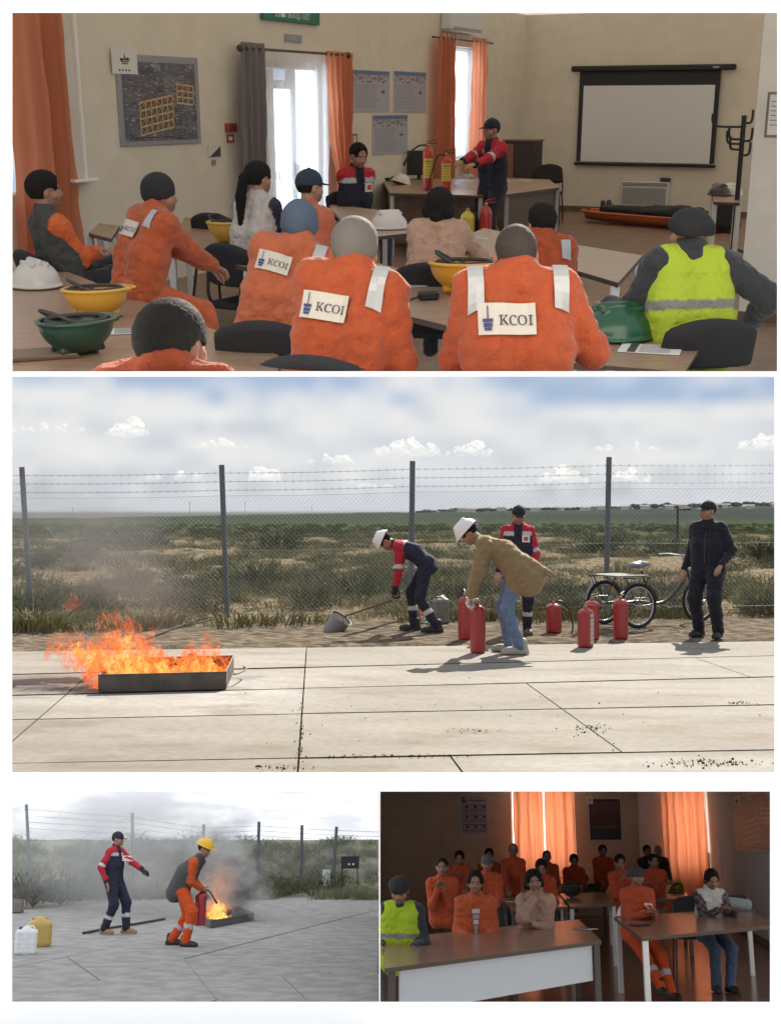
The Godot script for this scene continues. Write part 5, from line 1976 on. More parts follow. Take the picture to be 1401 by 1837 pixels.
func draw_rig(im: Image):       # dim red print of an offshore structure at dusk
	var w := im.get_width()
	var h := im.get_height()
	var r := RandomNumberGenerator.new()
	r.seed = 8
	for y in h:
		var t := float(y) / h
		im.fill_rect(Rect2i(0, y, w, 1), Color(.34, .24, .28).lerp(Color(.2, .1, .1), smoothstep(.2, .6, t)).lerp(Color(.1, .09, .13), smoothstep(.68, .9, t)))
	for k in 70:
		var x := int(w * r.randf_range(.2, .8))
		var y := int(h * r.randf_range(.3, .62))
		im.fill_rect(Rect2i(x, y, r.randi_range(4, 26), r.randi_range(3, 22)), Color(r.randf_range(.2, .42), r.randf_range(.07, .14), .08))
	for k in 4: im.fill_rect(Rect2i(int(w * (.25 + k * .16)), int(h * .16), 3, int(h * .3)), Color(.3, .13, .12))
	im.fill_rect(Rect2i(int(w * .15), int(h * .68), int(w * .7), 5), Color(.55, .3, .25))
	for e in [[0, 0, w, 10], [0, h - 26, w, 26], [0, 0, 9, h], [w - 9, 0, 9, h]]: im.fill_rect(Rect2i(e[0], e[1], e[2], e[3]), Color(.05, .06, .14))

func draw_notice(im: Image):    # blue-headed notice with a photo strip and lines of text
	var w := im.get_width()
	var h := im.get_height()
	var r := RandomNumberGenerator.new()
	r.seed = 3
	im.fill(Color(.66, .67, .72))
	im.fill_rect(Rect2i(0, 0, w, int(h * .1)), Color(.38, .46, .6))
	for k in 120: im.fill_rect(Rect2i(r.randi() % w, int(h * r.randf_range(.1, .26)), r.randi_range(2, 9), r.randi_range(2, 12)), Color(r.randf_range(.3, .75), r.randf_range(.22, .5), r.randf_range(.22, .5)))
	for k in 17:
		var y := int(h * (.34 + k * .036))
		var x := int(w * .05)
		while x < w * r.randf_range(.55, .7):
			var l := r.randi_range(6, 26)
			im.fill_rect(Rect2i(x, y, l, 2), Color(.38, .38, .46))
			x += l + 4
	draw_emblem(im, int(w * .82), int(h * .5), h * .16, Color(.1, .1, .2))

func draw_emblem(im: Image, cx: int, cy: int, s: float, c: Color):      # derrick over a layered hull
	for y in int(s * .5): im.fill_rect(Rect2i(cx - int(y * .14), cy - int(s * .5) + y, maxi(2, int(y * .28)), 1), c)
	for k in 3: im.fill_rect(Rect2i(cx - int(s * .34) + k * int(s * .07), cy + int(s * (.0 + k * .14)), int(s * .68) - k * int(s * .14), int(s * .09)), c)
	im.fill_rect(Rect2i(cx - int(s * .3), cy - int(s * .08), int(s * .18), int(s * .2)), c)
	im.fill_rect(Rect2i(cx + int(s * .12), cy - int(s * .12), int(s * .2), int(s * .22)), c)

func draw_rules(im: Image):     # sheet with three rows of three boxed pictures
	var w := im.get_width()
	var h := im.get_height()
	im.fill(Color(.7, .7, .72))
	im.fill_rect(Rect2i(int(w * .04), int(h * .02), int(w * .12), int(h * .04)), Color(.1, .1, .12))
	im.fill_rect(Rect2i(int(w * .3), int(h * .09), int(w * .64), int(h * .04)), Color(.45, .45, .5))
	im.fill_rect(Rect2i(int(w * .05), int(h * .08), int(w * .18), int(h * .1)), Color(.32, .36, .46))
	for r in 3:
		im.fill_rect(Rect2i(int(w * .04), int(h * (.22 + r * .25)), int(w * .92), int(h * .022)), Color(.1, .12, .2))
		for c in 3:
			im.fill_rect(Rect2i(int(w * (.05 + c * .31)), int(h * (.26 + r * .25)), int(w * .29), int(h * .18)), Color(.62, .62, .66))
			im.fill_rect(Rect2i(int(w * (.2 + c * .31)), int(h * (.25 + r * .25)), int(w * .09), int(h * .055)), Color(.14, .16, .24))
			for k in 4: im.fill_rect(Rect2i(int(w * (.06 + c * .31)), int(h * (.34 + r * .25 + k * .022)), int(w * .24), 2), Color(.4, .4, .46))

func draw_logo_sheet(im: Image):
	im.fill(Color(.84, .84, .83))
	draw_emblem(im, im.get_width() / 2, int(im.get_height() * .42), im.get_height() * .55, Color(.1, .1, .2))
	var w := im.get_width()
	for k in 4: im.fill_rect(Rect2i(int(w * (.25 + k * .13)), int(im.get_height() * .82), int(w * .07), int(im.get_height() * .08)), Color(.2, .2, .28))

func laminate() -> StandardMaterial3D:
	return grain("table_laminate", lin(.27, .165, .105), lin(.36, .235, .155), Vector3(.6, .6, 4.0), .34, .012, 15)

# a table whose top has its corners over those pixels; h: height; legs stop at the floor or at the sloping board
func table(p, label, px: Array, opt := {}, group := "") -> Node3D:
	var h: float = opt.get("h", .75)
	var c := []
	var m := Vector3.ZERO
	for e in px:
		c.append(flo(p, e[0], e[1], h))
		m += c[-1] / px.size()
	m.y = 0
	var o := thing(p, "table", label, "table", m, 0, group)
	for k in c.size(): c[k] -= m
	var pl = cut_plane(p, 667.6, m, 0.0) if p == R1 and m.z > -7.5 else null
	part(o, "tabletop", clamped(slab(c, h, .028), pl), opt.get("mat", laminate()))
	var edge := mat("table_edge", .07, .045, .03, .5)
	var rim := MB.new()
	for k in c.size():
		var a: Vector3 = c[k]
		var b: Vector3 = c[(k + 1) % c.size()]
		var n := Vector3(a.z - b.z, 0, b.x - a.x).normalized() * .002
		if n.dot(a + b) < 0: n = -n
		rim.hexa([a * Vector3(1, 0, 1) + n + Vector3(0, h - .03, 0), b * Vector3(1, 0, 1) + n + Vector3(0, h - .03, 0), b * Vector3(1, 0, 1) + Vector3(0, h - .03, 0), a * Vector3(1, 0, 1) + Vector3(0, h - .03, 0),
			a * Vector3(1, 0, 1) + n + Vector3(0, h - .002, 0), b * Vector3(1, 0, 1) + n + Vector3(0, h - .002, 0), b * Vector3(1, 0, 1) + Vector3(0, h - .002, 0), a * Vector3(1, 0, 1) + Vector3(0, h - .002, 0)])
	part(o, "edge_band", clamped(rim.done(), pl), edge)
	for k in c.size():
		if k in opt.get("no_leg", []): continue
		var q: Vector3 = (c[k] as Vector3) * opt.get("inset", .93)
		var y0 := board_y(q.z + m.z) if p == R1 else 0.0
		if y0 > h - .06: continue
		part(o, "leg", boxm(Vector3(.05, h - .028 - y0, .05), .004, Vector3(q.x, (h - .028 + y0) / 2, q.z)), opt.get("leg", mat("leg_grey", .4, .4, .4, .5)))
	for e in opt.get("panels", []):        # modesty panels between two corners: [i, j, drop, material]
		var a: Vector3 = (c[e[0]] as Vector3) * .9
		var b: Vector3 = (c[e[1]] as Vector3) * .9
		a.y = 0; b.y = 0
		var n := (b - a).cross(Vector3.UP).normalized() * .01
		var y0 := maxf(h - e[2], board_y(m.z) if p == R1 else 0.0)
		part(o, "front_panel", slab([a, b, b + n, a + n], h - .03, h - .03 - y0), e[3])
	return o

# stacking chair facing -z: curved black back, seat, tube frame. low: what lies lower is cut off
func chair(p, label, at: Vector3, yaw: float, low := 0.0, group := "", cell := .02, top := .86) -> Node3D:
	var o := thing(p, "chair", label, "chair", at, yaw, group)
	var blk := mat("chair_cloth", .016, .016, .018, .85)
	var fr := mat("chair_frame", .02, .02, .02, .45)
	var clip := [[Vector3(0, -1, 0), -low]]
	var back := []
	for k in 15:
		var x := lerpf(-.2, .2, k / 14.0)
		var z := .24 - x * x * 1.1
		var r := .017
		back.append([Vector3(x, .62, z - .02), Vector3(x * .96, top - x * x * 1.2, z + .04), r, r])
	part(o, "backrest", nets(back, cell, .05, {"clip": clip}), blk)
	if low < .45:
		var seat := []
		for k in 9:
			var x := lerpf(-.2, .2, k / 8.0)
			seat.append([Vector3(x, .455, -.22), Vector3(x, .45, .17), .028, .028])
		part(o, "seat", nets(seat, cell, .04, {"clip": clip}), blk)
	for s in [-1, 1]:
		var up := MB.new()
		if low < .6:
			up.tube(curve([Vector3(.225 * s, maxf(.42, low + .02), .1), Vector3(.225 * s, .5, .19), Vector3(.215 * s, .66, .2), Vector3(.2 * s, .8, .21)], 4), .012, 6)
			part(o, "back_post", up.done(), fr)
		if low < .35:
			for z in [[-.2, -.26], [.14, .25]]:
				var lg := MB.new()
				lg.tube([Vector3(.225 * s, .43, z[0]), Vector3(.24 * s, maxf(low, .0), z[1])], .012, 6)
				part(o, "leg", lg.done(), fr)
	return o

func helmet(p, label, at: Vector3, yaw: float, flip: bool, c: Color, group := "", tilt_ := 0.0, sc := 1.0) -> Node3D:
	var o := thing(p, "hard_hat", label, "hard hat", at, yaw, group)
	var m := mat("hat_shell" + str(c), c.r, c.g, c.b, .3, 0.0, {"coat": .3})
	var x := Transform3D(Basis(Vector3.RIGHT, tilt_) * Basis.from_scale(Vector3.ONE * sc), Vector3.ZERO) * (Transform3D(Basis(Vector3.RIGHT, PI), Vector3(0, .332, 0)) if flip else Transform3D(Basis(), Vector3(0, -.192, 0)))
	part(o, "shell", hat_mesh("hardhat"), m, x)
	var band := MB.new()
	var pts := []
	for k in 21: pts.append(Vector3(cos(TAU * k / 20) * .092, .2, sin(TAU * k / 20) * .112))
	band.tube(pts, .008, 6, false)
	band.tube(curve([Vector3(-.09, .2, 0), Vector3(-.05, .255, 0), Vector3(.05, .255, 0), Vector3(.09, .2, 0)]), .008, 6)
	band.tube(curve([Vector3(0, .2, -.11), Vector3(0, .255, -.05), Vector3(0, .255, .05), Vector3(0, .2, .11)]), .008, 6)
	if flip: band.tube(curve([Vector3(-.09, .2, .05), Vector3(-.06, .165, .11), Vector3(.06, .165, .11), Vector3(.09, .2, .05)]), .007, 6)
	part(o, "harness", band.done(), mat("harness", .05, .045, .04, .8), x)
	return o

func paper(p, label, px, py, h: float, w: float, d: float, yaw: float, folder := false) -> Node3D:
	var o := thing(p, "paper", label, "paper", flo(p, px, py, h) , yaw)
	var b := boxm(Vector3(w, .003, d), 0, Vector3(0, .0045, 0))
	part(o, "sheet", b, mat("paper_white", .62, .6, .55, .8))
	if folder: part(o, "dark_band", boxm(Vector3(w * .13, .002, d), 0, Vector3(-w * .28, .0085, 0)), mat("paper_band", .05, .045, .04, .6))
	var ink := MB.new()
	for k in 9: ink.box(Vector3(w * .08, .0066, d * (-.4 + k * .1)), Vector3(w * .5, .0006, d * .02))
	part(o, "print", ink.done(), mat("ink_grey", .12, .12, .13, .8)).set_meta("kind", "stuff")
	return o

# someone sitting: the head's pixel, its top, distance; the rest follows
func sit(p, label, px, pytop, d, yaw: float, s: Dictionary, group := "") -> Node3D:
	var lean: float = s.get("lean", .15)
	s.lean = lean
	var hd := dep(p, px, pytop, d)
	var size: float = s.get("size", 1.0) * (.88 if p == R1 and d < 9.0 else (.84 if p == "p4" else 1.0))
	s.size = size
	for k in ["hand_r", "hand_l"]:
		if s.has(k): s[k] = Vector3(s[k].x, s[k].y / size, s[k].z)
	var top := hd.y / size
	s.hip = top - .5 * cos(lean) - .265 + s.get("sink", 0.0)
	if s.get("hat", "") != "": s.hip -= .01
	var fwd := Basis(Vector3.UP, yaw) * Vector3(0, 0, -1)
	var side := Basis(Vector3.UP, yaw) * Vector3(1, 0, 0)
	var at: Vector3 = Vector3(hd.x, 0, hd.z) - fwd * (.5 * sin(lean) + s.get("sink", 0.0) * .45) * size - side * .5 * sin(s.get("side", 0.0)) * size
	if not s.has("hand_r") and not s.has("hand_r_at"): s.hand_r = Vector3(.13, .8 / size, -.44)
	if not s.has("hand_l") and not s.has("hand_l_at"): s.hand_l = Vector3(-.13, .8 / size, -.44)
	return person(p, label, at, yaw, s, group)

func emblem_on(o, jb, c: Vector3, u: Vector3, v: Vector3, m):        # derrick and hull, pressed onto the cloth
	patch(o, "emblem", jb, c + v * .45, u * .05, v * .5, m, .017, 1, 3)
	patch(o, "emblem", jb, c - v * .15, u * .42, v * .13, m, .017, 3, 1)
	patch(o, "emblem", jb, c - v * .5, u * .36, v * .15, m, .017, 3, 1)
	patch(o, "emblem", jb, c - v * .8, u * .3, v * .1, m, .017, 3, 1)

func back_label(o, off: Vector3, w := .155, h := .075):
	var j = o.get_meta("j")
	var jb = o.get_meta("jb")
	var b: Basis = j.b1
	var c: Vector3 = j.mid + b * off
	var lp := patch(o, "back_label", jb, c, b.x * w, b.y * h, mat("label_cream", .52, .475, .4, .85), .012, 8, 5)
	var ink := mat("label_ink", .03, .028, .06, .8)
	press_text(lp, "lettering", "KCOI", jb, c + b.x * w * .3 + b.y * h * -.1, b.x, b.y, w * .5, ink)
	emblem_on(lp, jb, c - b.x * w * .68 + b.y * h * .02, b.x * h * .75, b.y * h * .85, mat("label_blue", .04, .05, .14, .8))

func shoulder_tape(o, x: float, y := .2, l := .09, wd := .03):
	var j = o.get_meta("j")
	var jb = o.get_meta("jb")
	var b: Basis = j.b1
	var n := b * Vector3(0, .55, 1).normalized()
	var v := (n.cross(b.x)).normalized()
	patch(o, "reflective_tape", jb, j.mid + b * Vector3(x, y, .05), b.x * wd, v * l, mat("silver_tape", .4, .4, .39, .35, .2), .011, 2, 6)

func room_one():
	var plaster := grain("cream_plaster", lin(.66, .615, .525), lin(.71, .665, .575), Vector3.ONE * .5, .85, .01, 31)
	var plaster2 := grain("cool_plaster", lin(.60, .58, .52), lin(.64, .62, .57), Vector3.ONE * .5, .85, .01, 32)
	# openings in the window wall
	var d0 := along(lw(480, 250)); var d1 := along(lw(588, 250))
	var w0 := along(lw(806, 200)); var w1 := along(lw(852, 200))
	var b0 := along(lw(-60, 200)); var b1 := along(lw(64, 200))
	var top := 3.22
	wall_run("window_wall", "cream wall with the door, the windows and the posters", WC, WU, -15.5, 0, [[b0, b1, 1.0, 2.9], [d0, d1, 0.0, lw(530, 112).y], [w0, w1, .95, lw(828, 84).y]], top, .28, plaster, -WV)
	wall_run("screen_wall", "cream end wall behind the projection screen", WC, WV, -.28, 7.0, [], top, .25, plaster, WU)
	var sk := MB.new()
	sk.hexa([WC + WV * .02 - WU * .03, WC + WV * 6.9 - WU * .03, WC + WV * 6.9 - WU * .005, WC + WV * .02 - WU * .005].map(func(q): return q) + [WC + WV * .02 - WU * .02, WC + WV * 6.9 - WU * .02, WC + WV * 6.9 - WU * .005, WC + WV * .02 - WU * .005].map(func(q): return q + Vector3(0, .09, 0)))
	struct(R1, "skirting", sk.done(), mat("skirting_brown", .13, .085, .055, .6))
	# floor of brown boards-like lino, from where it meets the sloping shelf
	var fl := grain("brown_lino", lin(.17, .10, .065), lin(.235, .145, .095), Vector3(.5, .5, .5), .38, .012, 36)
	var fb := MB.new()
	var fz: float = flo(R1, 700, 668.0).z - .05
	fb.hexa([Vector3(-6.5, -.004, fz), Vector3(5.5, -.004, fz), Vector3(9, -.12, -24), Vector3(-6.5, -.12, -24), Vector3(-6.5, 0, fz), Vector3(5.5, 0, fz), Vector3(9, 0, -24), Vector3(-6.5, 0, -24)])
	struct(R1, "floor", fb.done(), fl)
	var ce := mat("ceiling_added_light", .93, .92, .89, .9, 0.0, {"back": Color(1, .98, .94)})  # ceiling made translucent, an added source of light for the room
	struct(R1, "ceiling", slab([Vector3(-6.2, 0, -9.6), Vector3(6.5, 0, -9.6), Vector3(10, 0, -24), Vector3(-4, 0, -24)], top + .12, .115), ce)
	# right-hand pier that comes forward
	var e := flo(R1, 1322, 577)
	var pier := [Vector3(e.x, 0, e.z), Vector3(e.x + 2.2, 0, e.z + .4), Vector3(e.x + 2.6, 0, e.z - .6), Vector3(e.x + .35, 0, e.z - .7)]
	struct(R1, "pier_wall", slab(pier, top, top), plaster)
	var ps := MB.new()
	struct(R1, "pier_skirting", slab([pier[0] + Vector3(0, 0, .012), pier[1] + Vector3(0, 0, .012), pier[1] + Vector3(0, 0, .002), pier[0] + Vector3(0, 0, .002)], .09, .09), mat("skirting_brown", .13, .085, .055, .6))
	var r := on_wall(R1, "window_reveal", "pale window reveal board with a small sill beside the orange curtain", "window reveal", true, 92, 136, 8, 322, .02)
	r[0].set_meta("category", "window")
	part(r[0], "board", boxm(Vector3(r[1], r[2], .03), .004), plaster2)
	part(r[0], "edge_strip", boxm(Vector3(.03, r[2], .06), .004, Vector3(r[1] * .5 + .016, 0, .02)), mat("strip_white", .8, .8, .76, .5))
	part(r[0], "sill", boxm(Vector3(.34, .03, .14), .006, Vector3(r[1] * .3, -r[2] * .5 - .016, .05)), mat("strip_white", .8, .8, .76, .5))

func curtains_one():
	var orange := mat("orange_curtain", .43, .2, .125, .9, 0.0, {"back": Color(1, .66, .5)})
	var grey := mat("grey_curtain", .17, .155, .165, .9, 0.0, {"back": Color(.45, .42, .45)})
	var net := mat("sheer_curtain", .86, .88, .9, .95, 0.0, {"a": .34, "back": Color(1, 1, 1)})
	var frame := mat("pvc_white", .78, .79, .8, .35, 0.0, {"back": Color(.8, .8, .8)})
	var glass := mat("daylight_window", .9, .95, 1.0, .1, 0.0, {"emit": Color(.86, .93, 1.0), "power": 1.7})
	var rod := mat("rod_bronze", .09, .07, .06, .4, .5)
	# far left curtain
	var t := lw(56, 5, .12); var b := lw(60, 470, .12)
	var o := thing(R1, "orange_curtain", "full-length orange curtain at the left edge beside the pale reveal", "curtain", Vector3(t.x, t.y + .1, t.z), yaw_left)
	part(o, "cloth", curtain_mesh(.80, .86, t.y + .05, 4, .05, 3), orange)
	# door
	var dh := lw(530, 112).y
	var a := lw(480, 250); var c := lw(588, 250)
	var w := Vector2(a.x, a.z).distance_to(Vector2(c.x, c.z))
	var dm := (a + c) / 2
	var d := thing(R1, "glazed_door", "white glazed door shining behind the sheer curtain", "door", Vector3(dm.x, 0, dm.z) - WV * .14, yaw_left)
	for s in [-1, 1]: part(d, "jamb", boxm(Vector3(.07, dh, .09), .004, Vector3(s * (w / 2 - .035), dh / 2, 0)), frame)
	part(d, "head", boxm(Vector3(w - .14, .07, .09), .004, Vector3(0, dh - .035, 0)), frame)
	var leaf := w * .34
	for s in [-1, 1]: part(d, "leaf_stile", boxm(Vector3(.1, dh - .1, .06), .004, Vector3(-w * .12 + s * leaf * .5, dh / 2 - .03, 0)), frame)
	for y in [.3, .95, dh - .25]: part(d, "leaf_rail", boxm(Vector3(leaf - .1, .22 if y < .5 else .1, .06), .004, Vector3(-w * .12, y, 0)), frame)
	part(d, "side_pane", boxm(Vector3(w * .3, dh - .1, .008), 0, Vector3(w * .3, dh / 2 - .03, -.01)), glass)
	part(d, "pane", boxm(Vector3(leaf - .1, dh - .6, .008), 0, Vector3(-w * .12, dh / 2, 0)), glass)
	part(d, "handle", boxm(Vector3(.03, .14, .07), .006, Vector3(w * .06, 1.0, .05)), rod)
	var nt := lw(530, 94, .1)
	var n := thing(R1, "sheer_curtain", "white sheer curtain hanging over the bright door", "curtain", Vector3(nt.x, nt.y, nt.z), yaw_left)
	part(n, "cloth", curtain_mesh(w * 1.12, w * 1.02, nt.y - .02, 7, .035, 7), net)
	var r0 := lw(431, 86, .16); var r1 := lw(624, 99, .16)
	var rr := thing(R1, "curtain_rod", "dark curtain rod above the bright door", "curtain rod", (r0 + r1) / 2)
	var rm := MB.new()
	rm.tube([r0 - (r0 + r1) / 2, r1 - (r0 + r1) / 2], .016, 8)
	part(rr, "rod", rm.done(), rod)
	for e in [r0, r1]:
		var k := MB.new(); k.ball(e - (r0 + r1) / 2, Vector3.ONE * .04, 10)
		part(rr, "finial", k.done(), rod)
	var gt := lw(455, 82, .16)
	var g := thing(R1, "grey_curtain", "grey curtain drawn to the left of the bright door", "curtain", gt + Vector3(0, .03, 0), yaw_left)
	part(g, "cloth", curtain_mesh(.52, .62, gt.y - .02, 4, .045, 9, -.12, .8), grey)
	var ot := lw(610, 98, .16)
	var q := thing(R1, "orange_curtain", "orange curtain gathered to the right of the bright door", "curtain", ot + Vector3(0, .03, 0), yaw_left)
	part(q, "cloth", curtain_mesh(.72, .5, ot.y - .1, 5, .045, 12, .15, .62), orange)
	# narrow window
	var wa := lw(806, 200); var wb := lw(852, 200)
	var ww := Vector2(wa.x, wa.z).distance_to(Vector2(wb.x, wb.z))
	var wh := lw(828, 84).y
	var wm := (wa + wb) / 2
	var wi := thing(R1, "window", "narrow bright window between the two orange curtains", "window", Vector3(wm.x, .95, wm.z) - WV * .16, yaw_left)
	for s in [-1, 1]: part(wi, "frame_side", boxm(Vector3(.06, wh - .95, .07), .004, Vector3(s * (ww / 2 - .03), (wh - .95) / 2, 0)), frame)
	for y in [.03, wh - .98]: part(wi, "frame_rail", boxm(Vector3(ww - .12, .06, .07), .004, Vector3(0, y, 0)), frame)
	part(wi, "pane", boxm(Vector3(ww - .12, wh - 1.07, .008), 0, Vector3(0, (wh - .95) / 2, 0)), glass)
	part(wi, "sheer", curtain_mesh(ww, ww, wh - .98, 3, .02, 5), net, Transform3D(Basis(), Vector3(0, wh - .97, .1)))
	var s0 := lw(776, 66, .16); var s1 := lw(884, 78, .16)
	var sr := thing(R1, "curtain_rod", "dark curtain rod above the narrow window", "curtain rod", (s0 + s1) / 2)
	var sm := MB.new(); sm.tube([s0 - (s0 + s1) / 2, s1 - (s0 + s1) / 2], .015, 8)
	part(sr, "rod", sm.done(), rod)
	for e in [[803, 66, .62, 21, "left"], [861, 73, .62, 25, "right"]]:
		var ct := lw(e[0], e[1], .16)
		var cu := thing(R1, "orange_curtain", "orange eyelet curtain %s of the narrow window" % e[4], "curtain", ct + Vector3(0, .04, 0), yaw_left)
		part(cu, "cloth", curtain_mesh(e[2], e[2] * 1.04, ct.y - .3, 4, .05, e[3]), orange)
		var ring := MB.new()
		for k in 4:
			var pts := []
			for z in 13: pts.append(Vector3(-.22 + k * .145 + cos(TAU * z / 12) * .028, -.045 + sin(TAU * z / 12) * .028, .055))
			ring.tube(pts, .007, 5, false)
		part(cu, "eyelets", ring.done(), mat("chrome", .5, .5, .52, .25, .9)).set_meta("kind", "stuff")
	var ac := on_wall(R1, "air_conditioner", "pale air conditioner high above the narrow window", "air conditioner", true, 800, 856, 10, 58, .1)
	part(ac[0], "casing", boxm(Vector3(ac[1], ac[2], .2), .03), mat("ac_white", .6, .63, .66, .4))
	part(ac[0], "outlet_flap", boxm(Vector3(ac[1] * .86, .03, .02), .004, Vector3(0, -ac[2] * .38, .105)), mat("ac_grey", .35, .37, .4, .5))

func wall_things_one():
	var yard := print_mat("yard_print", print_image(320, 380, draw_yard))
	var logo := print_mat("logo_print", print_image(128, 132, draw_logo_sheet), .6)
	var notice := print_mat("notice_print", print_image(256, 256, draw_notice), .5)
	var grey := mat("poster_margin", .27, .28, .3, .4)
	var o := on_wall(R1, "poster", "framed aerial photograph of a steel frame yard with a white logo sheet", "poster", true, 212, 357, 100, 260, .01)
	part(o[0], "board", boxm(Vector3(o[1], o[2], .02), .003), grey)
	part(o[0], "picture", face_quad(o[1] * .9, o[2] * .9, .013), yard)
	part(o[0], "logo_sheet", face_quad(o[1] * .29, o[2] * .27, .0165), logo, Transform3D(Basis(), Vector3(-o[1] * .41, o[2] * .42, 0)))
	for e in [[632, 699, 126, 201, "upper left of the three"], [706, 764, 128, 202, "upper right of the three"], [668, 731, 206, 277, "lowest of the three"]]:
		var q := on_wall(R1, "notice", "pale notice with a photo strip on the cream wall, %s" % e[4], "notice", true, e[0], e[1], e[2], e[3], .006, "three notices beside the door")
		part(q[0], "sheet", boxm(Vector3(q[1], q[2], .006), 0), mat("notice_paper", .5, .5, .53, .6))
		part(q[0], "print", face_quad(q[1] * .97, q[2] * .97, .0045), notice)
	var ex := on_wall(R1, "exit_sign", "green exit sign lettered in white above the door", "exit sign", true, 470, 572, 14, 40, .03)
	part(ex[0], "plate", boxm(Vector3(ex[1], ex[2], .03), .004), mat("exit_green", .0, .16, .10, .5))
	part(ex[0], "lettering", text_mesh("ШЫҒУ ВЫХОД / EXIT", ex[2] * .62, false), mat("exit_white", .8, .85, .82, .5), Transform3D(Basis.from_scale(Vector3(.84, 1, 1)), Vector3(0, 0, .0185)))
	var sg := on_wall(R1, "sign", "small grey sign on the wall under the green exit sign", "sign", true, 511, 541, 62, 76, .01)
	part(sg[0], "plate", boxm(Vector3(sg[1], sg[2], .01), .002), mat("sign_grey", .3, .31, .34, .6))
	part(sg[0], "lettering", text_mesh("EXIT", sg[2] * .7, false), mat("sign_pale", .55, .56, .6, .6), Transform3D(Basis(), Vector3(0, 0, .0075)))
	var al := on_wall(R1, "alarm_button", "red square fire alarm button left of the grey curtain", "alarm button", true, 406, 423, 221, 237, .02)
	part(al[0], "box", boxm(Vector3(al[1], al[2], .05), .006), mat("alarm_red", .34, .04, .035, .45))
	part(al[0], "button", boxm(Vector3(al[1] * .5, al[2] * .5, .012), .003, Vector3(0, 0, .029)), mat("alarm_dark", .14, .03, .03, .4))
	var al2 := on_wall(R1, "sign", "small red and white sign under the fire alarm button", "sign", true, 407, 420, 241, 256, .006)
	part(al2[0], "plate", boxm(Vector3(al2[1], al2[2], .006), .001), mat("sign_red", .38, .07, .06, .6))
	part(al2[0], "pictogram", boxm(Vector3(al2[1] * .5, al2[2] * .45, .002), 0, Vector3(0, 0, .0045)), mat("exit_white", .8, .85, .82, .5))
	var dg := on_wall(R1, "sign", "white sheet with a dark triangle right below the aerial photograph", "sign", true, 374, 397, 261, 284, .006)
	part(dg[0], "sheet", boxm(Vector3(dg[1], dg[2], .004), 0), mat("paper_white", .62, .6, .55, .8))
	var tr := MB.new()
	tr.tri(Vector3(-dg[1] * .45, -dg[2] * .4, .0035), Vector3(dg[1] * .45, -dg[2] * .4, .0035), Vector3(dg[1] * .45, dg[2] * .45, .0035))
	part(dg[0], "triangle", tr.done(), mat("ink_dark2", .06, .065, .08, .7))
	var ar := on_wall(R1, "sign", "small loose paper strip hanging under the sheet with a dark triangle", "sign", true, 380, 388, 287, 297, .006)
	part(ar[0], "strip", boxm(Vector3(ar[1], ar[2], .003), 0), mat("strip_grey", .3, .28, .26, .8))
	var rn := on_wall(R1, "notice", "narrow red and white notice beside the seated instructor's head", "notice", true, 624, 641, 240, 266, .006)
	part(rn[0], "sheet", boxm(Vector3(rn[1], rn[2], .005), 0), mat("notice_red", .36, .1, .09, .6))
	for s in [-1, 1]: part(rn[0], "panel", boxm(Vector3(rn[1] * .3, rn[2] * .7, .002), 0, Vector3(s * rn[1] * .2, 0, .004)), mat("paper_white", .62, .6, .55, .8))
	# projection screen
	var s := on_wall(R1, "projection_screen", "pull-down projection screen with black borders on the end wall", "projection screen", false, 1036, 1286, 122, 296, .1)
	var W: float = s[1]
	var H: float = s[2]
	var blk := mat("screen_black", .014, .016, .02, .6)
	part(s[0], "housing", boxm(Vector3(W * 1.16, .09, .1), .02, Vector3(W * .02, H * .5, 0)), blk)
	part(s[0], "cloth", boxm(Vector3(W * .935, H * .80, .004), 0, Vector3(0, -H * .075, -.02)), mat("screen_cloth", .70, .72, .73, .9))
	part(s[0], "top_border", boxm(Vector3(W, H * .17, .003), 0, Vector3(0, H * .41, -.021)), blk)
	for k in [-1, 1]: part(s[0], "side_border", boxm(Vector3(W * .0325, H * .80, .0035), 0, Vector3(k * W * .484, -H * .075, -.021)), blk)
	part(s[0], "bottom_bar", boxm(Vector3(W * 1.03, .05, .045), .015, Vector3(0, -H * .5, -.02)), blk)
	part(s[0], "maker_plate", boxm(Vector3(.1, .025, .004), 0, Vector3(W * .47, H * .5, .053)), mat("plate", .42, .43, .43, .6))
	var he := on_wall(R1, "wall_heater", "pale electric wall heater with a grey front under the projection screen", "heater", false, 1114, 1199, 326, 370, .06)
	part(he[0], "casing", boxm(Vector3(he[1], he[2], .1), .015), mat("heater_white", .62, .62, .62, .4))
	part(he[0], "grille", boxm(Vector3(he[1] * .92, he[2] * .68, .006), .002, Vector3(0, -he[2] * .08, .053)), mat("heater_grey", .3, .31, .33, .6))
	for k in 3: part(he[0], "vent_slot", boxm(Vector3(he[1] * .94, .012, .004), 0, Vector3(0, he[2] * (.34 + k * .055), .052)), mat("heater_dark", .14, .14, .15, .6))
	var bx := on_wall(R1, "small_box", "small dark box on the wall just above the heater", "box", false, 1184, 1202, 319, 326, .05)
	part(bx[0], "box", boxm(Vector3(bx[1], bx[2], .08), .01), mat("dark_plastic", .04, .045, .05, .5))
	var e := flo(R1, 1322, 577)
	var fp := dep(R1, 1389, 206, -e.z - .35)
	var pf := thing(R1, "framed_document", "framed document on the wall at the right edge", "picture frame", fp + Vector3(0, 0, .03), -.18)
	part(pf, "frame", boxm(Vector3(.15, .34, .025), .005), mat("frame_wood", .2, .12, .06, .5))
	part(pf, "document", boxm(Vector3(.115, .3, .003), 0, Vector3(0, 0, .0145)), mat("paper_white", .62, .6, .55, .8))
	for k in 6: part(pf, "text_line", boxm(Vector3(.07, .006, .001), 0, Vector3(-.01, .1 - k * .035, .0167)), mat("ink_grey", .12, .12, .13, .8))

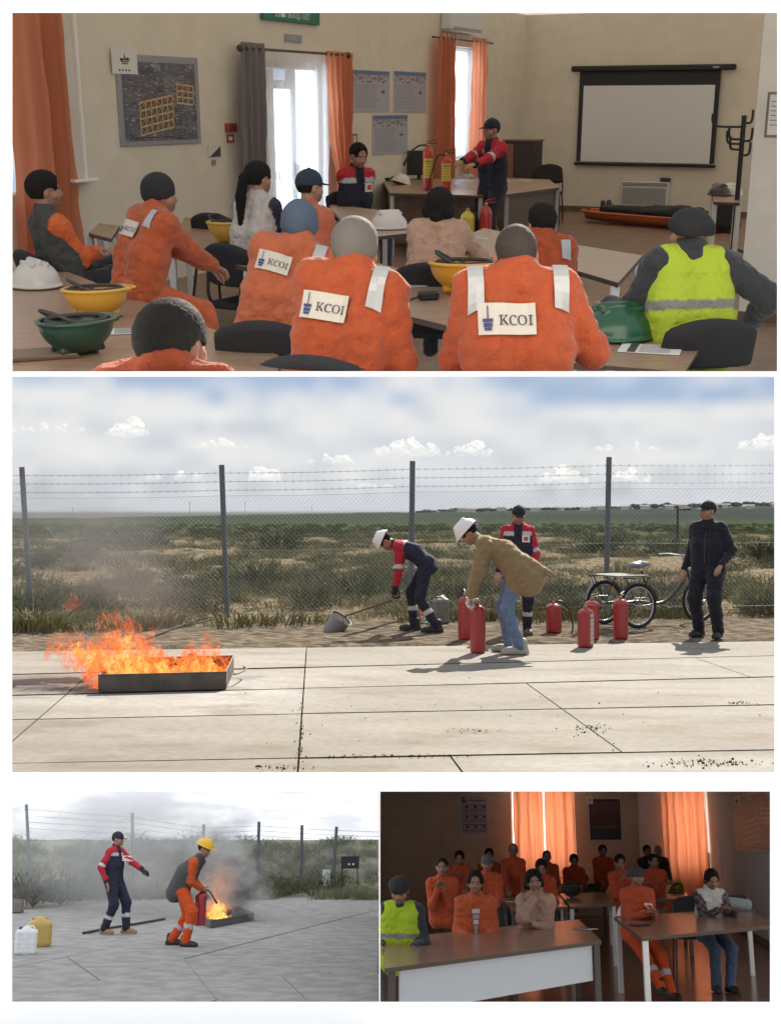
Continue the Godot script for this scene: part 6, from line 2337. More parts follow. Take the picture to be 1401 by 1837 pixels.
func front_things_one():
	# the instructors' desks
	var brown := grain("brown_panel", lin(.10, .065, .045), lin(.145, .095, .068), Vector3(1, 1, 4), .45, .012, 17)
	table(R1, "instructors' desk carrying two red extinguishers, left wing", [[684, 319], [700, 346], [866, 351], [866, 322]], {"panels": [[1, 2, .62, brown], [0, 1, .6, brown]], "inset": .96, "leg": mat("leg_pale", .5, .5, .5, .5)}, "")
	table(R1, "instructors' desk right of the standing instructor, papers on it", [[884, 318], [906, 349], [1003, 336], [985, 322]], {"panels": [[1, 2, .7, brown], [0, 1, .6, brown]], "inset": .94})
	var yl := Color(.62, .5, .06)
	extinguisher(R1, "tall red extinguisher with yellow label standing on the desk", flo(R1, 767, 341, .75), .1, .53, .066, {"color": Color(.5, .03, .02), "sticker": yl, "st0": .28, "st1": .72, "hose_path": [Vector3(-.02, .54, 0), Vector3(-.12, .53, .02), Vector3(-.24, .44, .03), Vector3(-.27, .38, .04)]}, "extinguishers in the classroom")
	extinguisher(R1, "shorter red extinguisher with yellow label on the desk, right of the tall one", flo(R1, 800, 342, .75), -.1, .42, .063, {"color": Color(.5, .03, .02), "sticker": yl, "st0": .28, "st1": .78, "hose_path": [Vector3(-.02, .43, 0), Vector3(-.1, .42, .06), Vector3(-.15, .3, .08), Vector3(-.22, .06, .09)]}, "extinguishers in the classroom")
	extinguisher(R1, "yellow extinguisher standing on the floor before the desk", dep(R1, 837, 474, 14.6) * Vector3(1, 0, 1), .4, .6, .085, {"color": Color(.62, .52, .05), "hose_path": [Vector3(.02, .57, 0), Vector3(.1, .55, .03), Vector3(.12, .35, .05), Vector3(.07, .1, .06)]}, "extinguishers in the classroom")
	extinguisher(R1, "red extinguisher on the floor beside the standing instructor's legs", dep(R1, 869, 478, 14.6) * Vector3(1, 0, 1), .2, .66, .075, {"color": Color(.42, .03, .03), "hose": false, "redhandle": true}, "extinguishers in the classroom")
	var mo := thing(R1, "monitor", "black monitor standing behind the extinguishers on the desk", "monitor", flo(R1, 752, 322, .75), .12)
	part(mo, "screen", boxm(Vector3(.36, .34, .03), .008, Vector3(0, .23, 0)), mat("monitor_black", .012, .012, .014, .3))
	part(mo, "neck", boxm(Vector3(.06, .08, .03), .004, Vector3(0, .04, -.02)), mat("monitor_black", .012, .012, .014, .3))
	part(mo, "foot", boxm(Vector3(.2, .012, .14), .004, Vector3(0, .006, 0)), mat("monitor_black", .012, .012, .014, .3))
	var kb := thing(R1, "cable_coil", "black coiled cable lying on the desk left of the white helmet", "cable", flo(R1, 694, 325, .75))
	var km := MB.new()
	var kp := []
	for k in 40: kp.append(Vector3(cos(k * .5) * (.1 + .002 * k), .012 + .0012 * k, sin(k * .5) * (.07 + .001 * k)))
	km.tube(kp, .009, 5)
	part(kb, "cable", km.done(), mat("ext_black", .02, .02, .02, .5))
	helmet(R1, "white helmet with black fittings on the instructors' desk", flo(R1, 719, 331, .75), 2.2, false, Color(.6, .56, .55), "hard hats in the bright classroom", .35)
	paper(R1, "white papers spread on the desk wing right of the standing instructor", 922, 325, .75, .42, .3, .3)
	var bag := thing(R1, "plastic_bag", "clear crumpled plastic bag on the desk under the instructor's hands", "bag", flo(R1, 832, 336, .75))
	part(bag, "film", nets([[Vector3(-.1, .05, 0), Vector3(.1, .06, 0), .07, .08], [Vector3(0, .1, .03), Vector3(.06, .13, -.02), .06, .04]], .018, .05, {"wrinkle": .05, "freq": 9.0}), mat("clear_film", .5, .55, .6, .2, 0.0, {"a": .3}))
	var ca := thing(R1, "cabinet", "brown and dark cabinet in the corner behind the standing instructor", "cabinet", Vector3(flo(R1, 934, 395).x, 0, flo(R1, 934, 395).z), yaw_screen)
	part(ca, "body", boxm(Vector3(.5, 1.22, .42), .006, Vector3(0, .61, 0)), mat("cabinet_dark", .035, .028, .025, .6))
	part(ca, "door", boxm(Vector3(.17, 1.16, .02), .004, Vector3(-.16, .6, .222)), mat("cabinet_brown", .19, .10, .055, .5))
	part(ca, "top", boxm(Vector3(.54, .025, .46), .005, Vector3(0, 1.235, 0)), mat("cabinet_brown", .19, .10, .055, .5))
	chair(R1, "black chair behind the right desk wing by the end wall", Vector3(flo(R1, 978, 400).x, 0, flo(R1, 978, 400).z), 2.9, 0.0, "", .025)
	# stretcher and dummy by the end wall
	var s0 := flo(R1, 1052, 396); var s1 := flo(R1, 1305, 418)
	var sm := (s0 + s1) / 2
	var sd := (s1 - s0).normalized()
	var sl := s0.distance_to(s1)
	var st := thing(R1, "stretcher", "orange plastic basket stretcher lying on the floor under the heater", "stretcher", sm, atan2(-sd.z, sd.x))
	var och := mat("stretcher_orange", .5, .13, .05, .5)
	var sb := MB.new()
	var rs := []
	for k in 13:
		var t := k / 12.0
		var x := (t - .5) * sl
		var ww := .26 * (1.0 - pow(absf(t - .5) * 2.0, 5.0) * .7)
		var ring := []
		for a in 16:
			var an := PI + PI * a / 15.0
			ring.append(Vector3(x, .16 + sin(an) * .15 + .02 * pow(absf(t - .5) * 2.0, 4.0), cos(an) * ww))
		for a in 16:
			var an := TAU - PI * a / 15.0
			ring.append(Vector3(x, .168 + sin(an) * .128 + .02 * pow(absf(t - .5) * 2.0, 4.0), cos(an) * ww * .93))
		rs.append(ring)
	sb.rings(rs)
	part(st, "basket", sb.done(), och)
	for z in [-.26, .26]:
		var rl := MB.new()
		rl.tube(curve([Vector3(-sl * .5, .18, z * .3), Vector3(-sl * .42, .17, z), Vector3(0, .165, z), Vector3(sl * .42, .17, z), Vector3(sl * .5, .18, z * .3)]), .02, 6)
		part(st, "rail", rl.done(), och)
	var du := thing(R1, "training_dummy", "black training dummy lying strapped in the orange stretcher", "dummy", sm + Vector3(0, .1, 0), atan2(-sd.z, sd.x))
	var db := [[Vector3(sl * .3, .13, 0), Vector3(sl * .3, .14, 0), .1, .1], [Vector3(sl * .2, .12, .09), Vector3(-.05, .11, .07), .12, .1], [Vector3(sl * .2, .12, -.09), Vector3(-.05, .11, -.07), .12, .1],
		[Vector3(-.05, .1, .09), Vector3(-sl * .33, .11, .07), .08, .055], [Vector3(-.05, .1, -.09), Vector3(-sl * .33, .11, -.07), .08, .055], [Vector3(sl * .17, .13, .18), Vector3(-.08, .12, .19), .05, .04], [Vector3(sl * .17, .13, -.18), Vector3(-.08, .12, -.19), .05, .04]]
	part(du, "body", nets(db, .022, .05, {"wrinkle": .01}), mat("dummy_black", .018, .02, .022, .8))
	for z in [-.07, .07]: part(du, "boot", nets([[Vector3(-sl * .35, .1, z), Vector3(-sl * .36, .21, z), .05, .04], [Vector3(-sl * .33, .12, z), Vector3(-sl * .36, .1, z), .055, .055]], .015, .03), mat("ext_black", .02, .02, .02, .5))
	# coat rack and side table
	var cr := flo(R1, 1311, 480)
	var rk := thing(R1, "coat_rack", "black metal coat rack with curved hooks at the right pier", "coat rack", cr)
	var top: float = dep(R1, 1326, 207, -cr.z).y
	var bl := mat("rack_black", .015, .017, .02, .45)
	var pm := MB.new()
	pm.tube([Vector3.ZERO, Vector3(0, top, 0)], .028, 10)
	part(rk, "pole", pm.done(), bl)
	for k in 7:
		var an := [PI, PI * .8, .2, PI * 1.15, .1, PI * .9, -.3][k] as float
		var y := top - [.12, .25, .08, .3, .27, .36, .42][k] as float
		var l := [.34, .2, .09, .18, .1, .14, .1][k] as float
		var v := Vector3(cos(an), 0, sin(an) * .4)
		var hk := MB.new()
		hk.tube(curve([Vector3(0, y, 0), v * l * .8 + Vector3(0, y + .005, 0), v * l + Vector3(0, y + .05, 0), v * l * 1.02 + Vector3(0, y + .14, 0)]), .014, 6)
		part(rk, "hook", hk.done(), bl)
	for k in 4:
		var fm := MB.new()
		fm.tube(curve([Vector3(0, .22, 0), Vector3(cos(k * TAU / 4 + .4) * .2, .14, sin(k * TAU / 4 + .4) * .2), Vector3(cos(k * TAU / 4 + .4) * .3, .01, sin(k * TAU / 4 + .4) * .3)]), .014, 6)
		part(rk, "foot", fm.done(), bl)
	table(R1, "small white-legged side table beside the coat rack", [[1276, 348], [1280, 362], [1326, 364], [1322, 350]], {"leg": mat("leg_white", .66, .66, .64, .4)})
	helmet(R1, "white helmet on the small side table by the coat rack", flo(R1, 1311, 350, .75), .5, false, Color(.62, .62, .6), "hard hats in the bright classroom")
	helmet(R1, "black helmet on the small side table by the coat rack", flo(R1, 1289, 351, .75), .5, false, Color(.02, .02, .02), "hard hats in the bright classroom")
	var hb := thing(R1, "backpack", "dark bag hanging below the small side table", "bag", flo(R1, 1300, 400, .3))
	part(hb, "bag", nets([[Vector3(-.06, 0, 0), Vector3(-.05, .3, 0), .11, .08], [Vector3(.08, 0, 0), Vector3(.06, .3, 0), .11, .08]], .025, .06, {"wrinkle": .01}), mat("bag_black", .02, .02, .022, .9))
	part(hb, "strap", boxm(Vector3(.03, .2, .02), .005, Vector3(0, .4, 0)), mat("bag_black", .02, .02, .022, .9))
	var hr := thing(R1, "red_bag", "dull red bag on the floor under the small side table", "bag", flo(R1, 1300, 418))
	part(hr, "bag", nets([[Vector3(-.12, .1, 0), Vector3(.12, .1, 0), .11, .1]], .025, .05, {"wrinkle": .012}), mat("bag_red", .22, .06, .045, .9))
	part(hr, "handle", boxm(Vector3(.2, .02, .02), .004, Vector3(0, .225, 0)), mat("bag_red", .22, .06, .045, .9))

func desks_one():
	var pale := grain("table_pale", lin(.33, .245, .18), lin(.40, .30, .225), Vector3(.6, .6, 4.0), .4, .012, 16)
	var white_leg := mat("leg_white", .66, .66, .64, .4)
	table(R1, "long table at the lower left with a white and two upturned helmets", [[10, 443], [500, 637], [500, 667.2], [10, 667.2]], {"no_leg": [2, 3]})
	table(R1, "corner of the near table beside the dark chair backs, cut by the lower edge", [[504, 638.6], [578, 667.2], [504, 667.2]], {"no_leg": [0, 1, 2]})
	table(R1, "table with an upturned yellow helmet before the left person in black cap", [[302, 449], [448, 480], [530, 430], [332, 389]], {"leg": white_leg, "panels": []})
	table(R1, "narrow table end at the far left wall with papers", [[160, 418], [200, 428], [215, 405], [178, 400]], {})
	table(R1, "pinkish table with the white helmet in front of the seated instructor", [[588, 365], [640, 428], [752, 416], [692, 378]], {"mat": pale, "leg": white_leg})
	table(R1, "table with a sheet of paper before the yellow extinguisher", [[796, 440], [884, 462], [962, 428], [868, 409]], {"mat": pale, "leg": white_leg})
	table(R1, "long pale table in front of the person with the yellow-green vest", [[960, 427], [990, 472], [1108, 507], [1152, 458]], {"mat": pale, "leg": white_leg})
	table(R1, "near right table with the green helmet", [[1024, 545], [1024, 650], [1228, 667.2], [1264, 610]], {"leg": white_leg, "no_leg": [1]})
	table(R1, "middle table with papers and a black radio", [[664, 468], [690, 556], [836, 592], [866, 522]], {"leg": white_leg})
	var g := "hard hats in the bright classroom"
	helmet(R1, "scuffed white helmet on the left table beside the dark chair", flo(R1, 66, 515, .75), .6, false, Color(.56, .52, .46), g, .0, 1.18)
	helmet(R1, "yellow helmet lying upturned on the left table, strap inside", flo(R1, 176, 570, .75), 2.0, true, Color(.62, .33, .04), g, .0, 1.12)
	helmet(R1, "dark green helmet lying upturned at the lower left", flo(R1, 142, 636, .75), 2.3, true, Color(.012, .05, .03), g, .0, 1.15)
	helmet(R1, "yellow helmet lying upturned before the left person in black cap", flo(R1, 414, 437, .75), 1.2, true, Color(.62, .36, .06), g, .0, 1.25)
	helmet(R1, "white helmet standing on the pinkish table in the middle", flo(R1, 698, 411, .75), -1.2, false, Color(.66, .6, .58), g, .0, 1.15)
	helmet(R1, "amber helmet lying upturned left of the broad person in orange", flo(R1, 832, 527, .75), 1.6, true, Color(.72, .33, .03), g, .0, 1.35)
	helmet(R1, "green helmet with a white stripe on the near right table", flo(R1, 1105, 608, .75), 1.9, false, Color(.01, .075, .03), g, .0, 1.2)
	var lt := last_thing()
	part(lt, "stripe", boxm(Vector3(.002, .012, .1), 0, Vector3(.128, .05, .0)), mat("exit_white", .8, .85, .82, .5))
	paper(R1, "white card with a dark band on the near right table", 1166, 628, .75, .26, .2, -.3, true)
	paper(R1, "white leaflet on the middle table behind the person in knitted cap", 722, 514, .75, .24, .17, .5, true)
	paper(R1, "white sheet on the table before the yellow extinguisher", 846, 429, .75, .22, .2, .5, true)
	paper(R1, "pale notebook on the left table behind the nearest head", 219, 596, .75, .2, .15, .2)
	var ph := thing(R1, "radio", "black two-way radio with its cable on the middle table", "radio", flo(R1, 768, 538, .75), .3)
	part(ph, "case", boxm(Vector3(.11, .045, .065), .01, Vector3(0, .023, 0)), mat("monitor_black", .012, .012, .014, .3))
	var cb := MB.new()
	cb.tube(curve([Vector3(-.05, .02, 0), Vector3(-.12, .008, .02), Vector3(-.2, .006, .05), Vector3(-.23, .006, .16)]), .006, 6)
	part(ph, "cable", cb.done(), mat("ext_black", .02, .02, .02, .5))
	var tk := thing(R1, "laptop", "brown flat folder on the table at the lower left edge", "folder", flo(R1, 62, 640, .75), .35)
	part(tk, "cover", boxm(Vector3(.36, .012, .2), .003, Vector3(0, .007, 0)), mat("folder_brown", .11, .05, .03, .5))
	part(tk, "pages", boxm(Vector3(.34, .007, .18), 0, Vector3(0, .0165, 0)), mat("folder_page", .2, .13, .09, .7))

func last_thing() -> Node:
	return get_child(get_child_count() - 1)

func people_one():
	var OR := Color(.35, .06, .014)
	var to := Vector3(1.1, 0, -15.0)
	var aim := func(px, d) -> float:
		var q := dep(R1, px, 190, d)
		return atan2(-(to.x - q.x), -(to.z - q.z))
	var cut := 668.0
	var g := "trainees in the bright classroom"
	var o := sit(R1, "broad person with cropped hair and KCOI label on orange overall, nearest on the right", 927, 402, 4.3, aim.call(926, 4.3) + .1, {"lean": .24, "sink": .08, "jacket": OR, "jacket_name": "overall", "fat": 1.15, "wide": 1.14, "puff": 1.08, "hair": "buzz", "hair_color": Color(.05, .04, .035), "look": .0, "cut": cut, "no_legs": true, "hand_r": Vector3(.13, 1.06, -.22), "elbow_r": Vector3(.7, -1, .1), "hand_l": Vector3(-.2, .84, -.42), "seed": 2, "skin": Color(.9, .85, .8)}, g)
	back_label(o, Vector3(-.055, .09, .1), .11, .062)
	shoulder_tape(o, .16); shoulder_tape(o, -.17)
	o = sit(R1, "person in grey knitted cap and orange overall with KCOI label, seated in the middle foreground", 636, 389, 4.45, aim.call(634, 4.4) - .15, {"lean": .24, "sink": .07, "side": .1, "jacket": OR, "jacket_name": "overall", "wide": 1.05, "puff": 1.15, "hat": "beanie", "hat_color": Color(.13, .115, .1), "look": -.25, "cut": cut, "no_legs": true, "hand_r": Vector3(.2, .8, -.35), "seed": 5, "skin": Color(.9, .85, .8)}, g)
	back_label(o, Vector3(-.06, .11, .1), .095, .055)
	shoulder_tape(o, .14)
	chair(R1, "black chair under the person in grey knitted cap", o_at(o), o.get_meta("yaw"), board_y(o_at(o).z + .3), "black chairs in the bright classroom", .014, .93)
	o = sit(R1, "person in cap tinted by window glare and paler orange overall with KCOI label", 537, 354, 5.6, aim.call(535, 5.6) + .05, {"lean": .3, "sink": .06, "side": .24, "jacket": Color(.42, .105, .042), "jacket_name": "overall", "wide": 1.05, "fat": 1.15, "puff": 1.1, "hat": "beanie", "hat_color": Color(.07, .1, .14), "look": -.1, "cut": cut, "no_legs": true, "seed": 7}, g)  # the bluish hat colour stands for window glare on dark hair
	back_label(o, Vector3(-.08, .14, .1), .085, .05)
	shoulder_tape(o, .13, .2, .07)
	chair(R1, "black chair under the person in the window glare", o_at(o), o.get_meta("yaw"), board_y(o_at(o).z + .3), "black chairs in the bright classroom", .014)
	o = sit(R1, "person in black cap and orange overall leaning on the left table with clasped hands", 281, 310, 6.9, aim.call(281, 6.9) - .55, {"lean": .3, "sink": .05, "side": .08, "jacket": Color(.4, .08, .024), "trousers": Color(.5, .1, .03), "jacket_name": "overall", "fat": 1.1, "hat": "beanie", "hat_color": Color(.012, .012, .014), "look": -.25, "cut": cut, "hand_r": Vector3(.02, .86, -.6), "hand_l": Vector3(-.06, .86, -.58), "foot_r": Vector3(.15, .3, -.5), "foot_l": Vector3(-.12, .3, -.45), "no_shoes": true, "seed": 9, "skin": Color(.85, .8, .75)}, g)
	back_label(o, Vector3(-.05, .13, .1), .08, .05)
	shoulder_tape(o, .12, .2, .06)
	o = sit(R1, "person in grey vest over orange sleeves leaning back with crossed arms, far left", 76, 311, 8.0, aim.call(76, 6.9) - .6, {"lean": -.2, "size": 1.1, "paint": paint_vest, "jacket_name": "vest", "trousers": Color(.02, .02, .024), "look": -.15, "cut": cut, "hand_r": Vector3(-.14, .83, -.2), "hand_l": Vector3(.16, .86, -.18), "elbow_r": Vector3(.6, -1, -.2), "elbow_l": Vector3(-.6, -1, -.2), "foot_r": Vector3(.15, .35, -.6), "foot_l": Vector3(-.1, .35, -.55), "no_shoes": true, "seed": 11, "hair": "short", "skin": Color(.9, .85, .8)}, g)
	chair(R1, "black chair at the far left under the person with crossed arms", o_at(o), o.get_meta("yaw"), board_y(o_at(o).z + .3), "black chairs in the bright classroom", .02)
	o = sit(R1, "person with dark cropped hair, only head and orange collar showing at the lower left", 303, 546, 2.95, aim.call(303, 3.0) - .1, {"lean": .1, "sink": .09, "jacket": OR, "jacket_name": "overall", "look": -.35, "cut": cut, "no_legs": true, "no_hands": true, "seed": 13, "hair": "short", "hair_color": Color(.02, .018, .016), "headsize": 1.0, "skin": Color(.8, .72, .68)}, g)
	o = sit(R1, "person with long dark ponytail and pale vest over dark sleeves near the grey curtain", 461, 293, 8.6, aim.call(461, 8.6) - .3, {"lean": .22, "paint": paint_pale_vest, "jacket_name": "vest", "trousers": Color(.02, .022, .03), "hair": "tail", "look": -.25, "cell": .016, "foot_r": Vector3(.1, .1, -.4), "foot_l": Vector3(-.1, .1, -.4), "seed": 15}, g)
	chair(R1, "black chair under the person with the ponytail", o_at(o), o.get_meta("yaw"), board_y(o_at(o).z + .3), "black chairs in the bright classroom")
	o = sit(R1, "person in dark peaked cap and orange overall beside the bright door", 553, 305, 8.2, aim.call(553, 8.2) - .35, {"lean": .25, "jacket": Color(.5, .13, .065), "jacket_name": "overall", "hat": "cap", "hat_color": Color(.02, .03, .05), "look": -.35, "cell": .016, "seed": 17}, g)
	o = sit(R1, "person with bushy dark hair and beige sweater resting the head on a hand", 789, 340, 7.6, aim.call(789, 7.6) - .1, {"lean": .25, "sink": .04, "jacket": Color(.46, .28, .19), "trousers": Color(.03, .03, .04), "jacket_name": "sweater", "hair": "bob", "hair_color": Color(.016, .012, .011), "look": -.1, "cell": .015, "hand_r": Vector3(.1, 1.0, -.3), "elbow_r": Vector3(.9, -1.0, -.2), "cut": cut, "no_shoes": true, "foot_r": Vector3(.1, .3, -.4), "foot_l": Vector3(-.1, .3, -.4), "seed": 20, "size": .97}, g)
	chair(R1, "black chair under the person in the beige sweater", o_at(o), o.get_meta("yaw"), board_y(o_at(o).z + .3), "black chairs in the bright classroom")
	o = sit(R1, "person with messy dark hair and orange overall half hidden behind the broad one", 974, 369, 6.7, aim.call(974, 6.7) + .1, {"lean": .25, "sink": .06, "jacket": Color(.35, .06, .015), "jacket_name": "overall", "hair": "thick", "look": .1, "cut": cut, "no_legs": true, "cell": .015, "seed": 22, "size": .95}, g)
	shoulder_tape(o, .13, .17, .06)
	o = sit(R1, "person in black flat cap and yellow-green vest over a dark jacket, seated at the right", 1240, 371, 5.6, aim.call(1240, 5.6) + .12, {"lean": .16, "sink": .05, "jacket": Color(.03, .032, .036), "trousers": Color(.02, .02, .024), "jacket_name": "jacket", "fat": 1.12, "wide": 1.08, "puff": 1.25, "hat": "flatcap", "hat_color": Color(.014, .014, .016), "look": .2, "cut": cut, "hand_r": Vector3(.42, .8, -.2), "elbow_r": Vector3(.9, -.6, .5), "hand_l": Vector3(-.3, .85, -.4), "gloves": Color(.03, .035, .045), "glove_on": "r", "no_shoes": true, "foot_r": Vector3(.15, .4, -.4), "foot_l": Vector3(-.1, .4, -.4), "seed": 25}, g)
	vest_over(o, Color(.38, .48, .035), cut)
	chair(R1, "black chair under the person in the yellow-green vest", o_at(o), o.get_meta("yaw"), board_y(o_at(o).z + .3), "black chairs in the bright classroom", .018)
	chair(R1, "empty black chair between the left tables, its back to the window glare", flo(R1, 412, 560) * Vector3(1, 0, 1), aim.call(412, 6) - .2, board_y(flo(R1, 412, 560).z + .3), "black chairs in the bright classroom", .018)
	# instructors
	o = sit(R1, "seated instructor in navy and red overall beside the desk", 639, 258, 13.3, -2.55, {"lean": .1, "paint": paint_instructor, "trousers": Color(.03, .045, .1), "jacket_name": "work_jacket", "hand_r_at": flo(R1, 668, 344, .82), "hand_l_at": flo(R1, 655, 346, .82), "foot_r": Vector3(.2, .09, -.4), "foot_l": Vector3(-.1, .09, -.45), "cell": .018, "seed": 31, "nod": .2})
	badge(o, Vector3(-.1, .12, 0))
	chair(R1, "black chair under the seated instructor", o_at(o), o.get_meta("yaw"), 0.0, "", .022)
	var at := dep(R1, 884, 330, 15.0) * Vector3(1, 0, 1)
	o = person(R1, "standing instructor in navy and red overall and dark cap reaching towards the extinguishers", at, 2.35, {"hip": .88, "lean": .08, "paint": paint_instructor, "trousers": Color(.016, .02, .04), "jacket_name": "work_jacket", "hand_r_at": dep(R1, 826, 291, 14.6), "hand_l_at": dep(R1, 842, 300, 14.4), "foot_r": Vector3(.12, .085, .03), "foot_l": Vector3(-.12, .085, -.02), "hat": "cap", "hat_color": Color(.015, .017, .03), "look": -.25, "cell": .018, "seed": 33, "size": .97})
	badge(o, Vector3(-.1, .12, 0))

func o_at(o) -> Vector3:
	return o.get_meta("at")

func paint_vest(own: int, p: Vector3, bones, j) -> Color:
	return Color(.6, .12, .035) if own % 5 in [3, 4] and own != 10 else Color(.06, .06, .058)

func paint_pale_vest(own: int, p: Vector3, bones, j) -> Color:
	return Color(.025, .03, .045) if own % 5 in [3, 4] and own != 10 else Color(.5, .45, .4)

# a hi-vis vest worn over a jacket: the torso's bones grown a little, with a grey band
func vest_over(o, c: Color, cut := 0.0, cell := .015):
	var jb: Array = o.get_meta("jb")
	var j = o.get_meta("j")
	var vb := []
	for k in [0, 1, 5, 6]: vb.append([jb[k][0], jb[k][1], jb[k][2] + .018, jb[k][3] + .018])
	for k in [2, 7]: vb.append([jb[k][0].lerp(jb[k][1], .25), jb[k][1], jb[k][2] + .014, jb[k][3] + .008])
	var clip := []
	if cut > 0.0: clip = [cut_plane(o.get_meta("panel"), cut, o.get_meta("at"), o.get_meta("yaw"), o.get_meta("size"))]
	var b: Basis = j.b1
	var mid: Vector3 = j.mid
	var paint := func(_own, p: Vector3) -> Color:
		var q: Vector3 = b.transposed() * (p - mid)
		if q.y > -.01 and q.y < .04: return Color(.2, .2, .17)
		return c
	part(o, "hi_vis_vest", nets(vb, cell, .05, {"wrinkle": .008, "seed": 4, "paint": paint, "clip": clip}), vmat("cloth_painted", .9))

func room_one_all():
	room_one()
	curtains_one()
	wall_things_one()
	front_things_one()
	desks_one()
	people_one()
# ---------------------------------------------------------------- the second drill, in white smoke (lower left scene)
const R3 := "p3"

func sky_print() -> ImageTexture:
	var n := FastNoiseLite.new()
	n.seed = 61; n.frequency = .012; n.fractal_octaves = 5
	var im := Image.create_empty(512, 128, false, Image.FORMAT_RGB8)
	for y in 128:
		for x in 512:
			var v := n.get_noise_2d(x * .55, y * 2.2)
			var t := y / 127.0
			var c := Color(.68, .69, .71).lerp(Color(.86, .87, .88), clampf(.35 + v * 1.3 + .25 * (t - .4), 0, 1))
			im.set_pixel(x, y, c.lerp(Color(.82, .84, .86), smoothstep(.75, 1.0, t) * .7))
	return ImageTexture.create_from_image(im)

func smoke_scene():
	# overcast sky behind everything
	var z := -48.5
	var top: float = dep(R3, 350, 1407, -z).y
	var sm := mat("overcast", 0, 0, 0, 1.0)
	sm.emission_enabled = true
	sm.emission = Color.BLACK
	sm.emission_texture = sky_print()
	sm.emission_energy_multiplier = 1.12
	sm.metallic_specular = 0.0
	var q := MB.new()
	q.quad(Vector3(-18.5, -.3, z), Vector3(-.46, -.3, z), Vector3(-.46, top, z), Vector3(-18.5, top, z))
	# ... which closes over the small scene on the left and above, as the sky of an overcast day does
	var tl := func(px, d) -> Vector3: return dep(R3, px, 1410, d)
	q.quad(dep(R3, -90, 1900, 11.5), Vector3(-18.5, -.3, z), tl.call(-139, 48.5), tl.call(-90, 11.5))
	q.quad(tl.call(-90, 11.5), tl.call(-139, 48.5), tl.call(679.6, 48.5), tl.call(679.6, 11.5))
	struct(R3, "sky", q.done(), sm)
	# soil and the land rising behind the fence
	var nz := FastNoiseLite.new()
	nz.seed = 9; nz.frequency = .35; nz.fractal_octaves = 4
	var mb := MB.new()
	mb.colored = true
	var nx := 70
	var nd := 60
	for b in nd + 1:
		var d := lerpf(24.0, 48.4, float(b) / nd)
		for a in nx + 1:
			var x: float = lerpf(-.345 * d, -.0095 * d, float(a) / nx)
			var y := -.02
			var rise := clampf((d - 38.5) / 9.9, 0, 1)
			y += 1.56 * rise + .1 * nz.get_noise_2d(x, d) * clampf((d - 34.0) / 4.0, 0, 1) * (1.0 - rise * .6)
			var s := smoothstep(.0, .25, nz.get_noise_2d(x * .6 + 40.0, d * 1.2))
			mb.col = Color(.24, .25, .16).lerp(Color(.5, .42, .29), s * clampf((d - 36.0) / 3.0, 0, 1) * (1.0 - rise * .8))
			if d < 35.0: mb.col = Color(.22, .175, .135)
			mb.vert(Vector3(x, y, -d), Vector3.UP)
	for b in nd:
		for a in nx:
			var p := b * (nx + 1) + a
			mb.i.append_array([p, p + nx + 1, p + nx + 2, p, p + nx + 2, p + 1])
			var nn := (mb.v[p + 1] - mb.v[p]).cross(mb.v[p + nx + 1] - mb.v[p]).normalized()
			for e in [p, p + 1, p + nx + 1, p + nx + 2]: mb.n[e] += nn
	for k in mb.n.size(): mb.n[k] = mb.n[k].normalized()
	struct(R3, "soil", mb.done(), vmat("soil_small", .95))
	struct(R3, "base", slab([Vector3(-8, 0, -11.3), Vector3(-.12, 0, -11.3), Vector3(-.45, 0, -48.4), Vector3(-17, 0, -48.4)], -.14, .1), mat("base_soil", .09, .08, .065, .95))
	# concrete slabs between the joint lines: [y at x 20, y at x 680]
	var ln := [[1634, 1578], [1692, 1589], [1736, 1605], [1798, 1631], [1931, 1685], [2090, 1745], [2300, 1835]]
	var cuts := [[-60, 250, 560, 679.5], [-60, 150, 470, 679.5], [-60, 120, 610, 679.5], [-60, 330, 679.5], [-60, 505, 679.5], [-60, 400, 679.5]]
	var o := Node3D.new()
	o.name = numbered("pavement")
	add_child(o, true)
	o.transform = panels[R3].t
	tag(o, "grey concrete slabs of the smoky drill ground", "", "", "structure")
	var n := 0
	var gm := grain("grey_concrete", lin(.265, .258, .246), lin(.35, .34, .326), Vector3.ONE * .37, .9, .012, 51, false, 2.0)
	for r in ln.size() - 1:
		for c in cuts[r].size() - 1:
			var xa: float = cuts[r][c]
			var xb: float = cuts[r][c + 1]
			var sk := 60.0 if xb < 679 else 0.0
			var pp := PackedVector2Array()
			for e in [[r, xa], [r + 1, xa + (60.0 if c > 0 else 0.0)], [r + 1, xb + sk], [r, xb]]:
				pp.append(Vector2(e[1], lerpf(ln[e[0]][0], ln[e[0]][1], (e[1] - 20.0) / 660.0)))
			var frame := PackedVector2Array([Vector2(-90, 1500), Vector2(679.5, 1500), Vector2(679.5, 1812), Vector2(-90, 1812)])
			var cutp := Geometry2D.intersect_polygons(pp, frame)
			if cutp.is_empty(): continue
			var qd := []
			var mean := Vector3.ZERO
			for e in cutp[0]:
				if qd.is_empty() or flo(R3, e.x, e.y).distance_to(qd[-1]) > .03: qd.append(flo(R3, e.x, e.y))
			for e in qd: mean += e / qd.size()
			for k in qd.size(): qd[k] += (mean - qd[k]).normalized() * .014
			if qd.size() < 3: continue
			n += 1
			part(o, "slab" if n == 1 else "slab_%03d" % (n - 1), slab(qd, rng.randf_range(-.012, .0), .11), gm)
	# fence: posts leaning a little, wires, mesh
	var f := thing(R3, "fence", "wire fence with thin grey posts behind the white smoke", "fence", Vector3(-6, 0, -40))
	var steel := mat("fence_post_paint", .11, .125, .145, .55)
	var px := [[48, 1443, 57], [238, 1458, 240], [366, 1479, 366], [465, 1474, 462], [542, 1480, 540], [604, 1483, 597], [720, 1488, 716]]
	var tops := []
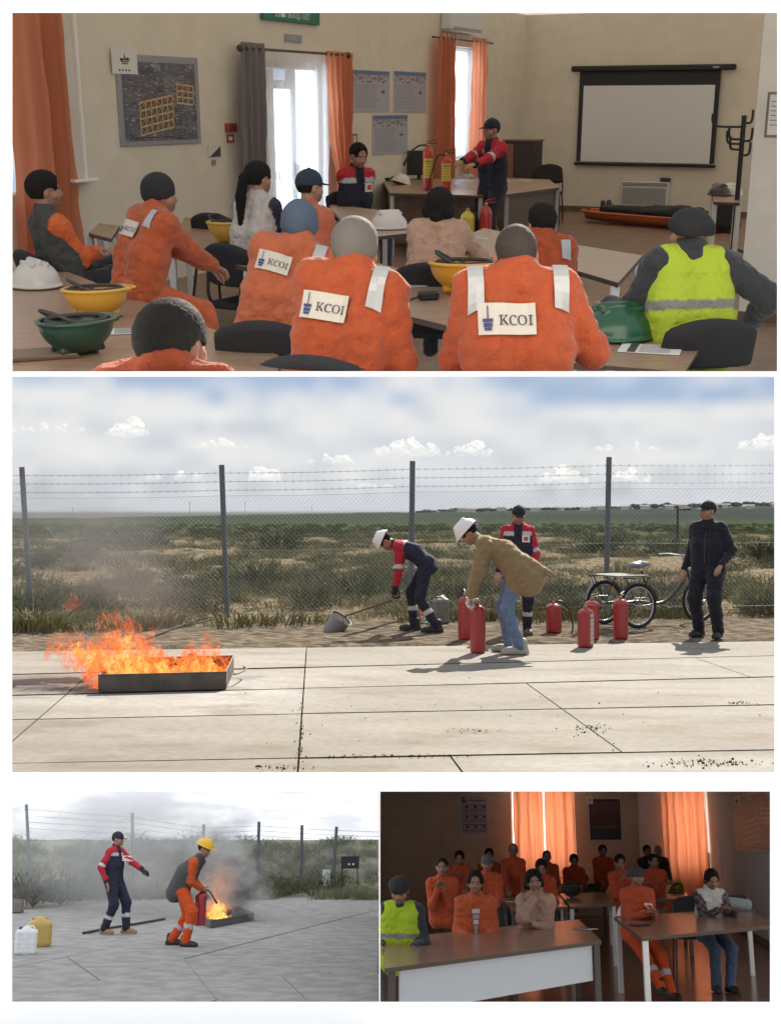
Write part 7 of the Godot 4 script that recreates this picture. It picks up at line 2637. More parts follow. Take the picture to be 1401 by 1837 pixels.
	for e in px:
		var t := dep(R3, e[0], e[1], 40.0) - Vector3(-6, 0, -40)
		var b := dep(R3, e[2], 1580, 40.0) - Vector3(-6, 0, -40)
		b.y = .05
		tops.append([t, b])
		var m := MB.new()
		m.tube([b, t], .05, 8)
		part(f, "fence_post", m.done(), steel)
	var wire := mat("galvanised_wire", .16, .17, .18, .5, .3)
	for s in 4:
		var m := MB.new()
		var pts := []
		for e in tops: pts.append((e[0] as Vector3).lerp(e[1], .06 + s * .075))
		m.tube(pts, .006, 4, false)
		part(f, "wire", m.done(), wire)
	var wm := MB.new()
	for k in range(2, tops.size() - 1):
		for j in 34:
			for s in [0, 1]:
				var t0 := j / 34.0
				var t1 := clampf(t0 + (.5 if s else -.5), 0, 1)
				var e0: Vector3 = (tops[k][0] as Vector3).lerp(tops[k + 1][0], t0).lerp((tops[k][1] as Vector3).lerp(tops[k + 1][1], t0), .3)
				var e1: Vector3 = (tops[k][0] as Vector3).lerp(tops[k + 1][0], t1).lerp((tops[k][1] as Vector3).lerp(tops[k + 1][1], t1), .98)
				wm.tube([e0, e1], .005, 3, false)
	part(f, "wire_mesh", wm.done(), wire).set_meta("kind", "stuff")
	# plants
	var leaf := vmat("foliage", .9, {"back": Color(.25, .28, .12)})
	var list := []
	for k in 1000:
		var d := rng.randf_range(34.2, 37.5) if k < 420 else rng.randf_range(36.5, 47.5)
		var x := rng.randf_range(-.335, -.012) * d
		if d < 37.5 and x > -3.0 and x < -2.0: continue
		var g := rng.randf_range(.6, 1.2)
		var c := Color(.24, .26, .17).lerp(Color(.42, .37, .24), rng.randf() * (.35 if d < 37.5 else .9))
		var sc := rng.randf_range(.7, 1.5) * (.68 if d < 37.5 else .6)
		var y := 1.56 * clampf((d - 38.5) / 9.9, 0, 1)
		list.append([Transform3D(Basis(Vector3.UP, rng.randf() * TAU).scaled(Vector3.ONE * sc), Vector3(x, y - .03, -d)), Color(c.r * g, c.g * g, c.b * g)])
	scatter("grass", "grey-green tall grass along the edge of the smoky drill ground", tuft_mesh(40, .5, .6, 171, .7), leaf, list, R3)
	list = []
	for k in 300:
		var d := rng.randf_range(37.5, 48.0)
		var x := rng.randf_range(-.335, -.012) * d
		var g := rng.randf_range(.5, 1.1)
		var sc := rng.randf_range(.5, 1.5)
		list.append([Transform3D(Basis(Vector3.UP, rng.randf() * TAU).scaled(Vector3(sc, sc * .8, sc)), Vector3(x, 1.56 * clampf((d - 38.5) / 9.9, 0, 1) - .05, -d)), Color(.2 * g, .215 * g, .14 * g)])
	scatter("scrub", "dark low scrub on the rising land behind the smoky drill", shrub_mesh(300, .5, .5, 181), vmat("grey_foliage", .9), list, R3)
	for e in [[483, 1577, 36.0, 1.3, .7, "dark bush right of the white smoke"], [60, 1618, 31.0, 1.4, 1.0, "grey bush at the left edge in the smoke"], [110, 1614, 32.0, 1.1, .8, "pale grey bush in the smoke left of the instructor"], [598, 1562, 37.0, .9, .9, "dark bush beside the black board"], [560, 1562, 36.5, 1.5, .7, "long low bush left of the black board"]]:
		var at := dep(R3, e[0], e[1], e[2])
		var bo := thing(R3, "bush", e[5], "bush", Vector3(at.x, 0, at.z), e[3])
		var m := mat("bush_dim", .13, .14, .1, .9)
		m.vertex_color_use_as_albedo = true
		part(bo, "foliage", shrub_mesh(900, e[3], e[4], int(e[0])), m)
		var st := MB.new()
		for k in 5: st.tube([Vector3.ZERO, Vector3(cos(k * 1.3) * e[3] * .4, e[4] * .6, sin(k * 1.3) * e[3] * .4)], [.03, .01], 5)
		part(bo, "stem", st.done(), mat("twig", .12, .09, .065, .9))
	var bb := dep(R3, 628, 1547, 36.8)
	var bd := thing(R3, "board", "black board with two pale marks standing in the grass at the right", "board", Vector3(bb.x, 0, bb.z), .15)
	part(bd, "panel", boxm(Vector3(.52, .34, .03), .006, Vector3(0, bb.y, 0)), mat("board_black", .02, .02, .024, .5))
	for s in [-1, 1]:
		part(bd, "mark", boxm(Vector3(.05, .05, .004), 0, Vector3(s * .06 + .03, bb.y - .05, .0175)), mat("exit_white", .8, .85, .82, .5))
		part(bd, "leg", boxm(Vector3(.03, bb.y, .03), 0, Vector3(s * .22, bb.y * .4, -.035)), mat("board_black", .02, .02, .024, .5))
	var wb := dep(R3, 586, 1556, 36.6)
	var wx := thing(R3, "block", "small white block in the grass left of the black board", "block", Vector3(wb.x, 0, wb.z), .3)
	part(wx, "block", boxm(Vector3(.18, .45, .18), .01, Vector3(0, wb.y * .5 + .1, 0)), mat("block_white", .6, .6, .58, .8))
	part(wx, "foot", boxm(Vector3(.22, .04, .22), .008, Vector3(0, .02, 0)), mat("block_white", .6, .6, .58, .8))
	var br := flo(R3, 24, 1637)
	var bk := thing(R3, "concrete_block", "brownish concrete block at the left edge before the bush", "block", br, .1)
	part(bk, "block", boxm(Vector3(.42, .24, .3), .02, Vector3(0, .12, 0)), mat("block_brown", .2, .18, .15, .9))
	part(bk, "chipped_top", boxm(Vector3(.3, .03, .2), .01, Vector3(.03, .255, 0)), mat("block_brown", .2, .18, .15, .9))
	jerrycan(R3, "white plastic canister with a dark blue cap at the lower left", flo(R3, 46, 1712), .25, Vector3(.29, .34, .2), Color(.72, .73, .74), Color(.03, .05, .12))
	jerrycan(R3, "yellow plastic canister with a red cap behind the white one", flo(R3, 70, 1698), .35, Vector3(.33, .38, .28), Color(.5, .34, .09), Color(.5, .08, .06))
	var hs := thing(R3, "hose", "dark hose lying along the joint behind the instructor's feet", "hose", flo(R3, 245, 1659))
	var hm := MB.new()
	var h0 := flo(R3, 245, 1659)
	hm.tube(curve([flo(R3, 150, 1676) - h0 + Vector3(0, .02, 0), flo(R3, 195, 1667) - h0 + Vector3(0, .02, 0), Vector3(0, .02, 0), flo(R3, 296, 1650) - h0 + Vector3(0, .02, 0)]), .024, 6)
	part(hs, "hose", hm.done(), mat("ext_black", .02, .02, .02, .5))
	# people
	var a := flo(R3, 199, 1675)
	var ins := person(R3, "instructor in navy and red overall, cap and tan boots pointing right in the smoke", a, -1.95, {"hip": .91, "lean": .03, "paint": paint_instructor, "paint_legs": paint_navy_legs, "baggy": 1.15, "jacket_name": "work_jacket", "hand_l_at": dep(R3, 259, 1562, -a.z - .1), "elbow_l": Vector3(-.5, -1, .1), "hand_r": Vector3(.24, .86, -.02), "elbow_r": Vector3(.6, -.6, .7), "foot_r": Vector3(.12, .085, .05), "foot_l": Vector3(-.1, .085, -.24), "toe_l": Vector3(-.1, 0, -1), "hat": "cap", "hat_color": Color(.015, .017, .035), "look": .2, "nod": .1, "shoes": Color(.3, .17, .07), "gloves": Color(.015, .016, .02), "glove_on": "l", "seed": 41, "cell": .018})
	badge(ins, Vector3(-.1, .12, 0))
	var b := flo(R3, 327, 1697)
	var tr := person(R3, "trainee in grey vest, orange trousers and yellow helmet stooping with an extinguisher", b, -1.75, {"hip": .88, "hz": .06, "lean": .64, "paint": paint_vest2, "paint_legs": paint_orange_legs, "baggy": 1.15, "puff": 1.0, "jacket_name": "vest", "fat": 1.28, "hem": -.12, "hand_r_at": dep(R3, 361, 1594, -b.z + .05), "hand_l_at": dep(R3, 366, 1598, -b.z + .22), "foot_r": Vector3(.14, .085, -.1), "foot_l": Vector3(-.14, .085, .22), "hat": "hardhat", "hat_color": Color(.75, .45, .03), "nod": .25, "curl": 1.2, "seed": 43, "cell": .018})
	var e0 := dep(R3, 359, 1661, -b.z + .1)
	extinguisher(R3, "red extinguisher held by the stooping trainee over the small fire", e0, .4, .5, .085, {"hose_path": [Vector3(.02, .51, 0), Vector3(.1, .52, .02), Vector3(.16, .46, .03), Vector3(.2, .4, .03)]})
	# tray and fire
	var at := flo(R3, 405, 1650)
	var ty := thing(R3, "fire_tray", "small steel fire tray at the foot of the white smoke", "tray", at)
	var c := []
	for e in [[378, 1666], [455, 1651], [428, 1636], [352, 1648]]: c.append(flo(R3, e[0], e[1]) - at)
	part(ty, "bottom", slab(c, .02, .015), mat("soot", .012, .011, .011, .95))
	for k in 4:
		var p0: Vector3 = c[k]
		var p1: Vector3 = c[(k + 1) % 4]
		var inn := (p1 - p0).cross(Vector3.UP).normalized() * -.008
		part(ty, "side", slab([p0 - inn, p1 - inn, p1 + inn, p0 + inn], .14, .135), mat("tray_grey", .11, .105, .1, .7))
	var wd := thing(R3, "charred_wood", "blackened lump of wood burning in the small tray", "firewood", at)
	part(wd, "lump", nets([[Vector3(-.15, .12, .05), Vector3(.08, .16, .0), .08, .06], [Vector3(.08, .15, .1), Vector3(.0, .12, -.1), .06, .05]], .03, .04, {"wrinkle": .03}), mat("soot", .012, .011, .011, .95))
	part(wd, "ember", nets([[Vector3(-.1, .17, .05), Vector3(.05, .19, .03), .03, .02]], .02, .02, {"wrinkle": .02, "freq": 15.0}), mat("ember", .3, .06, .02, .9, 0.0, {"emit": lin(.8, .15, .02), "power": .8}))
	var fl := thing(R3, "flames", "small bright yellow flames rising from the tray in the smoke", "fire", at)
	var bx := func(x, y) -> Vector3: return dep(R3, x, y, -at.z - .1) - at
	flame(fl, "outer_flame", [[bx.call(382, 1648), bx.call(388, 1610), .14, .08], [bx.call(396, 1645), bx.call(400, 1622), .16, .09], [bx.call(405, 1643), bx.call(410, 1635), .09, .05]], .025, .16, 6.0, 33, mats.flame_orange, 0)
	flame(fl, "inner_flame", [[bx.call(385, 1643), bx.call(390, 1622), .1, .06], [bx.call(398, 1642), bx.call(398, 1630), .11, .06]], .024, .13, 7.0, 35, mat("flame_bright", .3, .2, .05, .9, 0.0, {"a": .75, "emit": lin(1.0, .72, .18), "power": 1.0}), 0)
	var l := OmniLight3D.new()
	l.name = "small_fire_glow"
	l.light_color = Color(1.0, .55, .18)
	l.light_energy = .0007
	l.light_size = .02
	l.omni_range = 4.0
	l.omni_attenuation = 2.0
	l.shadow_enabled = true
	l.position = panels[R3].t * (at + Vector3(-.1, .7, .3))
	add_child(l)
	# the white cloud: thin shells of drifting powder, one inside the other
	var s := thing(R3, "white_smoke", "dense white cloud of extinguisher powder and smoke drifting left", "smoke", at)
	s.set_meta("kind", "stuff")
	var r := RandomNumberGenerator.new()
	r.seed = 17
	var puffs := [[400, 1600, .6, 25.5, 9, .3], [396, 1568, .7, 25.8, 9, .3], [424, 1588, .6, 25.8, 8, .3], [448, 1614, .5, 25.4, 7, .26], [478, 1630, .42, 25, 5, .2], [408, 1545, .65, 26.2, 7, .28], [386, 1520, .8, 26.6, 7, .26], [436, 1560, .45, 26, 4, .2], [460, 1592, .45, 25.6, 4, .2], [360, 1560, 1.0, 27, 6, .26], [508, 1636, .4, 24.8, 3, .14],
		[330, 1535, 1.8, 28.5, 6, .28], [270, 1570, 1.9, 29, 6, .26], [230, 1515, 2.4, 30, 6, .26], [150, 1565, 2.1, 30, 5, .22], [320, 1475, 2.1, 30.5, 6, .26], [200, 1455, 2.5, 31.5, 5, .22], [100, 1565, 1.8, 30, 4, .18], [280, 1615, 1.2, 27, 4, .16], [330, 1440, 1.9, 31, 5, .22], [90, 1500, 2.2, 31.5, 4, .16], [45, 1590, 1.3, 29, 3, .12], [180, 1620, 1.2, 27, 4, .14]]
	var fm := {}
	for e in puffs:
		for k in int(e[4] * 1.6):
			var c2: Vector3 = dep(R3, e[0], e[1], e[3]) - at + Vector3(r.randfn(0, .42), r.randfn(0, .36), r.randfn(0, .3)) * e[2]
			var sz: Vector3 = Vector3(r.randf_range(.5, 1.3), r.randf_range(.5, 1.1), r.randf_range(.5, 1.1)) * e[2]
			c2.y = maxf(c2.y, sz.y * .35)
			var roof: float = dep(R3, 350, 1414, -(c2.z + at.z)).y - at.y
			c2.y = minf(c2.y, roof - sz.y * .5)
			var key := int(round(e[5] * 10.0 / e[2]))
			if not fm.has(key):
				fm[key] = FogMaterial.new()
				fm[key].albedo = Color(1, 1, 1)
				fm[key].density = key * .48
			fog(s, "smoke_puff", c2, sz, fm[key])
	plume_wisps(s, at, puffs.slice(0, 4) + puffs.slice(5, 10), r)

func plume_wisps(s, at: Vector3, puffs: Array, r: RandomNumberGenerator):      # bright curls inside the plume, cupped and thinning out to nothing
	var mb := MB.new()
	mb.colored = true
	for e in puffs:
		for k in 4:
			var c: Vector3 = dep(R3, e[0], e[1], e[3]) - at + Vector3(r.randfn(0, .38), r.randfn(0, .34), r.randfn(0, .25)) * e[2]
			var rad: float = r.randf_range(.35, .75) * e[2]
			c.y = maxf(c.y, rad * .5)
			var ax := Vector3(r.randf_range(-.7, .7), r.randf_range(-.4, .8), 1).normalized()
			var sd := ax.cross(Vector3.UP).normalized()
			var up := sd.cross(ax)
			var a0 := r.randf_range(.2, .34)
			var ph := r.randf() * TAU
			var base := mb.v.size()
			var nn := Vector3(0, .75, .65)
			mb.col = Color(.96, .96, .96, a0)
			mb.vert(c + ax * rad * .2, nn)
			for g in 7:
				var t := (g + 1) / 7.0
				for q in 18:
					var an := TAU * q / 18.0
					var w := t * rad * (1.0 + .25 * sin(an * 2.0 + ph) + .12 * sin(an * 5.0 + ph * 2.0))
					mb.col = Color(.96, .96, .96, a0 * pow(1.0 - t * t, 1.6))
					var p: Vector3 = c + (sd * cos(an) + up * sin(an)) * w + ax * rad * .2 * (1.0 - t * t)
					mb.vert(p, nn)
			for q in 18:
				var q3 := (q + 1) % 18
				mb.i.append_array([base, base + 1 + q3, base + 1 + q])
				for g in 6:
					var o0 := base + 1 + g * 18
					mb.i.append_array([o0 + q, o0 + 18 + q3, o0 + 18 + q, o0 + q, o0 + q3, o0 + 18 + q3])
	part(s, "powder_wisps", mb.done(), vmat("powder_smoke", 1.0, {"a": .999, "back": Color(1, 1, 1), "spec": 0.0}))

func paint_vest2(own: int, p: Vector3, bones, j) -> Color:
	return Color(.6, .1, .02) if own % 5 in [3, 4] and own != 10 else Color(.075, .078, .08)
# ---------------------------------------------------------------- the dim classroom seen from its front (lower right scene)
const R4 := "p4"

func dim_room():
	var zb := -26.0
	var X := func(px, d): return (px - CX) / F * d * 1.0
	var plaster := grain("dim_plaster", lin(.52, .46, .36), lin(.57, .50, .40), Vector3.ONE * .5, .85, .01, 61)
	var cool := grain("dim_plaster_lit", lin(.66, .67, .66), lin(.7, .71, .7), Vector3.ONE * .5, .85, .01, 62)  # light falling on pier and side wall, painted as a paler cooler tone
	var top: float = dep(R4, 1000, 1408, 26.0).y
	var xw := func(px) -> float: return dep(R4, px, 1495, 26.0).x
	var root := Node3D.new()
	root.name = numbered("rear_wall")
	add_child(root, true)
	root.transform = panels[R4].t
	tag(root, "dim rear wall with two curtained windows", "", "", "structure")
	var xs := [xw.call(682.2), xw.call(917), xw.call(1032), xw.call(1193), xw.call(1267.5), xw.call(1285)]
	for k in 5:
		var w: float = xs[k + 1] - xs[k]
		var mid: float = (xs[k] + xs[k + 1]) / 2
		if k in [1, 3]:
			part(root, "wall_panel", boxm(Vector3(w, .95, .3), 0, Vector3(mid, .475, zb - .15)), plaster)
			part(root, "wall_panel", boxm(Vector3(w, .06, .3), 0, Vector3(mid, top - .03, zb - .15)), plaster)
		else: part(root, "wall_panel", boxm(Vector3(w, top, .3), 0, Vector3(mid, top / 2, zb - .15)), plaster)
	part(root, "pale_pier", boxm(Vector3(xw.call(1192) - xw.call(1145), top, .12), .01, Vector3((xw.call(1192) + xw.call(1145)) / 2, top / 2, zb + .061)), cool)
	# right wall, from the corner towards the viewer
	var c0 := Vector3(xw.call(1268), 0, zb + .002)
	var c1 := Vector3(5.16, 0, -16.4)
	var c2 := Vector3(4.03, 0, -7.6)
	var wall := MB.new()
	for e in [[c0, c1]]:
		var n: Vector3 = (e[1] - e[0]).cross(Vector3.UP).normalized() * .25
		if n.x < 0: n = -n
		var t0: float = dep(R4, 1000, 1409, -e[0].z).y
		var t1: float = dep(R4, 1000, 1409, -e[1].z).y
		wall.hexa([e[1], e[1] + n, e[0] + n, e[0], e[1] + Vector3(0, t1, 0), e[1] + n + Vector3(0, t1, 0), e[0] + n + Vector3(0, t0, 0), e[0] + Vector3(0, t0, 0)])
	struct(R4, "side_wall", wall.done(), cool)
	var sk := MB.new()
	var wn := (c1 - c0).cross(Vector3.UP).normalized()
	if wn.x > 0: wn = -wn
	sk.hexa([c1 + wn * .014, c1 + wn * .002, c0 + wn * .002, c0 + wn * .014, c1 + wn * .014 + Vector3(0, .09, 0), c1 + wn * .002 + Vector3(0, .09, 0), c0 + wn * .002 + Vector3(0, .09, 0), c0 + wn * .014 + Vector3(0, .09, 0)])
	struct(R4, "skirting", sk.done(), mat("skirting_brown", .13, .085, .055, .6))
	var fl := grain("glossy_parquet", lin(.13, .06, .04), lin(.2, .10, .07), Vector3(.5, .5, 2.5), .2, .012, 66)
	struct(R4, "floor", slab([flo(R4, 682.2, 1850), Vector3(4.4, 0, -10.2), Vector3(8.2, 0, -26.3), Vector3(xw.call(682.2), 0, -26.3)], 0.0, .06), fl)
	# windows behind curtains
	var orange := mat("dim_orange_curtain", .66, .22, .11, .9, 0.0, {"back": Color(1, .66, .5)})
	var frame := mat("pvc_white", .78, .79, .8, .35)
	var glass := mat("bright_window", .9, .95, 1.0, .1, 0.0, {"emit": Color(1.0, .96, .9), "power": 1.8})
	for e in [[1, "left"], [3, "right"]]:
		var w: float = xs[e[0] + 1] - xs[e[0]]
		var mid: float = (xs[e[0]] + xs[e[0] + 1]) / 2
		var wi := thing(R4, "window", "%s window of the dim classroom, glowing behind orange curtains" % e[1], "window", Vector3(mid, .95, zb - .2))
		var hh: float = top - 1.01
		for s in [-1, 0, 1]: part(wi, "frame_post", boxm(Vector3(.05, hh, .06), .004, Vector3(s * (w / 2 - .025), hh / 2, 0)), frame)
		part(wi, "pane", boxm(Vector3(w - .1, hh - .02, .008), 0, Vector3(0, hh / 2, -.05)), glass)
	for e in [[948, 52, 3, 5, "left half of the pair at the left window"], [1004, 52, 3, 8, "right half of the pair at the left window"], [1227, 74, 5, 13, "single one at the right window"]]:
		var x: float = dep(R4, e[0], 1495, 25.72).x
		var w: float = e[1] / F * 25.72
		var cu := thing(R4, "orange_curtain", "glowing orange curtain in the dim classroom, %s" % e[4], "curtain", Vector3(x, top - .03, zb + .32))
		part(cu, "cloth", curtain_mesh(w, w * 1.02, top - .1, e[2], .045, e[3]), orange)
		var rod := MB.new()
		rod.tube([Vector3(-w * .5, .0, -.06), Vector3(w * .5, .0, -.06)], .012, 6)
		part(cu, "rail", rod.done(), mat("rod_bronze", .09, .07, .06, .4, .5))
	# things on the walls
	var flat := func(called, label, cat, x0, x1, y0, y1, m: Material, off := .012) -> Node3D:
		var a := dep(R4, x0, y0, 26.0 - off)
		var b := dep(R4, x1, y1, 26.0 - off)
		var o := thing(R4, called, label, cat, (a + b) / 2)
		part(o, "sheet", boxm(Vector3(b.x - a.x, a.y - b.y, .012), 0), mat("poster_white", .6, .6, .58, .5))
		part(o, "print", face_quad((b.x - a.x) * .95, (a.y - b.y) * .96, .0085), m)
		return o
	flat.call("poster", "white sheet with three rows of boxed pictures on the dark wall", "poster", 824, 877, 1427, 1500, print_mat("rules_print", print_image(192, 260, draw_rules), .6))
	var rp: Node3D = flat.call("poster", "dark blue framed picture of a red offshore rig between the windows", "poster", 1054, 1116, 1432, 1508, print_mat("rig_print", print_image(200, 240, draw_rig), .4))
	part(rp, "logo_sheet", face_quad(.13, .15, .011), print_mat("logo_print", null, .6), Transform3D(Basis(), Vector3(-.3, .38, 0)))
	var wdir := (c1 - c0).normalized()
	var pa := on_plane(R4, 1317, 1476, c0 + wn * .02, wn)
	var pb := on_plane(R4, 1392, 1480, c0 + wn * .02, wn)
	var pt := on_plane(R4, 1350, 1418, c0 + wn * .02, wn)
	var pc := on_plane(R4, 1350, 1528, c0 + wn * .02, wn)
	var pw := Vector2(pa.x, pa.z).distance_to(Vector2(pb.x, pb.z))
	var ph := pt.y - pc.y
	var yp := thing(R4, "poster", "large grey aerial photograph on the right wall of the dim classroom", "poster", Vector3((pa.x + pb.x) / 2, (pt.y + pc.y) / 2, (pa.z + pb.z) / 2), atan2(wn.x, wn.z))
	part(yp, "board", boxm(Vector3(pw, ph, .02), .003), mat("poster_margin", .27, .28, .3, .4))
	part(yp, "picture", face_quad(pw * .93, ph * .93, .013), mats.yard_print)
	part(yp, "logo_sheet", face_quad(pw * .22, ph * .24, .0165), mats.logo_print, Transform3D(Basis(), Vector3(-pw * .37, ph * .36, 0)))
	var tq := on_plane(R4, 1292, 1535, c0 + wn * .03, wn)
	var tk := thing(R4, "cable_trunking", "thin pale cable trunking on the right wall behind the person in the white vest", "trunking", tq, atan2(wn.x, wn.z))
	part(tk, "run", boxm(Vector3(.03, .6, .02), .003), mat("strip_white", .8, .8, .76, .5))
	part(tk, "socket", boxm(Vector3(.14, .1, .03), .006, Vector3(-.1, -.3, 0)), mat("strip_white", .8, .8, .76, .5))
	var bs := on_plane(R4, 1271, 1549, c0 + wn * .03, wn)
	var bo := thing(R4, "wooden_slat", "short tilted wooden slat against the wall above the person in the white vest", "slat", bs, atan2(wn.x, wn.z))
	part(bo, "slat", boxm(Vector3(.09, .42, .03), .005, Vector3.ZERO), mat("slat_brown", .2, .13, .09, .7), Transform3D(Basis(Vector3.BACK, -.12), Vector3.ZERO))
	part(bo, "clip", boxm(Vector3(.05, .03, .02), .003, Vector3(0, .14, .026)), mat("dark_plastic", .04, .045, .05, .5))

func dim_tables():
	var white := mat("front_white", .5, .53, .56, .6)
	var dark := mat("leg_dark", .06, .05, .045, .5)
	var lg := mat("leg_white", .66, .66, .64, .4)
	var top := grain("dim_laminate", lin(.22, .12, .085), lin(.29, .165, .12), Vector3(.6, .6, 4.0), .22, .012, 65)
	var t := table(R4, "long table with a white front panel at the lower left of the dim classroom", [[690, 1684], [690, 1737], [1078, 1687], [1038, 1649]], {"mat": top, "leg": dark, "inset": .95, "panels": [[1, 2, .31, white]]})
	table(R4, "table with the white helmet at the lower right of the dim classroom", [[1101, 1645], [1150, 1682], [1390, 1660], [1345, 1628]], {"mat": top, "leg": lg, "inset": .95})
	table(R4, "second-row table between the person in beige and the aisle", [[903, 1610], [918, 1634], [1018, 1626], [1000, 1604]], {"mat": top, "leg": dark})
	table(R4, "second-row table with a dark helmet left of the seated person in cap", [[1004, 1603], [1022, 1626], [1103, 1621], [1096, 1600]], {"mat": top, "leg": lg})
	table(R4, "second-row table with a yellow helmet behind the person in the white vest", [[1150, 1600], [1156, 1614], [1238, 1611], [1226, 1597]], {"mat": top, "leg": dark})
	table(R4, "rear table in the middle of the dim classroom, dark front", [[1000, 1573], [1006, 1586], [1086, 1585], [1078, 1572]], {"mat": top, "leg": dark, "panels": [[1, 2, .4, dark]]})
	table(R4, "rear table under the left window of the dim classroom", [[905, 1572], [908, 1583], [985, 1582], [978, 1571]], {"mat": top, "leg": dark, "panels": [[1, 2, .4, dark]]})
	var g := "hard hats in the dim classroom"
	helmet(R4, "white helmet on the table before the seated person with clasped hands", flo(R4, 1131, 1645, .75), .4, false, Color(.66, .64, .66), g, 0, 1.15)
	helmet(R4, "yellow helmet turned on its side, left of the seated person in cap", flo(R4, 1106, 1603, .75), PI, false, Color(.6, .42, .04), g, 1.3, 1.15)
	helmet(R4, "yellow helmet turned on its side before the right orange curtain", flo(R4, 1213, 1600, .75), PI + .3, false, Color(.6, .42, .04), g, 1.2, 1.15)
	helmet(R4, "dark helmet on the rear table before the person under the rig picture", flo(R4, 1042, 1579, .75), PI, false, Color(.03, .03, .03), g, 1.0, 1.1)
	helmet(R4, "dark helmet lying on the second-row table in the middle", flo(R4, 1026, 1611, .75), PI, true, Color(.025, .03, .028), g, 0, 1.2)
	var ph := thing(R4, "phone", "black phone lying beside the white helmet on the lower right table", "phone", flo(R4, 1147, 1661, .75), .5)
	part(ph, "case", boxm(Vector3(.2, .012, .1), .004, Vector3(0, .008, 0)), mat("monitor_black", .012, .012, .014, .3))
	part(ph, "screen", boxm(Vector3(.18, .002, .085), 0, Vector3(0, .0155, 0)), mat("phone_glass", .02, .02, .025, .08))
	paper(R4, "white notepad under the hands of the person in the white vest", 1291, 1641, .75, .24, .17, .2)
	paper(R4, "white card with a dark band at the right end of the long front table", 1048, 1667, .75, .2, .15, -.8, true)
	paper(R4, "pale papers on the second-row table right of the person in orange", 929, 1618, .75, .3, .2, .3)
	var bag := thing(R4, "bag", "grey bag with dark handles on the lower right table's far end", "bag", flo(R4, 1318, 1634, .75))
	part(bag, "body", nets([[Vector3(-.12, .08, 0), Vector3(.12, .07, 0), .09, .08]], .025, .04, {"wrinkle": .015}), mat("bag_grey", .25, .27, .28, .8))
	part(bag, "strap", nets([[Vector3(-.15, .15, .02), Vector3(.1, .14, .02), .025, .03], [Vector3(.1, .14, 0), Vector3(.2, .06, 0), .04, .03]], .018, .03), mat("bag_black", .02, .02, .022, .9))
	for e in [[1246, 1700, 15.0, 3.0, "black chair between the two people at the lower right table"], [872, 1700, 13.0, 3.1, "black chair beside the person in orange with striped shirt"]]:
		var at := dep(R4, e[0], 1700, e[2])
		chair(R4, e[4], Vector3(at.x, 0, at.z), e[3], 0.0, "black chairs in the dim classroom", .03)

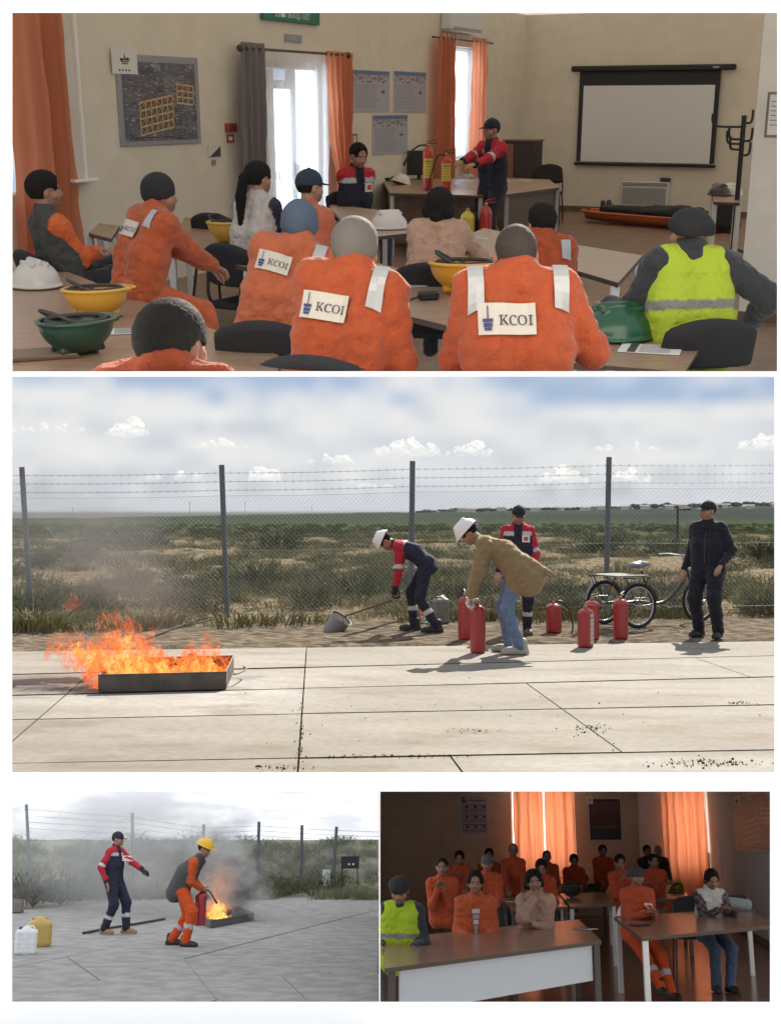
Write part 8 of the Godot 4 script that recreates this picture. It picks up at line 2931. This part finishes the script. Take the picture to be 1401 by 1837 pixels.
func dim_people():
	var OR := Color(.46, .07, .02)
	var g := "trainees in the dim classroom"
	var yw := func(px) -> float: return PI + (px - 980.0) * .0005
	var sk := Color(.8, .74, .72)
	var p := func(label, px, top, d, s: Dictionary) -> Node3D:
		s.cell = s.get("cell", .026)
		s.skin = sk
		if not s.has("trousers"): s.no_legs = true
		if not s.has("jacket_name"): s.jacket_name = "overall"
		if not s.has("jacket") and not s.has("paint"): s.jacket = OR
		return sit(R4, label, px, top, d, yw.call(px) + s.get("turn", 0.0), s, g)
	var o: Node3D = p.call("person in black cap and yellow-green vest looking down, front left", 718, 1569, 10.3, {"jacket": Color(.03, .035, .05), "hat": "flatcap", "hat_color": Color(.014, .014, .016), "nod": .4, "puff": 1.1, "jacket_name": "jacket", "seed": 51, "cell": .02, "side_cut": 683, "hand_r": Vector3(.16, .74, -.3), "hand_l": Vector3(-.16, .74, -.3)})
	vest_front(o)
	o = p.call("person with dark hair in an open orange jacket over a striped shirt, front row", 852, 1564, 11.6, {"hair": "tied", "seed": 53, "cell": .02, "jacket": Color(.46, .085, .025), "hand_r": Vector3(.1, .72, -.3), "hand_l": Vector3(-.1, .72, -.3)})
	var j = o.get_meta("j")
	for k in 5: patch(o, "striped_shirt" if k == 0 else "stripe", o.get_meta("jb"), j.mid + j.b1 * Vector3(0, .16 - k * .055, -.1), (j.b1 as Basis).x * -(.042 - k * .007), (j.b1 as Basis).y * .022, mat("shirt_pale" if k % 2 == 0 else "shirt_grey", .5 if k % 2 == 0 else .3, .5 if k % 2 == 0 else .3, .52 if k % 2 == 0 else .33, .8), .012, 4, 1)
	o = p.call("person in beige sweater resting the cheek on a hand, front row", 960, 1562, 12.0, {"hair": "bob", "seed": 55, "cell": .02, "jacket": Color(.42, .27, .21), "jacket_name": "sweater", "hand_r": Vector3(.05, 1.02, -.22), "elbow_r": Vector3(.7, -1, -.3), "hand_l": Vector3(.08, .8, -.3), "tilt": .12})
	o = p.call("person in dark cap and orange overall with clasped hands at the lower right table", 1140, 1554, 13.3, {"hat": "flatcap", "hat_color": Color(.05, .045, .045), "seed": 57, "cell": .02, "trousers": Color(.55, .08, .02), "paint_legs": paint_orange_legs, "hand_r": Vector3(.03, .82, -.42), "hand_l": Vector3(-.05, .83, -.42), "foot_r": Vector3(-.02, .1, -.75), "foot_l": Vector3(-.18, .1, -.55), "turn": .1})
	badge(o, Vector3(-.1, .1, 0), .045)
	o = p.call("person in white quilted vest over dark sleeves writing at the lower right table", 1271, 1559, 13.8, {"hair": "tied", "seed": 59, "cell": .02, "paint": paint_white_vest, "jacket_name": "vest", "trousers": Color(.06, .09, .16), "nod": .35, "hand_r": Vector3(.06, .82, -.42), "hand_l": Vector3(-.16, .82, -.44), "foot_r": Vector3(.1, .09, -.3), "foot_l": Vector3(-.05, .09, -.4)})
	p.call("person with cropped hair holding both hands to the mouth, second row left", 793, 1540, 14.3, {"hair": "buzz", "seed": 61, "hand_r": Vector3(.05, 1.0, -.3), "hand_l": Vector3(-.05, 1.0, -.3)})
	p.call("person in grey cap behind the person in the open orange jacket", 873, 1534, 15.6, {"hat": "cap", "hat_color": Color(.1, .1, .1), "seed": 63})
	p.call("person with dark hair bent forward behind the person in beige", 969, 1541, 16.2, {"hair": "short", "seed": 65, "lean": .35, "nod": .3})
	p.call("person with dark hair resting the chin on a fist behind the person in cap", 1113, 1535, 17.2, {"hair": "thick", "seed": 67, "hand_r": Vector3(.05, 1.0, -.25), "tilt": .1})
	p.call("person with arms crossed and a dark radio on the chest, right of the middle", 1171, 1533, 18.2, {"hair": "short", "seed": 69, "hand_r": Vector3(-.12, .9, -.28), "hand_l": Vector3(.12, .9, -.28)})
	p.call("person in orange leaning on the hands under the sheet of boxed pictures", 824, 1527, 19.0, {"hair": "short", "seed": 71, "nod": .2, "hand_r": Vector3(.04, .98, -.28)})
	p.call("person mostly hidden behind the grey cap, dark hair only", 877, 1523, 21.0, {"hair": "short", "seed": 73})
	p.call("person in pale cap and orange overall sitting upright beside the left window", 920, 1514, 19.4, {"hat": "cap", "hat_color": Color(.2, .19, .19), "seed": 75})
	p.call("bald person in orange before the glowing left curtains", 980, 1526, 20.6, {"hair": "buzz", "hair_color": Color(.1, .07, .06), "seed": 77})
	p.call("small person at the right edge of the left curtains", 1028, 1533, 21.5, {"hair": "short", "seed": 79, "nod": .2})
	p.call("person in orange sitting under the dark blue rig picture", 1080, 1517, 22.5, {"hair": "short", "seed": 81})
	p.call("person in dark jacket at the back left of the right curtain", 1159, 1518, 24.0, {"hair": "thick", "seed": 83, "jacket": Color(.04, .035, .035), "jacket_name": "jacket"})
	p.call("bald person in dark jacket at the back beside the right curtain", 1179, 1517, 23.2, {"hair": "", "seed": 85, "jacket": Color(.05, .04, .038), "jacket_name": "jacket"})

func paint_white_vest(own: int, p: Vector3, bones, j) -> Color:
	if own % 5 in [3, 4] and own != 10: return Color(.05, .04, .042).lerp(Color(.16, .12, .12), float(int(floor(p.y * 22.0) + floor(p.x * 22.0)) % 2 == 0))
	return Color(.55, .55, .52)

func vest_front(o):
	vest_over(o, Color(.36, .5, .02), 0.0, .022)

func dim_room_all():
	dim_room()
	dim_tables()
	dim_people()
func _ready():
	rng.seed = 2024
	camera_and_light()
	panel("p1", 190.0, 1.75, .41)
	panel("p2", CY, 1.61, 1.0)
	panel("p3", 1505.0, 1.57, .1)
	panel("p4", 1495.0, 1.6, .15)
	clouds()
	display_stand()
	drill()
	room_one_all()
	smoke_scene()
	dim_room_all()
